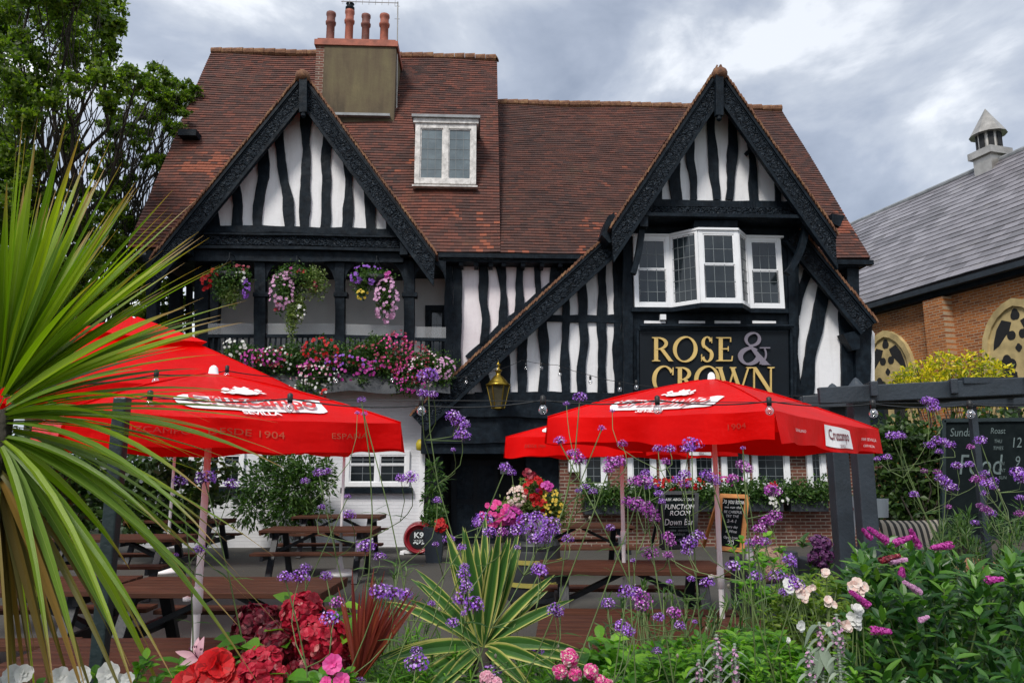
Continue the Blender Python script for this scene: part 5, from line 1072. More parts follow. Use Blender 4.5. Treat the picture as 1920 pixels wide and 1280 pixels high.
# ------------------------------------------------------------------ lantern on the lower wall
c = B(934, 765, 1.35); k = .0118
ln_ = thing('wall_lantern', 'gold topped tapering glass lantern hanging in front of the long sloping bargeboard', 'lantern', c)
MB().lathe(c, [(.13, 0), (.235, .46), (.22, .47)], 6).build('glass_body', M['lamp_glass'], ln_)
MB().lathe(c + Vector((0, 0, .465)), [(.26, 0), (.265, .035), (.20, .07), (.19, .10), (.10, .20), (.05, .24), (.055, .30), (.09, .33), (.035, .37), (.03, .42), (.055, .45), (.012, .50), (.001, .56)], 12).build('brass_top', M['brass'], ln_, True)
mb = MB()
for j in range(6):
    a = 2 * math.pi * j / 6; mb.beam(c + Vector((math.cos(a) * .13, math.sin(a) * .13, 0)), c + Vector((math.cos(a) * .238, math.sin(a) * .238, .47)), .02, .02)
mb.lathe(c + Vector((0, 0, -.04)), [(.02, 0), (.14, .03), (.14, .05)], 6).build('lantern_frame', M['brass'], ln_)
MB().tube([c + Vector((0, 0, .5)) - NF * 0, c + Vector((0, 0, .52)) - NF * .3, c + Vector((0, 0, .3)) - NF * .75], .022, 6).build('bracket', M['timber'], ln_)

# ------------------------------------------------------------------ hanging baskets and troughs
def blooms(mb, P, Nrm, r, petals=5, m=None, cup=.25, wide=1.15):
    P = np.asarray(P, float); n = len(P)
    if n == 0: return
    Nn = norm(np.asarray(Nrm, float)); ref = np.where(np.abs(Nn[:, 2:3]) > .9, np.array([[1., 0, 0]]), np.array([[0, 0, 1.]])); X = norm(np.cross(Nn, ref)); Yv = np.cross(Nn, X); r = np.broadcast_to(r, n)
    ph = RNG.uniform(0, 6.28, n)
    for k in range(petals):
        a = ph + 2 * math.pi * k / petals; D = X * np.cos(a)[:, None] + Yv * np.sin(a)[:, None] + Nn * cup
        leaves(mb, P, D, Nn, r, r * wide * (5 / petals) ** .6, 'petal', 3, 0, .12, -.15, m)
def scatter(c, rr, n, front=True, shell=.9):
    d = rdir(n); d[:, 1] = -np.abs(d[:, 1]) * .8 if front else d[:, 1]; d = norm(d); return np.array(c) + d * (RNG.uniform(shell, 1.05, n))[:, None] * np.array(rr), d
def flowers(par, name, mat, c, rr, n, r, **k):
    if par is tr_: n = int(n * 1.25); r *= .66; rr = (rr[0] * 1.25, .2, rr[2] * 1.25)
    elif 'basket' in par.name: r *= .8; n = int(n * 1.1)
    elif 'window' in par.name: r *= .75
    P, d = scatter(c, rr, n); d = d * .6 + np.array([0, -1, .15]) * .8 + RNG.normal(size=d.shape) * .25; mb = MB(); blooms(mb, P, d, r * RNG.uniform(.8, 1.15, n), **k); return mb.build(name, M[mat], par)
tr_ = None
def basket(px, py, label, hook_py, fol, fls, d=1.1):
    c = B(px, py, d); t = thing('hanging_basket', label, 'hanging basket', c, 0, 'hanging flower baskets under the balcony lintel')
    MB().lathe(c + Vector((0, 0, -.20)), [(.001, 0), (.14, .03), (.22, .12), (.26, .22), (.24, .22)], 16).build('basket_bowl', M['legs'], t, True)
    top = B(px, hook_py, d); ch = MB()
    for a in (0, 2.1, 4.2): ch.tube([c + Vector((math.cos(a) * .25, math.sin(a) * .25, .02)), top], .006, 4)
    ch.tube([top, top + Vector((0, 0, .12)), top + Vector((0, 0, .13)) - NF * .32], .010, 5); ch.build('hanging_chains', M['legs'], t)
    lv = MB()
    for (x, y, rx, ry, mt) in fol:
        if mt == 'g': cloud(lv, B(x, y, d), (rx * .0122, rx * .0110, ry * .0122), int(rx * ry * 1.6), .062)
    if lv.extra: lv.build('foliage', M['shrub_leaf'], t)
    lv = MB()
    for (x, y, rx, ry, mt) in fol:
        if mt == 't': cloud(lv, B(x, y, d + .1), (rx * .0122, rx * .008, ry * .0122), int(rx * ry * 1.8), .055)
    if lv.extra: lv.build('trailing_foliage', M['trail_leaf'], t)
    for (x, y, rx, ry, n, mt, r) in fls: flowers(t, 'blossom', mt, B(x, y, d + .12), (rx * .0122, rx * .009, ry * .0122), n, r)
    return t
basket(430, 515, 'leftmost hanging basket, mostly green with red blooms on one side', 484, [(430, 522, 40, 22, 'g'), (425, 545, 24, 26, 'g'), (432, 555, 16, 22, 't'), (458, 525, 12, 22, 'g')],
       [(386, 530, 9, 14, 16, 'red_petal', .055), (402, 512, 8, 8, 6, 'red_petal', .05), (450, 518, 10, 14, 12, 'white_petal', .035), (462, 540, 6, 18, 24, 'purple_petal', .035), (452, 506, 16, 8, 6, 'crimson', .05)])
basket(556, 520, 'middle hanging basket, the largest, spilling pink petunias and a long green trailing tail', 490, [(555, 520, 42, 24, 'g'), (540, 550, 26, 34, 'g'), (590, 530, 24, 30, 't'), (548, 590, 12, 45, 't'), (562, 575, 10, 30, 't')],
       [(530, 545, 22, 36, 60, 'lilac_petal', .045), (552, 509, 12, 6, 6, 'magenta', .055), (566, 512, 8, 6, 5, 'red_petal', .055), (590, 535, 10, 10, 8, 'crimson', .045), (518, 575, 6, 6, 5, 'crimson', .05), (563, 585, 8, 14, 14, 'white_petal', .03)])
basket(706, 520, 'rightmost hanging basket, purple and yellow blooms above a drooping pale pink mass', 490, [(690, 522, 30, 20, 'g'), (715, 520, 26, 14, 'g'), (678, 545, 12, 16, 'g'), (724, 560, 18, 36, 'g')],
       [(724, 562, 21, 42, 85, 'lilac_petal', .045), (668, 520, 10, 12, 14, 'purple_petal', .045), (702, 527, 10, 7, 8, 'purple_petal', .05), (726, 517, 9, 7, 8, 'magenta', .05), (680, 552, 10, 10, 12, 'yellow_petal', .04), (690, 505, 26, 4, 10, 'purple_petal', .035)])
# the long flower trough under the balcony
c = B(650, 725, 1.1); tr_ = thing('balcony_flower_trough', 'long dark trough overflowing with white, magenta, red and pink flowers below the balcony railing', 'flower trough', c)
tb = MB(); tb.grid(lambda u, v: B(432 + 412 * u, 690 + 45 * v + 3 * math.sin(u * 20), .92 + .28 * math.sin(v * 1.5)), 30, 5); tb.grid(lambda u, v: B(432 + 412 * u, 690, .92 - .1 * v), 10, 1)
tb.build('trough', M['trough'], tr_, True)
lv = MB()
for (x, y, rx, ry) in ((450, 660, 30, 18), (500, 675, 35, 25), (550, 672, 36, 30), (610, 668, 40, 32), (670, 670, 40, 30), (705, 650, 24, 24), (730, 680, 36, 34), (780, 690, 40, 36), (820, 690, 34, 30), (600, 700, 40, 26), (580, 725, 30, 16), (760, 720, 26, 20), (830, 710, 20, 20), (680, 715, 12, 10)):
    cloud(lv, B(x, y, 1.12), (rx * .0122, .22, ry * .0122), int(rx * ry * 1.5), .065)
lv.build('foliage', M['shrub_leaf'], tr_)
for i, (x, y, rx, ry, n, mt, r) in enumerate(((440, 650, 16, 12, 16, 'white_petal', .05), (490, 670, 28, 12, 40, 'magenta', .042), (520, 672, 25, 18, 14, 'white_petal', .04), (600, 655, 26, 16, 26, 'red_petal', .05), (560, 672, 60, 16, 60, 'crimson', .045), (600, 705, 30, 14, 34, 'white_petal', .035),
    (640, 690, 60, 16, 46, 'magenta', .050), (700, 668, 40, 18, 30, 'crimson', .045), (740, 660, 26, 26, 60, 'hot_pink', .036), (770, 680, 30, 30, 90, 'crimson', .036), (800, 690, 26, 24, 36, 'pale_pink', .034), (745, 640, 14, 18, 30, 'crimson', .036), (835, 690, 14, 16, 50, 'lilac_petal', .033), (560, 735, 40, 10, 16, 'white_petal', .04), (655, 680, 40, 12, 14, 'purple_petal', .05), (580, 700, 30, 12, 16, 'pink_petal', .04), (770, 712, 24, 18, 50, 'magenta', .034), (612, 738, 6, 6, 5, 'red_petal', .05))):
    flowers(tr_, 'blossom', mt, B(x, y, 1.3), (rx * .0122, .12, ry * .0122), n, r)
# ------------------------------------------------------------------ window boxes along the brick wall
def winbox(x0, x1, y, label, fl, seed):
    d = .95; c = B((x0 + x1) / 2, y + 14, d); t = thing('window_box', label, 'window box', c, 0, 'window boxes on the brick wall')
    MB().box((PUB.U(x0, y, d), .58, B(x0, y + 34, d).z), (PUB.U(x1, y, d), d, B(x0, y + 8, d).z), PUB).build('box', M['trough'], t, bevel=.01)
    lv = MB(); x = x0 + 8
    rn = random.Random(seed)
    while x < x1: cloud(lv, B(x, y - 2 + rn.uniform(-6, 8), d), (.28, .2, .24 + rn.uniform(0, .12)), 520, .07); x += 20
    lv.build('foliage', M['shrub_leaf'], t)
    for (px, py, rx, ry, n, mt, r) in fl: flowers(t, 'blossom', mt, B(px, py, d + .15), (rx * .0122, .12, ry * .0122), n, r)
winbox(1096, 1168, 930, 'short window box of greenery under the narrow window by the porch', [], 1)
winbox(1178, 1468, 925, 'long window box with geraniums running under the row of white windows', [(1215, 905, 20, 10, 20, 'purple_petal', .05), (1255, 905, 30, 12, 26, 'red_petal', .05), (1300, 905, 20, 10, 18, 'red_petal', .05), (1345, 895, 16, 8, 8, 'red_petal', .045), (1450, 915, 12, 10, 8, 'red_petal', .05), (1460, 940, 16, 16, 20, 'white_petal', .045), (1370, 900, 20, 8, 8, 'magenta', .05)], 2)
winbox(1482, 1552, 925, 'short leafy window box beside the pergola post, below the rightmost window', [], 3)

# ------------------------------------------------------------------ barrel planter by the entrance
Yb = 9.4; c = W(1000, 1050, Yb); gx = c.x; br = .36
bp = thing('barrel_planter', 'grey barrel with yellow hoops overflowing with pink, red and lime flowers', 'planter', (gx, Yb, 0))
MB().lathe((gx, Yb, 0), [(.27, 0), (.33, .22), (.35, .42), (.33, .66), (.30, .80), (.27, .80), (.28, .72)], 22).build('barrel', M['barrel'], bp, True)
for z, r in ((.12, .312), (.30, .350), (.56, .350), (.72, .325)): MB().lathe((gx, Yb, z - .025), [(r, 0), (r + .006, .0), (r + .006, .05), (r, .05)], 22).build('hoop', M['hoop' if z in (.30, .56) else 'legs'], bp)
MB().lathe((gx + .05, Yb - .05, .78), [(.17, 0), (.22, .20), (.24, .28), (.21, .29)], 16).build('inner_pot', M['lead'], bp, True)
lv = MB()
for (x, y, rx, ry) in ((1000, 950, 45, 26), (960, 955, 25, 22), (1040, 960, 26, 34), (1000, 915, 30, 20)): cloud(lv, W(x, y, Yb - .1), (rx * .0066, rx * .0055, ry * .0066), int(rx * ry * 1.1), .05)
lv.build('foliage', M['trail_leaf'], bp)
for (x, y, rx, ry, n, mt, r) in ((930, 962, 26, 20, 36, 'hot_pink', .04), (958, 965, 18, 14, 20, 'magenta', .042), (970, 930, 18, 18, 70, 'blush', .018), (1000, 915, 20, 20, 26, 'red_petal', .032), (1035, 948, 20, 30, 60, 'yellow_petal', .016), (1020, 912, 14, 8, 8, 'magenta', .04), (992, 888, 8, 6, 5, 'crimson', .04), (1012, 945, 12, 12, 12, 'red_petal', .03)):
    flowers(bp, 'blossom', mt, W(x, y, Yb - .3), (rx * .0066, .1, ry * .0066), n, r)
# small planters at the door
c = W(815, 985, 13.8); dp = thing('door_planter', 'grey square planter with red flowers and ivy left of the dark door', 'planter', (c.x, 13.8, 0))
MB().hexa([Vector((c.x + sx * r, 13.8 + sy * r, z)) for z, r in ((0, .13), (.62, .19)) for sx, sy in ((-1, -1), (1, -1), (1, 1), (-1, 1))]).build('pot', M['grey_paint'], dp)
lv = MB(); cloud(lv, Vector((c.x, 13.75, .82)), (.22, .2, .22), 500, .06); lv.build('foliage', M['shrub_leaf'], dp); flowers(dp, 'blossom', 'red_petal', Vector((c.x + .12, 13.6, .66)), (.1, .06, .1), 14, .045)
# keg lying on its side with a round plate
kc = G(785, 1037, 0); kc.z = .31; kd = Vector((.10, -1, 0)).normalized()
kg = thing('red_keg', 'shiny crimson keg lying on its side with a black plate reading K9', 'keg', (kc.x, kc.y, 0))
rr = .27
MB().lathe(kc - kd * .32, [(.24, 0), (.27, .0), (.275, .04), (.285, .10), (.305, .14), (.295, .18), (.305, .32), (.295, .46), (.305, .50), (.29, .55), (.28, .60), (.28, .64), (.25, .64), (.24, .60), (.19, .585), (.001, .585)], 30, kd).build('barrel', M['cask'], kg, True)
pf = kc + kd * .285
MB().lathe(pf, [(.001, 0), (.185, 0), (.185, .012), (.001, .014)], 26, kd).build('round_plate', M['black'], kg)
sx_ = Vector((1, .10, 0)).normalized(); mb = MB(); put_text(mb, 'K9', lambda x, y: pf + kd * .018 + sx_ * x + Vector((0, 0, y + .02)), .15, 1.1, bold=.004); put_text(mb, 'WATER', lambda x, y: pf + kd * .018 + sx_ * x + Vector((0, 0, y - .05)), .05, 1.1)
for k in range(16):
    a = rdir(1)[0]; shape2(mb, [(a[0] * .10 + .016 * math.cos(q), -.085 + a[2] * .03 + .014 * math.sin(q)) for q in (0, 1.2, 2.4, 3.6, 4.8)], lambda x, y, k=k: pf + kd * (.0185 + k * .0002) + sx_ * x + Vector((0, 0, y)))
mb.build('painted_words', M['chalk'], kg)
MB().box((kc.x - .34, kc.y - .25, 0), (kc.x - .26, kc.y + .2, .05)).box((kc.x + .26, kc.y - .25, 0), (kc.x + .34, kc.y + .2, .05)).box((kc.x - .34, kc.y - .2, .02), (kc.x + .34, kc.y - .14, .07)).build('stand', M['white'], kg)

# ------------------------------------------------------------------ blackboards
def board(name, label, TLp, TRp, BRp, BLp, Y, lean, mat, fr_, cat, stand=True):
    """free-standing board: the corners sit on one leaning plane"""
    P = [W(x, y, Y + (lean if i < 2 else 0)) for i, (x, y) in enumerate((TLp, TRp, BRp, BLp))]; t = thing(name, label, cat, ((P[2].x + P[3].x) / 2, Y, max(0, P[3].z - .02)))
    n = (P[2] - P[3]).cross(P[0] - P[3]).normalized(); n = n if n.y < 0 else -n
    MB().prism(P, n, .025).build('blackboard', M['chalkboard'], t)
    f = MB()
    for a, b in ((0, 1), (1, 2), (2, 3), (3, 0)): f.beam(P[a] + n * .004, P[b] + n * .004, .045, .045, n)
    f.build('frame', M[mat], t)
    if stand:
        l = MB(); l.beam(P[0] - n * .05, P[3] - n * .05 + Vector((0, .55, -.02)), .03, .05, n); l.beam(P[1] - n * .05, P[2] - n * .05 + Vector((0, .55, -.02)), .03, .05, n); l.build('back_stand', M[mat], t)
    h = (P[0] - P[3]).length; w_ = (P[2] - P[3]).length
    def fn(x, y, o=.006): return P[3].lerp(P[2], x).lerp(P[0].lerp(P[1], x), y) + n * o
    return t, fn, h, w_
def chalk_lines(t, fn, h, w_, lines, mat='chalk'):
    for (s, y, size, sx, x) in lines:
        V0, _f = text_mesh(s, size, shear=.15); wid_ = max(v.x for v in V0) - min(v.x for v in V0); sx = min(sx, .88 * w_ / wid_) if x == .5 or w_ < 1 else sx
        mb = MB(); put_text(mb, s, lambda a, b_, y=y, x=x: fn(x + a / w_, y + b_ / h), size, sx, shear=.15); mb.build('chalk_writing', M[mat], t)
t, fn, h, w_ = board('chalk_sign', 'dark framed A-board chalked FUNCTION ROOM, standing between the two right-hand parasol poles', (1243, 925), (1306, 925), (1302, 1024), (1240, 1026), 8.6, .25, 'legs', 0, 'A-board')
chalk_lines(t, fn, h, w_, [('ASK ABOUT OUR', .86, .045, 1, .5), ('FUNCTION', .70, .085, .85, .5), ('ROOM', .58, .085, .9, .52), ('Down Bar', .40, .11, .9, .5)]); chalk_lines(t, fn, h, w_, [('parties  meetings', .28, .045, .9, .5), ('weddings', .21, .045, .9, .5), ('book at the bar now', .10, .04, .85, .5), ('~~~~~~~', .34, .06, .9, .5)], 'chalk_dim')
t, fn, h, w_ = board('chalk_sign', 'orange pine framed A-board chalked Do you know, just right of the nearer right parasol pole', (1350, 930), (1400, 932), (1390, 1032), (1346, 1028), 8.0, .22, 'orange_wood', 0, 'A-board')
chalk_lines(t, fn, h, w_, [('Do you know', .86, .085, .75, .5), ('we run the', .77, .042, .85, .5), ('2-4-1', .50, .05, .9, .5), ('20', .08, .07, 1, .5)]); chalk_lines(t, fn, h, w_, [('BE CAREFUL', .68, .04, .8, .52), ('TRY THE', .60, .04, .8, .5), ('every day', .40, .04, .8, .5), ('& Wine', .31, .045, .8, .5), ('Open from', .20, .04, .8, .5), ('12 till', .15, .035, .8, .5)], 'chalk')
t, fn, h, w_ = board('menu_blackboard', 'large blackboard on the hedge at the right edge, chalked with Sunday Food and serving times', (1768, 788), (2010, 785), (2020, 1010), (1768, 1005), 9.0, 0, 'dark_paint', 0, 'blackboard', False)
chalk_lines(t, fn, h, w_, [('Sunday', .86, .14, .8, .15), ('Food', .53, .34, .75, .28), ('12', .76, .17, .8, .56), ('9', .60, .17, .8, .565), ('9', .45, .17, .8, .57)], 'chalk_dim')
chalk_lines(t, fn, h, w_, [('Roast', .88, .10, .8, .42), ('THU', .80, .06, .8, .42), ('TIMES', .74, .06, .8, .42), ('FRI', .61, .055, .9, .445), ('SAT', .55, .055, .9, .445), ('SUN', .49, .055, .9, .45)], 'chalk_dim')
# ------------------------------------------------------------------ sofa, cushions, planter box, banner
Ys = 7.6
c = W(1450, 1060, Ys); sf = thing('garden_sofa', 'dark boxy garden sofa with a grey seat pad beside the orange-framed A-board', 'sofa', (c.x, Ys, 0))
xl, xr = W(1404, 1000, Ys).x, W(1560, 1000, Ys).x
MB().box((xl, Ys, .05), (xl + .12, Ys + .75, .72)).build('arm', M['trough'], sf, bevel=.015); MB().box((xr - .12, Ys, .05), (xr, Ys + .75, .72)).build('arm', M['trough'], sf, bevel=.015)
MB().box((xl + .12, Ys + .02, .05), (xr - .12, Ys + .75, .38)).build('frame', M['trough'], sf, bevel=.01); MB().box((xl + .12, Ys + .62, .38), (xr - .12, Ys + .75, .78)).build('backrest', M['trough'], sf, bevel=.01)
MB().box((xl + .13, Ys - .01, .38), (xr - .13, Ys + .6, .50)).build('seat_pad', M['cushion_grey'], sf, bevel=.03)
def cushion(name, label, c, w_, h, rz, mat, th=.14, lean=.3):
    mb = MB()
    def f(u, v, s):
        x = (u - .5) * 2; y = (v - .5) * 2; b = (1 - x ** 4) * (1 - y ** 4); px_ = x * w_ / 2 * (1 - .06 * (1 - y * y)); pz = y * h / 2 * (1 - .06 * (1 - x * x)) + h / 2
        q = Vector((px_, s * th / 2 * b ** .6 + pz * lean, pz)); return Matrix.Rotation(rz, 3, 'Z') @ q + c
    mb.grid(lambda u, v: f(u, v, -1), 12, 12); mb.grid(lambda u, v: f(1 - u, v, 1), 12, 12); o = mb.build(name, M[mat], None, True); tag(o, label, 'cushion'); return o
cushion('cushion', 'brown and cream patterned cushion propped on the garden sofa', Vector((W(1468, 1000, Ys).x, Ys + .3, .50)), .38, .36, .3, 'cushion_pattern')
cushion('cushion', 'plain mauve cushion behind the patterned one on the garden sofa', Vector((W(1447, 1000, Ys).x - .02, Ys + .42, .50)), .36, .34, -.2, 'mauve')
cushion('cushion', 'black and cream striped cushion above the magenta-spiked shrub', Vector((W(1712, 1000, 8.4).x, 8.35, .68)), .72, .42, .05, 'cushion_stripe', .2)
bs = thing('garden_bench', 'low bench with a tan pad beyond the magenta-spiked shrub', 'bench', (W(1712, 1000, 8.4).x, 8.4, 0)); bx_ = W(1712, 1000, 8.4).x
MB().box((bx_ - .8, 8.0, .50), (bx_ + .8, 8.6, .55)).build('seat', M['wood'], bs, bevel=.006); MB().box((bx_ - .75, 8.02, .552), (bx_ + .75, 8.58, .68)).build('seat_pad', M['tan_pad'], bs, bevel=.03)
for sx in (-.75, .75):
    for yy in (8.03, 8.5): MB().box((bx_ + sx - .03, yy, 0), (bx_ + sx + .03, yy + .05, .498)).build('leg', M['legs'], bs)
bn = thing('poppy_banner', 'grey-white banner with a small red flower between the pergola posts', 'banner', (W(1578, 1000, 8.2).x, 8.2, 0))
MB().tube([(W(1576, 925, 8.2).x, 8.2, 0), W(1576, 925, 8.2)], .012, 6).lathe(W(1576, 922, 8.2), [(.001, -.035), (.035, 0), (.001, .04)], 10).build('pole', M['metal'], bn, True)
mb = MB(); mb.grid(lambda u, v: W(1580 + 24 * u, 930 + 75 * v, 8.2 + .05 * math.sin(u * 5)), 8, 8); mb.grid(lambda u, v: W(1604 + 62 * u, 934 + 36 * v, 8.22 + .04 * math.sin(u * 9)), 14, 6); mb.build('cloth', M['banner'], bn, True)
mb = MB()
for i, (dx, dz) in enumerate(((0, 0), (.02, .02), (-.02, .02), (0, .035))): c = W(1593, 957, 8.13) + Vector((dx, -.002 * i, dz)); mb.face([c + Vector((math.cos(a) * .026, 0, math.sin(a) * .026)) for a in [2 * math.pi * k / 10 for k in range(10)]])
mb.build('emblem', M['cask'], bn)
# string-light planter box / dark low planter under pergola
pb = thing('dark_planter_box', 'long dark low box planter behind the sofa under the pergola', 'planter', (W(1640, 1000, 8.6).x, 8.6, 0))
MB().box((W(1545, 1000, 8.6).x, 8.5, 0), (W(1760, 1000, 8.6).x, 8.9, .72)).build('box', M['trough'], pb, bevel=.01); MB().box((W(1543, 1000, 8.6).x, 8.48, .72), (W(1762, 1000, 8.6).x, 8.92, .76)).build('rim', M['grey_paint'], pb)
# yellow fire-bell box beside the porch
tag(MB().lathe(B(789, 845, .6), [(.001, 0), (.10, .02), (.11, .16), (.07, .24), (.001, .26)], 10).build('yellow_bell', M['yellow'], None, True), 'small yellow bell-shaped box on the white post left of the porch', 'bell')

lv = MB(); n = 420; P = np.stack([RNG.uniform(-7, 7, n), RNG.uniform(4, 16, n), np.full(n, .012)], 1); quads(lv, P, RNG.uniform(.02, .055, n), N=norm(np.array([[0, 0, 1.]]) + RNG.normal(size=(n, 3)) * .15)); 
V_, Q_, U_, m_ = lv.extra[0]; V_[:, 2] = .012 + (V_[:, 2] - .012) * .15; lv.extra[0] = (V_, Q_, U_, m_)
setting(lv.build('fallen_leaves', M['cordyline_dry']), 'stuff')
# ------------------------------------------------------------------ the flower bed in the foreground
SOIL = .6
def root(x, Y): return Vector((x, Y, SOIL))
def plant(name, label, cat, px, Y, group=None):
    c = W(px, 1270, Y); return thing(name, label, cat, root(c.x, Y), 0, group)
def V3(l): return np.array([tuple(p) for p in l], float)
def stem(mb, a, b, r, bend=.06, rn=random, k=7, dirx=None):
    a = Vector(a); b = Vector(b); L_ = (b - a).length; o = Vector((rn.uniform(-1, 1), rn.uniform(-.5, .5), 0)) * bend * L_; o2 = Vector((rn.uniform(-1, 1), rn.uniform(-.5, .5), 0)) * bend * .3 * L_; pts = []
    for j in range(k + 1): t = j / k; pts.append(a.lerp(b, t) + o * 4 * t * (1 - t) * (1 - t) + o2 * math.sin(t * 6.28))
    mb.tube(pts, [r * (1.25 - .5 * j / k) for j in range(k + 1)], 5, False); return pts

# --- verbena: wiry branching stems with domed clusters of tiny florets
def head_mesh(mb, c, r, pinkish, seed):
    """florets over a dome, dark calyces below"""
    n = 58; i = np.arange(n) + .5; ph = np.arccos(1 - 1.45 * i / n); th = np.pi * (1 + 5 ** .5) * i + seed
    d = np.stack([np.cos(th) * np.sin(ph), np.sin(th) * np.sin(ph), np.cos(ph)], 1); d = norm(d + RNG.normal(size=d.shape) * .10)
    rad = r * (1 + RNG.normal(size=n) * .09)
    P = np.array(tuple(c)) + d * rad[:, None] * np.array([1.08, 1.08, .86]); nb = norm(d + RNG.normal(size=d.shape) * .3)
    X = norm(np.cross(nb, np.array([[.3, .2, 1.]]))); Y_ = np.cross(nb, X); fr_ = r * .19 * RNG.uniform(.75, 1.25, n)
    V = []; k = 10
    a0 = RNG.uniform(0, 6.28, n)
    for q in range(k):
        a = a0 + 2 * math.pi * q / k; rr = fr_ * (1.0 if q % 2 == 0 else .45); V.append(P + (X * np.cos(a)[:, None] + Y_ * np.sin(a)[:, None]) * rr[:, None] + nb * (fr_ * (.12 if q % 2 == 0 else -.05))[:, None])
    V = np.stack(V, 1).reshape(-1, 3); Q = (np.arange(n) * k)[:, None] + np.arange(k)[None]
    mb.add_arrays(V, Q, np.zeros((n * k, 2)), 0)
    # calyx tubes
    m_ = 46; d2 = rdir(m_, -.15); P2 = np.array(tuple(c)) + d2 * r * .25; leaves(mb, P2, d2, rdir(m_), r * .66, r * .16, 'needle', 1, m=1)
VB = {}
def verbena(label, base_px, Y, heads, seed, group='verbena clumps across the flower bed', leafy=14, spread=.25):
    t = plant('verbena_plant', label, 'verbena', base_px, Y, group); rn = random.Random(seed); st = MB(); base = t.location.copy(); lf = MB(); joints = []
    for i, h in enumerate(heads):
        px, py, rp = h[:3]; dY = rn.uniform(-spread, spread); Yh = Y + dY; c = W(px, py, Yh); r = rp * 1.12 * Yh / F; mb = MB()
        lean = Vector((c.x - base.x, 0, 0)) * .12
        j = None
        near = [q for q in joints if (Vector((q.x, 0, q.z)) - Vector((c.x, 0, c.z))).length < .30 and q.z < c.z - .05]
        if near and rn.random() < .9:
            j = min(near, key=lambda q: (Vector((q.x, 0, q.z)) - Vector((c.x, 0, c.z))).length); mid = j.lerp(c, .55) + Vector(((c.x - j.x) * .38, rn.uniform(-.02, .02), -.16 * abs(c.x - j.x) - .01)); e0 = c - Vector((0, 0, r * .3)); st.tube([j, j.lerp(mid, .5) + Vector(((c.x - j.x) * .08, 0, 0)), mid, mid.lerp(e0, .5) + Vector(((c.x - j.x) * .07, 0, 0)), e0], [.0014, .0013, .0012, .0011, .001], 5, False); joints.append(mid)
        else:
            b = base + Vector((rn.uniform(-.42, .42), rn.uniform(-.08, .08), -.1)); pts = stem(st, b, c - Vector((0, 0, r * .3)), .0021, .10, rn, 9); joints += [p for p in pts[3:8]]
            # side shoots and paired narrow leaves
            for q in (2, 3, 4, 5, 6, 7):
                if rn.random() < .85:
                    for sg_ in (-1, 1):
                        leaves(lf, [tuple(pts[q])], [(sg_ * rn.uniform(.5, 1), rn.uniform(-.6, .6), rn.uniform(.05, .7))], [(0, -.3, 1)], rn.uniform(.03, .085), rn.uniform(.003, .009), 'leaf', 3, .25, .2)
            if rn.random() < .7:
                q = rn.choice(pts[4:8]); e_ = q + Vector((rn.uniform(-.13, .13), rn.uniform(-.05, .05), rn.uniform(.05, .14))); stem(st, q, e_, .001, .1, rn, 4); mbb = MB(); mbb.lathe(e_, [(.001, -.004), (.0035, 0), (.004, .004), (.001, .008)], 7); mbb.build('bud', M['bud'], t, True)
        head_mesh(mb, c, r, False, seed + i); mb.build('flower_head', [M['verbena_pink' if (len(h) > 3) else 'verbena'], M['calyx']], t)
    for q in range(leafy):
        b = base + Vector((rn.uniform(-.2, .2), rn.uniform(-.1, .1), 0)); e_ = b + Vector((rn.uniform(-.25, .25), rn.uniform(-.15, .15), rn.uniform(.25, .55))); pts = stem(st, b, e_, .0016, .1, rn, 6)
        for p in pts[1:]:
            for z in range(3): leaves(lf, [tuple(p)], [(rn.uniform(-1, 1), rn.uniform(-1, 1), rn.uniform(-.1, .8))], [(0, -.3, 1)], rn.uniform(.04, .09), rn.uniform(.004, .010), 'leaf', 3, .3, .2)
    st.build('stems', M['stem'], t, True); lf.build('leaves', M['shrub_leaf'], t); return t
verbena('verbena at far left with three round violet heads over the white parasol pole', 420, 2.1, [(385, 897, 15), (338, 902, 11), (433, 908, 11), (375, 1030, 9), (330, 1040, 4)], 1, leafy=3)
verbena('verbena with loose violet heads in front of the wall shrub and the paired tables', 640, 2.2, [(598, 886, 9), (614, 884, 7), (572, 902, 7), (655, 965, 10), (603, 951, 6), (652, 930, 5), (752, 897, 9), (769, 896, 13), (678, 750, 7), (683, 776, 5), (670, 774, 4), (686, 1025, 14), (712, 1043, 9), (820, 938, 7)], 2, leafy=5)
verbena('verbena with two violet clusters over the crimson hydrangeas', 600, 1.9, [(535, 1082, 11), (561, 1082, 14), (572, 1065, 9), (612, 1080, 9), (617, 1160, 14), (628, 1172, 8), (632, 1130, 11, 1), (625, 1278, 14), (673, 1278, 9), (674, 1182, 5)], 3, leafy=8)
verbena('verbena between the red cask and the yucca with a heavy violet cluster low down', 740, 1.95, [(712, 1110, 15), (736, 1113, 14), (758, 1116, 12), (780, 1244, 17), (781, 1220, 9), (810, 1131, 6), (848, 1168, 10), (842, 1011, 9), (866, 1026, 7), (817, 1020, 5)], 4, leafy=14)
verbena('tall verbena whose stacked violet heads rise in front of the lantern and dark porch', 800, 2.2, [(803, 705, 16), (792, 738, 9), (812, 740, 8), (849, 780, 12), (862, 792, 13), (866, 816, 13), (872, 797, 8), (947, 877, 10), (960, 886, 7), (905, 975, 15), (896, 982, 9), (872, 1056, 6), (889, 1059, 8), (850, 843, 4)], 5, leafy=5)
verbena('verbena in front of the yucca blades, its violet heads stacked in a column', 880, 1.8, [(869, 1076, 10), (872, 1088, 7), (875, 1101, 11), (867, 1122, 14), (888, 1134, 16), (871, 1062, 7), (918, 998, 11), (942, 998, 9, 1), (920, 1264, 16), (869, 1150, 5)], 6, leafy=6)
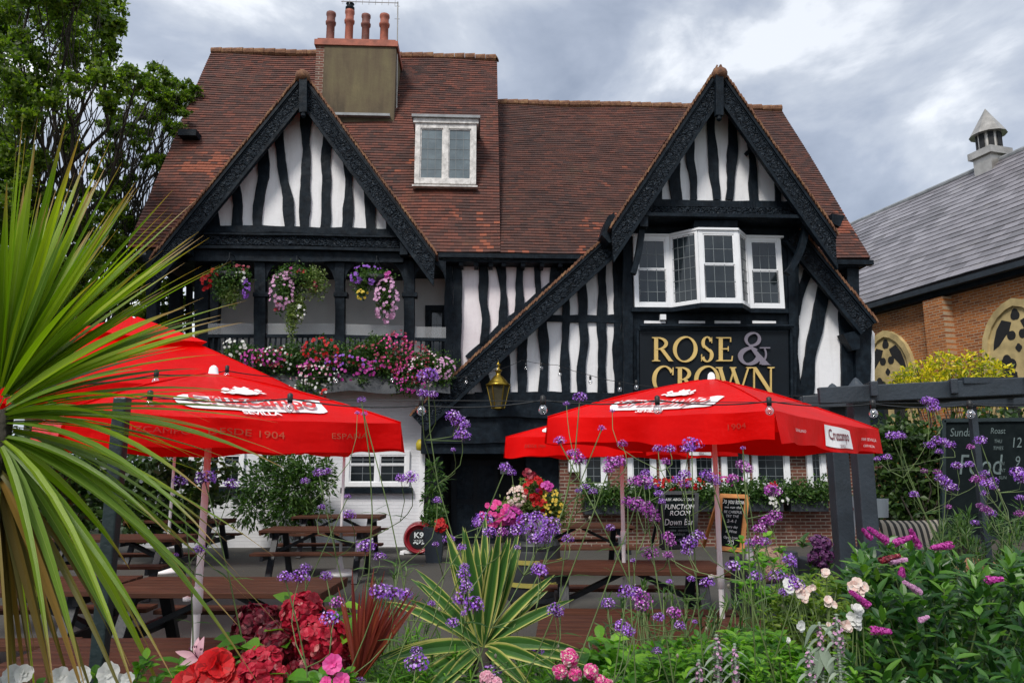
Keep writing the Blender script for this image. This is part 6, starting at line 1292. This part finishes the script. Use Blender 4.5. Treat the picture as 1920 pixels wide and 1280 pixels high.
verbena('verbena with the biggest violet flower mass, in front of the barrel planter', 1000, 1.9, [(968, 995, 12), (985, 975, 13), (1008, 972, 13), (1032, 982, 14), (1000, 992, 13), (1022, 1000, 12), (1004, 1012, 11), (1024, 1012, 9), (1040, 995, 9), (1065, 1010, 9), (1012, 1070, 13), (1008, 1064, 9), (1040, 1143, 12), (1047, 1150, 8), (970, 1026, 5), (969, 1178, 6), (1007, 1220, 10)], 7, leafy=12)
verbena('tall verbena with small magenta heads left of the middle parasol pole', 1120, 2.1, [(1049, 826, 9), (1128, 803, 6), (1087, 745, 11), (1070, 850, 7), (1085, 862, 12, 1), (1079, 850, 9, 1), (1146, 868, 12, 1), (1160, 866, 12, 1), (1140, 880, 9, 1), (1167, 832, 8, 1), (1084, 920, 5), (1097, 912, 7), (1112, 922, 7), (1144, 989, 7), (1062, 757, 5)], 8, leafy=8)
verbena('verbena with wide magenta clusters before the brick wall and the chalk sign', 1210, 2.0, [(1177, 940, 10, 1), (1194, 946, 14, 1), (1208, 953, 14, 1), (1221, 962, 12, 1), (1228, 973, 8, 1), (1206, 902, 13, 1), (1190, 903, 11, 1), (1214, 905, 8), (1211, 887, 8), (1247, 866, 8, 1), (1234, 841, 8), (1256, 842, 9), (1235, 925, 7), (1240, 940, 6), (1218, 1037, 13, 1), (1253, 1041, 8, 1), (1187, 1051, 5), (1148, 770, 4)], 9, leafy=16)
verbena('verbena low in front of the right tables with a curved violet cluster', 1190, 1.75, [(1175, 1110, 13), (1190, 1112, 13), (1203, 1122, 14, 1), (1203, 1137, 11, 1), (1140, 1131, 10), (1166, 1174, 12), (1178, 1184, 10), (1236, 1157, 9), (1264, 1149, 11, 1), (1274, 1173, 8), (1232, 1220, 7), (1255, 1090, 5), (1303, 1165, 4)], 10, leafy=16)
verbena('verbena around the nearest right parasol pole, with a round violet head against the red valance', 1310, 2.05, [(1297, 834, 15), (1290, 842, 10), (1283, 890, 10), (1270, 900, 9), (1284, 908, 9), (1325, 890, 10), (1334, 897, 10), (1343, 905, 7), (1292, 1018, 13), (1308, 1005, 11), (1288, 1034, 9), (1252, 1007, 10, 1), (1258, 1018, 8, 1), (1296, 1085, 6), (1326, 1092, 10), (1374, 1062, 11), (1393, 840, 4)], 11, leafy=14)
verbena('verbena with magenta tiers arching towards the sofa cushions', 1430, 2.1, [(1392, 872, 10, 1), (1402, 880, 10, 1), (1374, 897, 9, 1), (1450, 921, 13, 1), (1444, 918, 9, 1), (1408, 1018, 9), (1422, 1015, 11, 1), (1434, 1016, 9), (1424, 992, 10, 1), (1438, 978, 12, 1), (1453, 968, 11, 1), (1480, 1048, 10), (1484, 1056, 8), (1418, 1081, 11), (1457, 1080, 13), (1492, 1096, 12), (1486, 1085, 8), (1470, 1110, 8)], 12, leafy=8)
verbena('airy verbena at the right with many small violet heads before the blackboard', 1790, 2.9, [(1672, 817, 9), (1684, 817, 9), (1690, 818, 7), (1738, 752, 9), (1748, 754, 9), (1750, 766, 9), (1645, 860, 5), (1663, 857, 7), (1757, 826, 9), (1768, 828, 8), (1744, 835, 8), (1782, 834, 8), (1761, 847, 6), (1794, 873, 8), (1818, 871, 7), (1733, 883, 5, 1), (1757, 885, 6, 1), (1764, 897, 9), (1774, 905, 9), (1784, 914, 9), (1714, 927, 7), (1828, 980, 6), (1778, 950, 5, 1)], 13, leafy=26, spread=.15)
verbena('airy verbena nearest the right edge, its violet heads beside the chalked prices', 1870, 2.8, [(1838, 826, 9), (1820, 838, 6, 1), (1846, 888, 7), (1832, 899, 9, 1), (1840, 901, 8, 1), (1861, 902, 8), (1850, 907, 9), (1863, 913, 6), (1846, 925, 6), (1838, 948, 6, 1), (1850, 956, 8, 1), (1858, 962, 8), (1908, 886, 11), (1916, 894, 11), (1912, 933, 6), (1912, 963, 7, 1), (1925, 900, 10)], 14, leafy=26, spread=.15)

# --- cordyline at the left edge
c0 = W(-2, 752, 1.75)
co = thing('cordyline', 'huge spiky green cordyline at the left edge with long arching sword leaves', 'cordyline', root(c0.x - .03, 1.75))
tk = MB(); tk.tube([root(c0.x - .03, 1.75), Vector((c0.x - .02, 1.75, 1.2)), Vector((c0.x, 1.75, c0.z - .02))], [.05, .042, .035], 10); tk.build('trunk', M['bark'], co, True)
n = 168; el = RNG.uniform(-.42, 1.45, n) ; el = np.where((el < .25) & (RNG.random(n) < .35), RNG.uniform(.4, 1.4, n), el); az = RNG.uniform(-1.75, 1.75, n)          # azimuth from +x; some towards us
D = np.stack([np.cos(el) * np.cos(az) * np.where(RNG.random(n) < .22, -1, 1), np.cos(el) * np.sin(az) * .62 + .1, np.sin(el)], 1); D = norm(D)
D[:, 1] = np.maximum(D[:, 1], -.42)
D = norm(D)
Pb = np.array(tuple(c0)) + D * .035 + np.array([0, 0, -.05]) + np.array([0, 0, 1]) * (D[:, 2:3] * .07)
lf = MB(); Lr = RNG.uniform(.46, .68, n); dr_ = np.clip(.30 - D[:, 2] * .27, .02, .5) * RNG.uniform(.5, 1.3, n)
leaves(lf, Pb, D, np.array([[0, -.25, 1.]]) + RNG.normal(size=(n, 3)) * .35, Lr, RNG.uniform(.015, .029, n), 'strap', 9, dr_, .16); lf.build('green_leaves', M['cordyline'], co)
n = 13; az = RNG.uniform(-1.2, 1.6, n); D = np.stack([np.cos(az) * .75, np.sin(az) * .5, RNG.uniform(-.9, -.05, n)], 1); lf = MB()
leaves(lf, np.array(tuple(c0)) + np.array([0, 0, -.08]) + D * .03, D, np.array([[0, -.8, .8]]) + RNG.normal(size=(n, 3)) * .3, RNG.uniform(.42, .64, n), RNG.uniform(.018, .027, n), 'strap', 8, RNG.uniform(.2, .6, n), .2); lf.build('drooping_leaves', M['cordyline'], co)
n = 22; az = RNG.uniform(-1.2, 1.8, n); D = np.stack([np.cos(az) * .5, np.sin(az) * .4, RNG.uniform(-1.3, -.4, n)], 1); lf = MB()
leaves(lf, np.array(tuple(c0)) + np.array([0, 0, -.14]) + D * .02, D, np.array([[0, -1, .4]]) + RNG.normal(size=(n, 3)) * .4, RNG.uniform(.34, .60, n), RNG.uniform(.012, .022, n), 'strap', 8, RNG.uniform(.1, .4, n), .25); lf.build('dry_leaves', M['cordyline_dry'], co)

# --- variegated yucca
yb = W(905, 1212, 2.05); yu = thing('variegated_yucca', 'green yucca with creamy yellow leaf margins in the middle of the flower bed', 'yucca', root(yb.x, 2.05))
MB().tube([root(yb.x, 2.05), yb], [.03, .024], 8).build('trunk', M['bark'], yu, True)
lf = MB(); spec = []
for i in range(22): a = (i / 21 - .5) * 2; spec.append((math.sin(a * .40) + random.uniform(-.05, .05), random.uniform(-.3, .4), math.cos(a * .40), random.uniform(.25, .35), .02, random.uniform(.030, .040)))
for i in range(10): sg_ = -1 if i % 2 else 1; e_ = random.uniform(.35, .95); spec.append((sg_ * math.cos(e_), random.uniform(-.5, .5), math.sin(e_), random.uniform(.22, .31), .16, random.uniform(.024, .032)))
for i in range(10): sg_ = -1 if i % 2 else 1; e_ = random.uniform(.0, .3); spec.append((sg_ * math.cos(e_), random.uniform(-.7, .3), math.sin(e_), random.uniform(.20, .30), .22, .034))
for i in range(6): sg_ = -1 if i % 2 else 1; spec.append((sg_ * .8, random.uniform(-.9, -.1), random.uniform(-.5, -.1), random.uniform(.16, .24), .25, .034))
for (x, y, z, L_, dp, wd) in spec: leaves(lf, [tuple(yb)], [(x, y, z)], [(-x * .3 + random.uniform(-.3, .3), -.9, .35)], L_, wd, 'leaf', 8, dp, .22)
lf.build('leaves', M['yucca'], yu)

# --- dark red cordyline fan
rb_ = W(672, 1275, 1.95); pc = thing('purple_cordyline', 'upright fan of narrow dark red sword leaves right of the crimson hydrangeas', 'cordyline', root(rb_.x, 1.95)); lf = MB()
MB().tube([root(rb_.x, 1.95), rb_], [.02, .015], 7).build('trunk', M['bark'], pc, True)
for i in range(34): a = random.uniform(-.42, .75); leaves(lf, [tuple(rb_)], [(math.sin(a) * .8, random.uniform(-.35, .35), math.cos(a))], [(random.uniform(-.6, .6), -1, .1)], random.uniform(.17, .29), random.uniform(.010, .017), 'strap', 6, .06, .2)
lf.build('leaves', M['purple_strap'], pc)

# --- broad-leaved foliage helper: leaf tufts at given pixels
def tufts(mb, pts, L_, wd, n=9, droop=.25, elev=(.0, 1.1), fold=.15, segs=4, prof='leaf'):
    for (px, py, Y) in pts:
        c = np.array(tuple(W(px, py, Y))); m_ = n + random.randint(-2, 2); az = RNG.uniform(0, 6.28) + np.arange(m_) * 2.4; e_ = RNG.uniform(elev[0], elev[1], m_)
        D = np.stack([np.cos(az) * np.cos(e_), np.sin(az) * np.cos(e_), np.sin(e_)], 1); P = np.tile(c, (m_, 1)) - np.array([[0, 0, 1]]) * (np.arange(m_)[:, None] * L_ * .10)
        leaves(mb, P, D, np.array([[0, -.3, 1.]]) + RNG.normal(size=(m_, 3)) * .15, L_ * RNG.uniform(.65, 1.15, m_), wd * RNG.uniform(.8, 1.15, m_), prof, segs, droop, fold)
def region(poly, n, Y0, Y1, seed):
    """random points inside a pixel polygon"""
    rn = random.Random(seed); xs = [p[0] for p in poly]; ys = [p[1] for p in poly]; o = []
    while len(o) < n:
        x, y = rn.uniform(min(xs), max(xs)), rn.uniform(min(ys), max(ys)); ins = False; j = len(poly) - 1
        for i in range(len(poly)):
            if (poly[i][1] > y) != (poly[j][1] > y) and x < (poly[j][0] - poly[i][0]) * (y - poly[i][1]) / (poly[j][1] - poly[i][1]) + poly[i][0]: ins = not ins
            j = i
        if ins: o.append((x, y, rn.uniform(Y0, Y1) + (max(ys) - y) * .0012))
    return o
def twiggy(mb, base, pts, r, step=2, rn=random.Random(3)):
    for (px, py, Y) in pts[::step]: stem(mb, Vector(base) + Vector((rn.uniform(-.1, .1), rn.uniform(-.05, .05), 0)), W(px, py, Y) , r, .05, rn, 5)

# --- crimson hydrangeas
def hydrangea(label, px, Y, heads, mat, leafpts, seed, L_=.075):
    t = plant('hydrangea', label, 'hydrangea', px, Y, 'hydrangeas in the flower bed'); rn = random.Random(seed); st = MB(); lf = MB()
    for (x, y, rp, dy) in heads:
        c = W(x, y, Y + dy); r = rp * (Y + dy) / F; n = int(125 * (rp / 40) ** 1.2) + 24; d = rdir(n, .25); d[:, 1] = np.where(RNG.random(n) < .75, -np.abs(d[:, 1]), d[:, 1]); d = norm(d)
        mb = MB(); P = np.array(tuple(c)) + d * (r * (1 + RNG.normal(size=n) * .07))[:, None]; blooms(mb, P, d + RNG.normal(size=d.shape) * .35, .0125 * RNG.uniform(.8, 1.25, n), petals=4, cup=.15, wide=1.15); mb.lathe(c - Vector((0, 0, r * .85)), [(.001, 0), (r * .55, r * .2), (r * .82, r * .7), (r * .75, r * 1.2), (r * .4, r * 1.6), (.001, r * 1.7)], 12); mb.build('flower_head', M[mat], t)
        stem(st, t.location, c, .004, .05, rn)
    tufts(lf, [(x, y, Y + dy) for x, y, dy in leafpts], L_, L_ * .62, 6, .3, (-.1, .7)); twiggy(st, t.location, [(x, y, Y + dy) for x, y, dy in leafpts], .0025, 1, rn)
    st.build('stems', M['stem'], t, True); lf.build('leaves', M['bright_leaf'], t)
hydrangea('dusky crimson hydrangea heads with pale flecks at the back of the red group', 500, 2.05, [(476, 1172, 33, .05), (516, 1210, 36, 0), (457, 1228, 28, -.02), (588, 1252, 36, -.05), (560, 1236, 26, .02), (500, 1160, 20, .1), (625, 1272, 30, -.05)], 'crimson', [(440, 1195, .05), (430, 1240, -.05), (510, 1180, .1), (640, 1130, .1), (655, 1160, .05), (470, 1260, .1)], 1)
hydrangea('bright crimson-magenta hydrangea head lowest of the red group', 490, 1.85, [(492, 1266, 44, 0)], 'ruby', [(540, 1262, -.02), (430, 1275, .0), (545, 1285, 0), (460, 1200, .12)], 2)
hydrangea('ruby red hydrangea heads right of the dusky ones, under the violet verbena', 600, 2.0, [(606, 1200, 42, 0), (569, 1150, 34, .06), (570, 1200, 26, .06), (635, 1225, 26, .03)], 'ruby', [(650, 1170, .02), (530, 1190, .05), (600, 1262, -.1), (555, 1125, .15)], 3)

# --- small flowering plants along the bottom edge
def flowering(name, label, cat, px, Y, fl, leafpts, L_, wd, mat, group=None, seed=0, leafn=8):
    t = plant(name, label, cat, px, Y, group); rn = random.Random(seed + 77); st = MB(); lf = MB()
    for (x, y, rp, petals, m_, nx, nz, cup, wide) in fl:
        c = W(x, y, Y); mb = MB(); r = rp * Y / F; blooms(mb, [tuple(c)], [(nx, -1, nz)], r, petals, None, cup, wide)
        if petals == 5: blooms(mb, [tuple(c + Vector((nx, -1, nz)).normalized() * .002)], [(nx, -1, nz)], r * .45, 5, None, .9, .9)
        mb.build('flower', M[m_], t); stem(st, t.location, c + Vector((0, .01, 0)), .0022, .08, rn)
    tufts(lf, [(x, y, Y + .03) for x, y in leafpts], L_, wd, leafn); twiggy(st, t.location, [(x, y, Y + .03) for x, y in leafpts], .002, 1, rn)
    st.build('stems', M['stem'], t, True); lf.build('leaves', M[mat], t); return t
flowering('petunia', 'white petunias along the bottom left corner in front of the nearest table', 'petunia', 130, 1.85,
          [(28, 1266, 20, 5, 'white_petal', 0, .3, .5, 1.25), (46, 1262, 16, 5, 'white_petal', .4, .3, .5, 1.25), (112, 1268, 18, 5, 'white_petal', .6, .4, .7, 1.2), (150, 1272, 22, 5, 'white_petal', .2, .5, .5, 1.2), (206, 1262, 21, 5, 'white_petal', 0, .2, .4, 1.25), (215, 1280, 18, 5, 'white_petal', .1, .6, .4, 1.2), (240, 1272, 12, 5, 'white_petal', .3, .4, .5, 1.2), (5, 1282, 14, 5, 'white_petal', 0, .5, .5, 1.2)],
          [(0, 1285), (70, 1285), (180, 1262), (190, 1285), (260, 1255), (275, 1235), (250, 1285), (130, 1290), (290, 1280), (30, 1290)], .035, .020, 'bright_leaf', seed=1)
li = plant('stargazer_lily', 'single pale pink lily with swept-back petals above the scarlet begonias', 'lily', 378, 1.9); lc = W(372, 1234, 1.9); mb = MB(); st = MB(); lf = MB()
for (x, y, z, L_, wd) in ((-.95, -.2, .45, .062, .017), (1, -.1, .6, .058, .016), (-.35, .3, 1, .060, .018), (.15, -.3, 1.0, .055, .020), (.75, -.6, .15, .045, .017), (-.6, -.7, .0, .045, .018)):
    leaves(mb, [tuple(lc)], [(x, y, z)], [(x * .2, -1, .4)], L_, wd, 'leaf', 8, .12, .25, -.35)
mb.build('petals', M['pink_petal'], li, True); mb = MB()
for k in range(6): stem(mb, lc, lc + Vector((random.uniform(-.016, .016), -.02, random.uniform(.018, .032))), .0006); mb.lathe(lc + Vector((random.uniform(-.016, .016), -.02, random.uniform(.018, .03))), [(.001, 0), (.0018, .003), (.001, .006)], 5)
mb.build('stamens', M['eye'], li); stem(st, li.location, lc, .003); tufts(lf, [(330, 1262, 1.9), (352, 1275, 1.9), (372, 1262, 1.9), (420, 1240, 1.95), (345, 1245, 1.92)], .075, .022, 6); st.build('stem', M['stem'], li, True); lf.build('leaves', M['bright_leaf'], li)
flowering('begonia', 'scarlet begonias with ruffled petals at the bottom edge, left of the hydrangeas', 'begonia', 390, 1.8,
          [(404, 1252, 34, 7, 'red_petal', .2, .4, .35, 1.6), (412, 1248, 26, 8, 'red_petal', .5, .5, .8, 1.3), (395, 1244, 22, 8, 'red_petal', -.3, .7, .9, 1.2), (404, 1256, 18, 8, 'red_petal', .2, .2, 1.3, 1.2), (378, 1274, 32, 7, 'red_petal', -.2, .5, .35, 1.6), (370, 1268, 24, 8, 'red_petal', -.6, .5, .9, 1.3), (388, 1272, 20, 8, 'red_petal', .4, .4, 1.2, 1.2), (350, 1284, 26, 8, 'red_petal', 0, .6, .6, 1.4), (425, 1275, 24, 8, 'red_petal', .4, .5, .6, 1.4)],
          [(345, 1250), (330, 1285), (430, 1262), (440, 1290)], .05, .035, 'bright_leaf', seed=3)
flowering('pink_petunia', 'single hot pink petunia right of the crimson hydrangeas', 'petunia', 628, 1.8,
          [(624, 1244, 18, 5, 'hot_pink', .1, .3, .4, 1.25), (640, 1276, 15, 5, 'hot_pink', .3, .5, .4, 1.2), (612, 1280, 12, 5, 'hot_pink', -.3, .5, .4, 1.2)], [(650, 1262), (600, 1275), (660, 1285), (640, 1255)], .035, .020, 'bright_leaf', seed=4)
def puff(name, label, px, Y, heads, mat, mat2, leafpts, seed):
    t = plant(name, label, 'dahlia', px, Y); st = MB(); lf = MB(); rn = random.Random(seed)
    for (x, y, rp) in heads:
        c = W(x, y, Y); r = rp * Y / F; mb = MB()
        n_ = 58; d = rdir(n_, .25); d[:, 1] = -np.abs(d[:, 1]); d = norm(d); blooms(mb, np.array(tuple(c)) + d * r * .62, d + RNG.normal(size=d.shape) * .25, r * RNG.uniform(.26, .38, n_), 3, None, .35, .9); mb.extra[-1] = (*mb.extra[-1][:3], 1); mb.lathe(c - Vector((0, 0, r * .5)), [(.001, 0), (r * .5, r * .3), (r * .5, r * .7), (.001, r)], 9)
        mb.build('flower', [M[mat], M[mat2]], t); stem(st, t.location, c + Vector((0, .01, 0)), .0025, .06, rn)
    tufts(lf, [(x, y, Y + .03) for x, y in leafpts], .045, .02, 8); st.build('stems', M['stem'], t, True); lf.build('leaves', M['shrub_leaf'], t)
puff('pink_dahlia', 'cluster of pink and cream dahlias at the bottom edge right of the yucca', 1095, 1.9, [(1068, 1232, 20), (1050, 1258, 17), (1078, 1262, 16), (1108, 1258, 17), (1125, 1276, 14), (1140, 1282, 12)], 'hot_pink', 'blush', [(1060, 1280), (1090, 1285), (1040, 1275), (1130, 1290)], 1)
puff('pink_dahlia', 'single pink dahlia tucked under a violet verbena head at the bottom edge', 918, 1.85, [(912, 1270, 16), (928, 1280, 15)], 'pink_petal', 'pink_petal', [(890, 1285), (940, 1290), (905, 1290)], 2)

# --- greenery: ferny fill, bright cover, dark shrub
def green(name, label, cat, px, Y, poly, n, Y0, Y1, L_, wd, mat, seed, tn=9, group=None, stepm=3, **k):
    t = plant(name, label, cat, px, Y, group); pts = region(poly, n, Y0, Y1, seed); lf = MB(); st = MB(); tufts(lf, pts, L_, wd, tn, **k); twiggy(st, t.location, pts, .0028, stepm, random.Random(seed)); st.build('stems', M['stem'], t, True); lf.build('leaves', M[mat], t); return t
t = green('ground_cover', '', 'ground cover', 1280, 2.2, [(1110, 1275), (1150, 1225), (1200, 1212), (1290, 1192), (1400, 1180), (1470, 1180), (1540, 1230), (1600, 1300), (1120, 1300)], 360, 1.95, 2.45, .040, .015, 'bright_leaf', 1, 11)
for k_ in ('category',): del t[k_]
t['kind'] = 'stuff'; t['label'] = 'bright green low foliage filling the bed right of the dahlias'
green('hosta', 'broad-leaved pale green plant at the left end of the bright ground cover', 'hosta', 1130, 2.15, [(1095, 1220), (1125, 1190), (1165, 1200), (1190, 1225), (1185, 1262), (1130, 1262), (1098, 1240)], 14, 2.05, 2.3, .075, .034, 'bright_leaf', 2, 7, droop=.4)
green('yellow_green_shrub', 'fine yellow-green leafy plant carrying the white snapdragons', 'foliage plant', 1500, 2.3, [(1420, 1200), (1445, 1110), (1490, 1085), (1560, 1070), (1600, 1110), (1620, 1180), (1600, 1250), (1500, 1250), (1420, 1240)], 230, 2.2, 2.6, .038, .011, 'fresh_leaf', 3, 11)
green('airy_greenery', 'wispy light green foliage weaving between the red sword leaves and the yucca', 'foliage plant', 760, 2.3, [(690, 1290), (700, 1190), (740, 1160), (800, 1190), (840, 1230), (840, 1290)], 46, 2.2, 2.5, .055, .006, 'bright_leaf', 21, 10, elev=(.2, 1.4), stepm=1)
green('airy_greenery', 'wispy light green foliage between the yucca and the hosta behind the dahlias', 'foliage plant', 1040, 2.4, [(960, 1290), (970, 1230), (1040, 1215), (1100, 1230), (1120, 1290)], 50, 2.2, 2.5, .05, .008, 'bright_leaf', 22, 10, elev=(.2, 1.4), stepm=1)
green('ferny_plant', 'ferny green foliage under the yucca along the bottom edge', 'foliage plant', 830, 2.1, [(700, 1290), (715, 1235), (770, 1210), (850, 1220), (960, 1240), (1040, 1255), (1050, 1300), (700, 1300)], 190, 1.9, 2.4, .050, .006, 'bright_leaf', 4, 14)
green('rose_foliage', 'thin open bush with rounded leaflets beside the nearest right parasol pole', 'shrub', 1430, 2.6, [(1370, 1030), (1400, 1000), (1450, 1000), (1490, 1050), (1480, 1110), (1430, 1150), (1390, 1110)], 38, 2.4, 2.8, 0.034, .019, 'bright_leaf', 5, 7, stepm=1)
green('low_foliage', 'mixed green leaves along the bottom edge among the red flowers', 'foliage plant', 520, 2.1, [(290, 1300), (310, 1262), (430, 1250), (520, 1255), (700, 1262), (700, 1300)], 60, 1.95, 2.3, .045, .02, 'bright_leaf', 6, 7)
sh = green('hebe_shrub', 'dense glossy dark green shrub with magenta flower spikes filling the bottom right corner', 'shrub', 1760, 2.3, [(1590, 1300), (1590, 1200), (1600, 1120), (1575, 1075), (1600, 1035), (1650, 1010), (1720, 1030), (1790, 1040), (1850, 1050), (1940, 1030), (1960, 1300)], 430, 1.85, 2.75, .060, .0195, 'gloss_leaf', 7, 11, elev=(.15, 1.25), droop=.12)
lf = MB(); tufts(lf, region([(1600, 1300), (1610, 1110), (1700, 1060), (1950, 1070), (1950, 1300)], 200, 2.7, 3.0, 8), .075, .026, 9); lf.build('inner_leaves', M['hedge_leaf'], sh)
for (x, y, ax, az, L_, rp, m_) in ((1646, 1002, -.8, .55, .060, 9, 'magenta'), (1693, 1012, .7, .3, .045, 9, 'magenta'), (1715, 1008, -.4, .7, .050, 8, 'magenta'), (1765, 1024, -1, -.1, .055, 9, 'magenta'), (1668, 1046, .9, .3, .050, 8, 'crimson'), (1684, 1050, 1, .1, .04, 8, 'lilac_petal'), (1691, 1071, 0, .6, .02, 8, 'magenta'), (1710, 1100, -.8, .5, .050, 8, 'lilac_petal'), (1612, 1122, -.8, .6, .06, 9, 'magenta'), (1866, 1086, .9, .1, .035, 9, 'magenta'), (1652, 1182, 1, -.05, .045, 10, 'magenta'), (1733, 1159, .5, .3, .022, 6, 'lilac_petal'), (1625, 1000, -.6, .6, .03, 7, 'magenta')):
    c = W(x, y, 1.95); ax_ = np.array([ax, -.2, az]); ax_ = ax_ / np.linalg.norm(ax_); n = int(3600 * L_); tt = RNG.random(n); r = rp * 1.5 / F * (1 - .55 * tt) * (1 + RNG.normal(size=n) * .12); d = rdir(n); d = norm(d - (d @ ax_)[:, None] * ax_[None] * .7); mb = MB()
    P = np.array(tuple(c)) + ax_ * ((tt - .5) * L_)[:, None] + d * r[:, None]; blooms(mb, P, d, .0036, 4, None, .1, .8); mb.tube([c - Vector(ax_) * L_ * .5, c + Vector(ax_) * L_ * .5], [rp * 1.95 / F * .45, rp * 1.95 / F * .15], 7); mb.build('flower_spike', M[m_], sh)
# --- white and blush snapdragons
sn = plant('snapdragon', 'white and blush snapdragons between the yellow-green plant and the dark shrub', 'snapdragon', 1590, 2.1); st = MB(); rn = random.Random(9)
for (x, y, r, m_) in ((1483, 1098, 14, 'white_petal'), (1500, 1106, 15, 'blush'), (1520, 1100, 8, 'blush'), (1505, 1122, 9, 'blush'), (1550, 1075, 9, 'blush'), (1602, 1098, 14, 'blush'), (1612, 1106, 13, 'blush'), (1596, 1108, 12, 'white_petal'), (1606, 1142, 11, 'white_petal'), (1600, 1160, 12, 'white_petal'), (1606, 1172, 8, 'white_petal'), (1584, 1172, 12, 'blush'), (1500, 1172, 9, 'white_petal'), (1553, 1172, 6, 'blush'), (1478, 1200, 5, 'white_petal'), (1556, 1128, 10, 'blush')):
    c = W(x, y, 2.0); mb = MB(); rr = r * 2.0 / F
    for q in range(4): o = Vector((rn.uniform(-1, 1), rn.uniform(-.6, .2), rn.uniform(-1, 1))) * rr * .5; blooms(mb, [tuple(c + o)], [(rn.uniform(-.6, .6), -1, rn.uniform(-.1, .8))], rr * .75, 5, None, .5, 1.2)
    mb.build('flower', M[m_], sn); stem(st, sn.location + Vector((rn.uniform(-.1, .1), 0, 0)), c, .002, .05, rn)
st.build('stems', M['stem'], sn, True)
# --- silver lamb's ear
def lambs_ear(label, px, ytop, Y, thick, seed, droopy=False):
    t = plant('lambs_ear', label, 'lambs ear', px, Y, 'silver lambs ear stalks'); rn = random.Random(seed); top = W(px, ytop, Y); st = MB(); st.tube([t.location, t.location.lerp(top, .5) + Vector((.004, 0, 0)), top], [.005, .0045, .003], 7); st.build('stem', M['silver_leaf'], t, True)
    lf = MB(); z = top.z - .004; k = 0
    while z > top.z - .20:
        c = Vector((top.x, Y, z)); n = 14; a = RNG.uniform(0, 6.28) + np.arange(n) * 2 * math.pi / n; r = thick * (.5 + min(.5, k * .12)) if k < 40 else thick
        P = np.array(tuple(c)) + np.stack([np.cos(a), np.sin(a), 0 * a], 1) * r * .4; D = np.stack([np.cos(a), np.sin(a), .35 + .3 * RNG.random(n)], 1); leaves(lf, P, D, np.array([[0, 0, 1.]]), r * .8, r * .55, 'leaf', 2, .1, .3)
        if k % 3 == 2: leaves(lf, [tuple(c)] * 2, [(1, -.2, .2), (-1, -.2, .2)], [(0, 0, 1)], .035, .014, 'leaf', 4, .8, .1)
        z -= thick * .85; k += 1
    if droopy: leaves(lf, [tuple(top - Vector((0, 0, .01)))] * 4, [(1, -.2, .5), (-1, -.3, .5), (.6, -.9, .2), (-.3, .9, .3)], [(0, 0, 1)], .05, .018, 'leaf', 6, 1.3, .15); leaves(lf, [tuple(top - Vector((0, 0, .05)))] * 2, [(.2, -.5, -1), (-.4, -.4, -1)], [(0, -1, 0)], .07, .026, 'leaf', 5, .1, .1)
    lf.build('felted_leaves', M['silver_leaf'], t)
    bl = MB(); P, d = scatter(tuple(top - Vector((0, 0, .06))), (thick, thick, .055), 46, False); blooms(bl, P, d, .0035, 4); bl.build('tiny_flowers', M['lilac_petal'], t)
lambs_ear('tallest silver lambs ear spike, right of the drooping one', 1568, 1150, 1.75, .013, 1)
lambs_ear('silver lambs ear with drooping leaves at its tip like a bell', 1536, 1165, 1.8, .008, 2, True)
lambs_ear('short silver lambs ear spike left of the tall one at the bottom edge', 1516, 1212, 1.7, .012, 3)
lambs_ear('slim silver lambs ear stalk just right of the nearest parasol pole foot', 1343, 1188, 1.8, .011, 4)
lambs_ear('faded silver lambs ear stalk in the ground cover, right of the slim one', 1377, 1205, 1.8, .009, 5)
lambs_ear('faded silver lambs ear stalk in the ground cover, left of the slim one', 1310, 1235, 1.85, .009, 6)
# --- dark amaranth plume
am_ = plant('amaranth', 'dark maroon feathery plume beside the sofa, left of the pergola post foot', 'amaranth', 1535, 2.9); mb = MB()
for (x, y, r) in ((1530, 1015, 14), (1545, 1020, 15), (1535, 1035, 16), (1548, 1040, 14), (1525, 1045, 12), (1540, 1055, 13)):
    c = np.array(tuple(W(x, y, 2.9))); P, d = scatter(c, (r * 2.9 / F,) * 3, 60, False, .4); blooms(mb, P, d, .008, 4)
mb.build('plume', M['calyx'], am_); st = MB(); stem(st, am_.location, W(1538, 1040, 2.9), .004); st.build('stem', M['stem'], am_, True); lf = MB(); tufts(lf, [(1520, 1060, 2.9), (1555, 1062, 2.9), (1505, 1010, 2.9)], .05, .02, 7); lf.build('leaves', M['shrub_leaf'], am_)
# --- grassy undergrowth at the foot of the verbena on the right
green('narrow_leaf_clump', 'tangle of narrow green leaves behind the dark shrub at the right edge', 'foliage plant', 1830, 2.9, [(1700, 1060), (1740, 1000), (1800, 960), (1870, 950), (1940, 940), (1960, 1060)], 70, 2.8, 3.0, .06, .0075, 'shrub_leaf', 12, 12, elev=(.1, 1.4), droop=.1, stepm=2)

green('mixed_foliage', 'thin mixed stems and leaves in front of the right tables, among the verbena', 'foliage plant', 1240, 2.3, [(1100, 1230), (1120, 1130), (1200, 1090), (1300, 1110), (1400, 1120), (1440, 1200), (1400, 1240)], 60, 2.2, 2.6, .048, .0065, 'shrub_leaf', 31, 9, elev=(.2, 1.4), stepm=1, droop=.15)
green('mixed_foliage', 'sparse narrow-leaved stems rising between the crimson hydrangeas and the yucca', 'foliage plant', 730, 2.2, [(690, 1250), (690, 1090), (740, 1040), (790, 1100), (830, 1180), (830, 1260)], 40, 2.15, 2.5, .045, .0055, 'shrub_leaf', 32, 8, elev=(.2, 1.4), stepm=1, droop=.15)
green('mixed_foliage', 'fine green leaves along the bottom edge below the white snapdragons', 'foliage plant', 1480, 1.95, [(1400, 1300), (1420, 1230), (1500, 1215), (1600, 1225), (1620, 1300)], 70, 1.85, 2.1, .030, .012, 'bright_leaf', 33, 10)
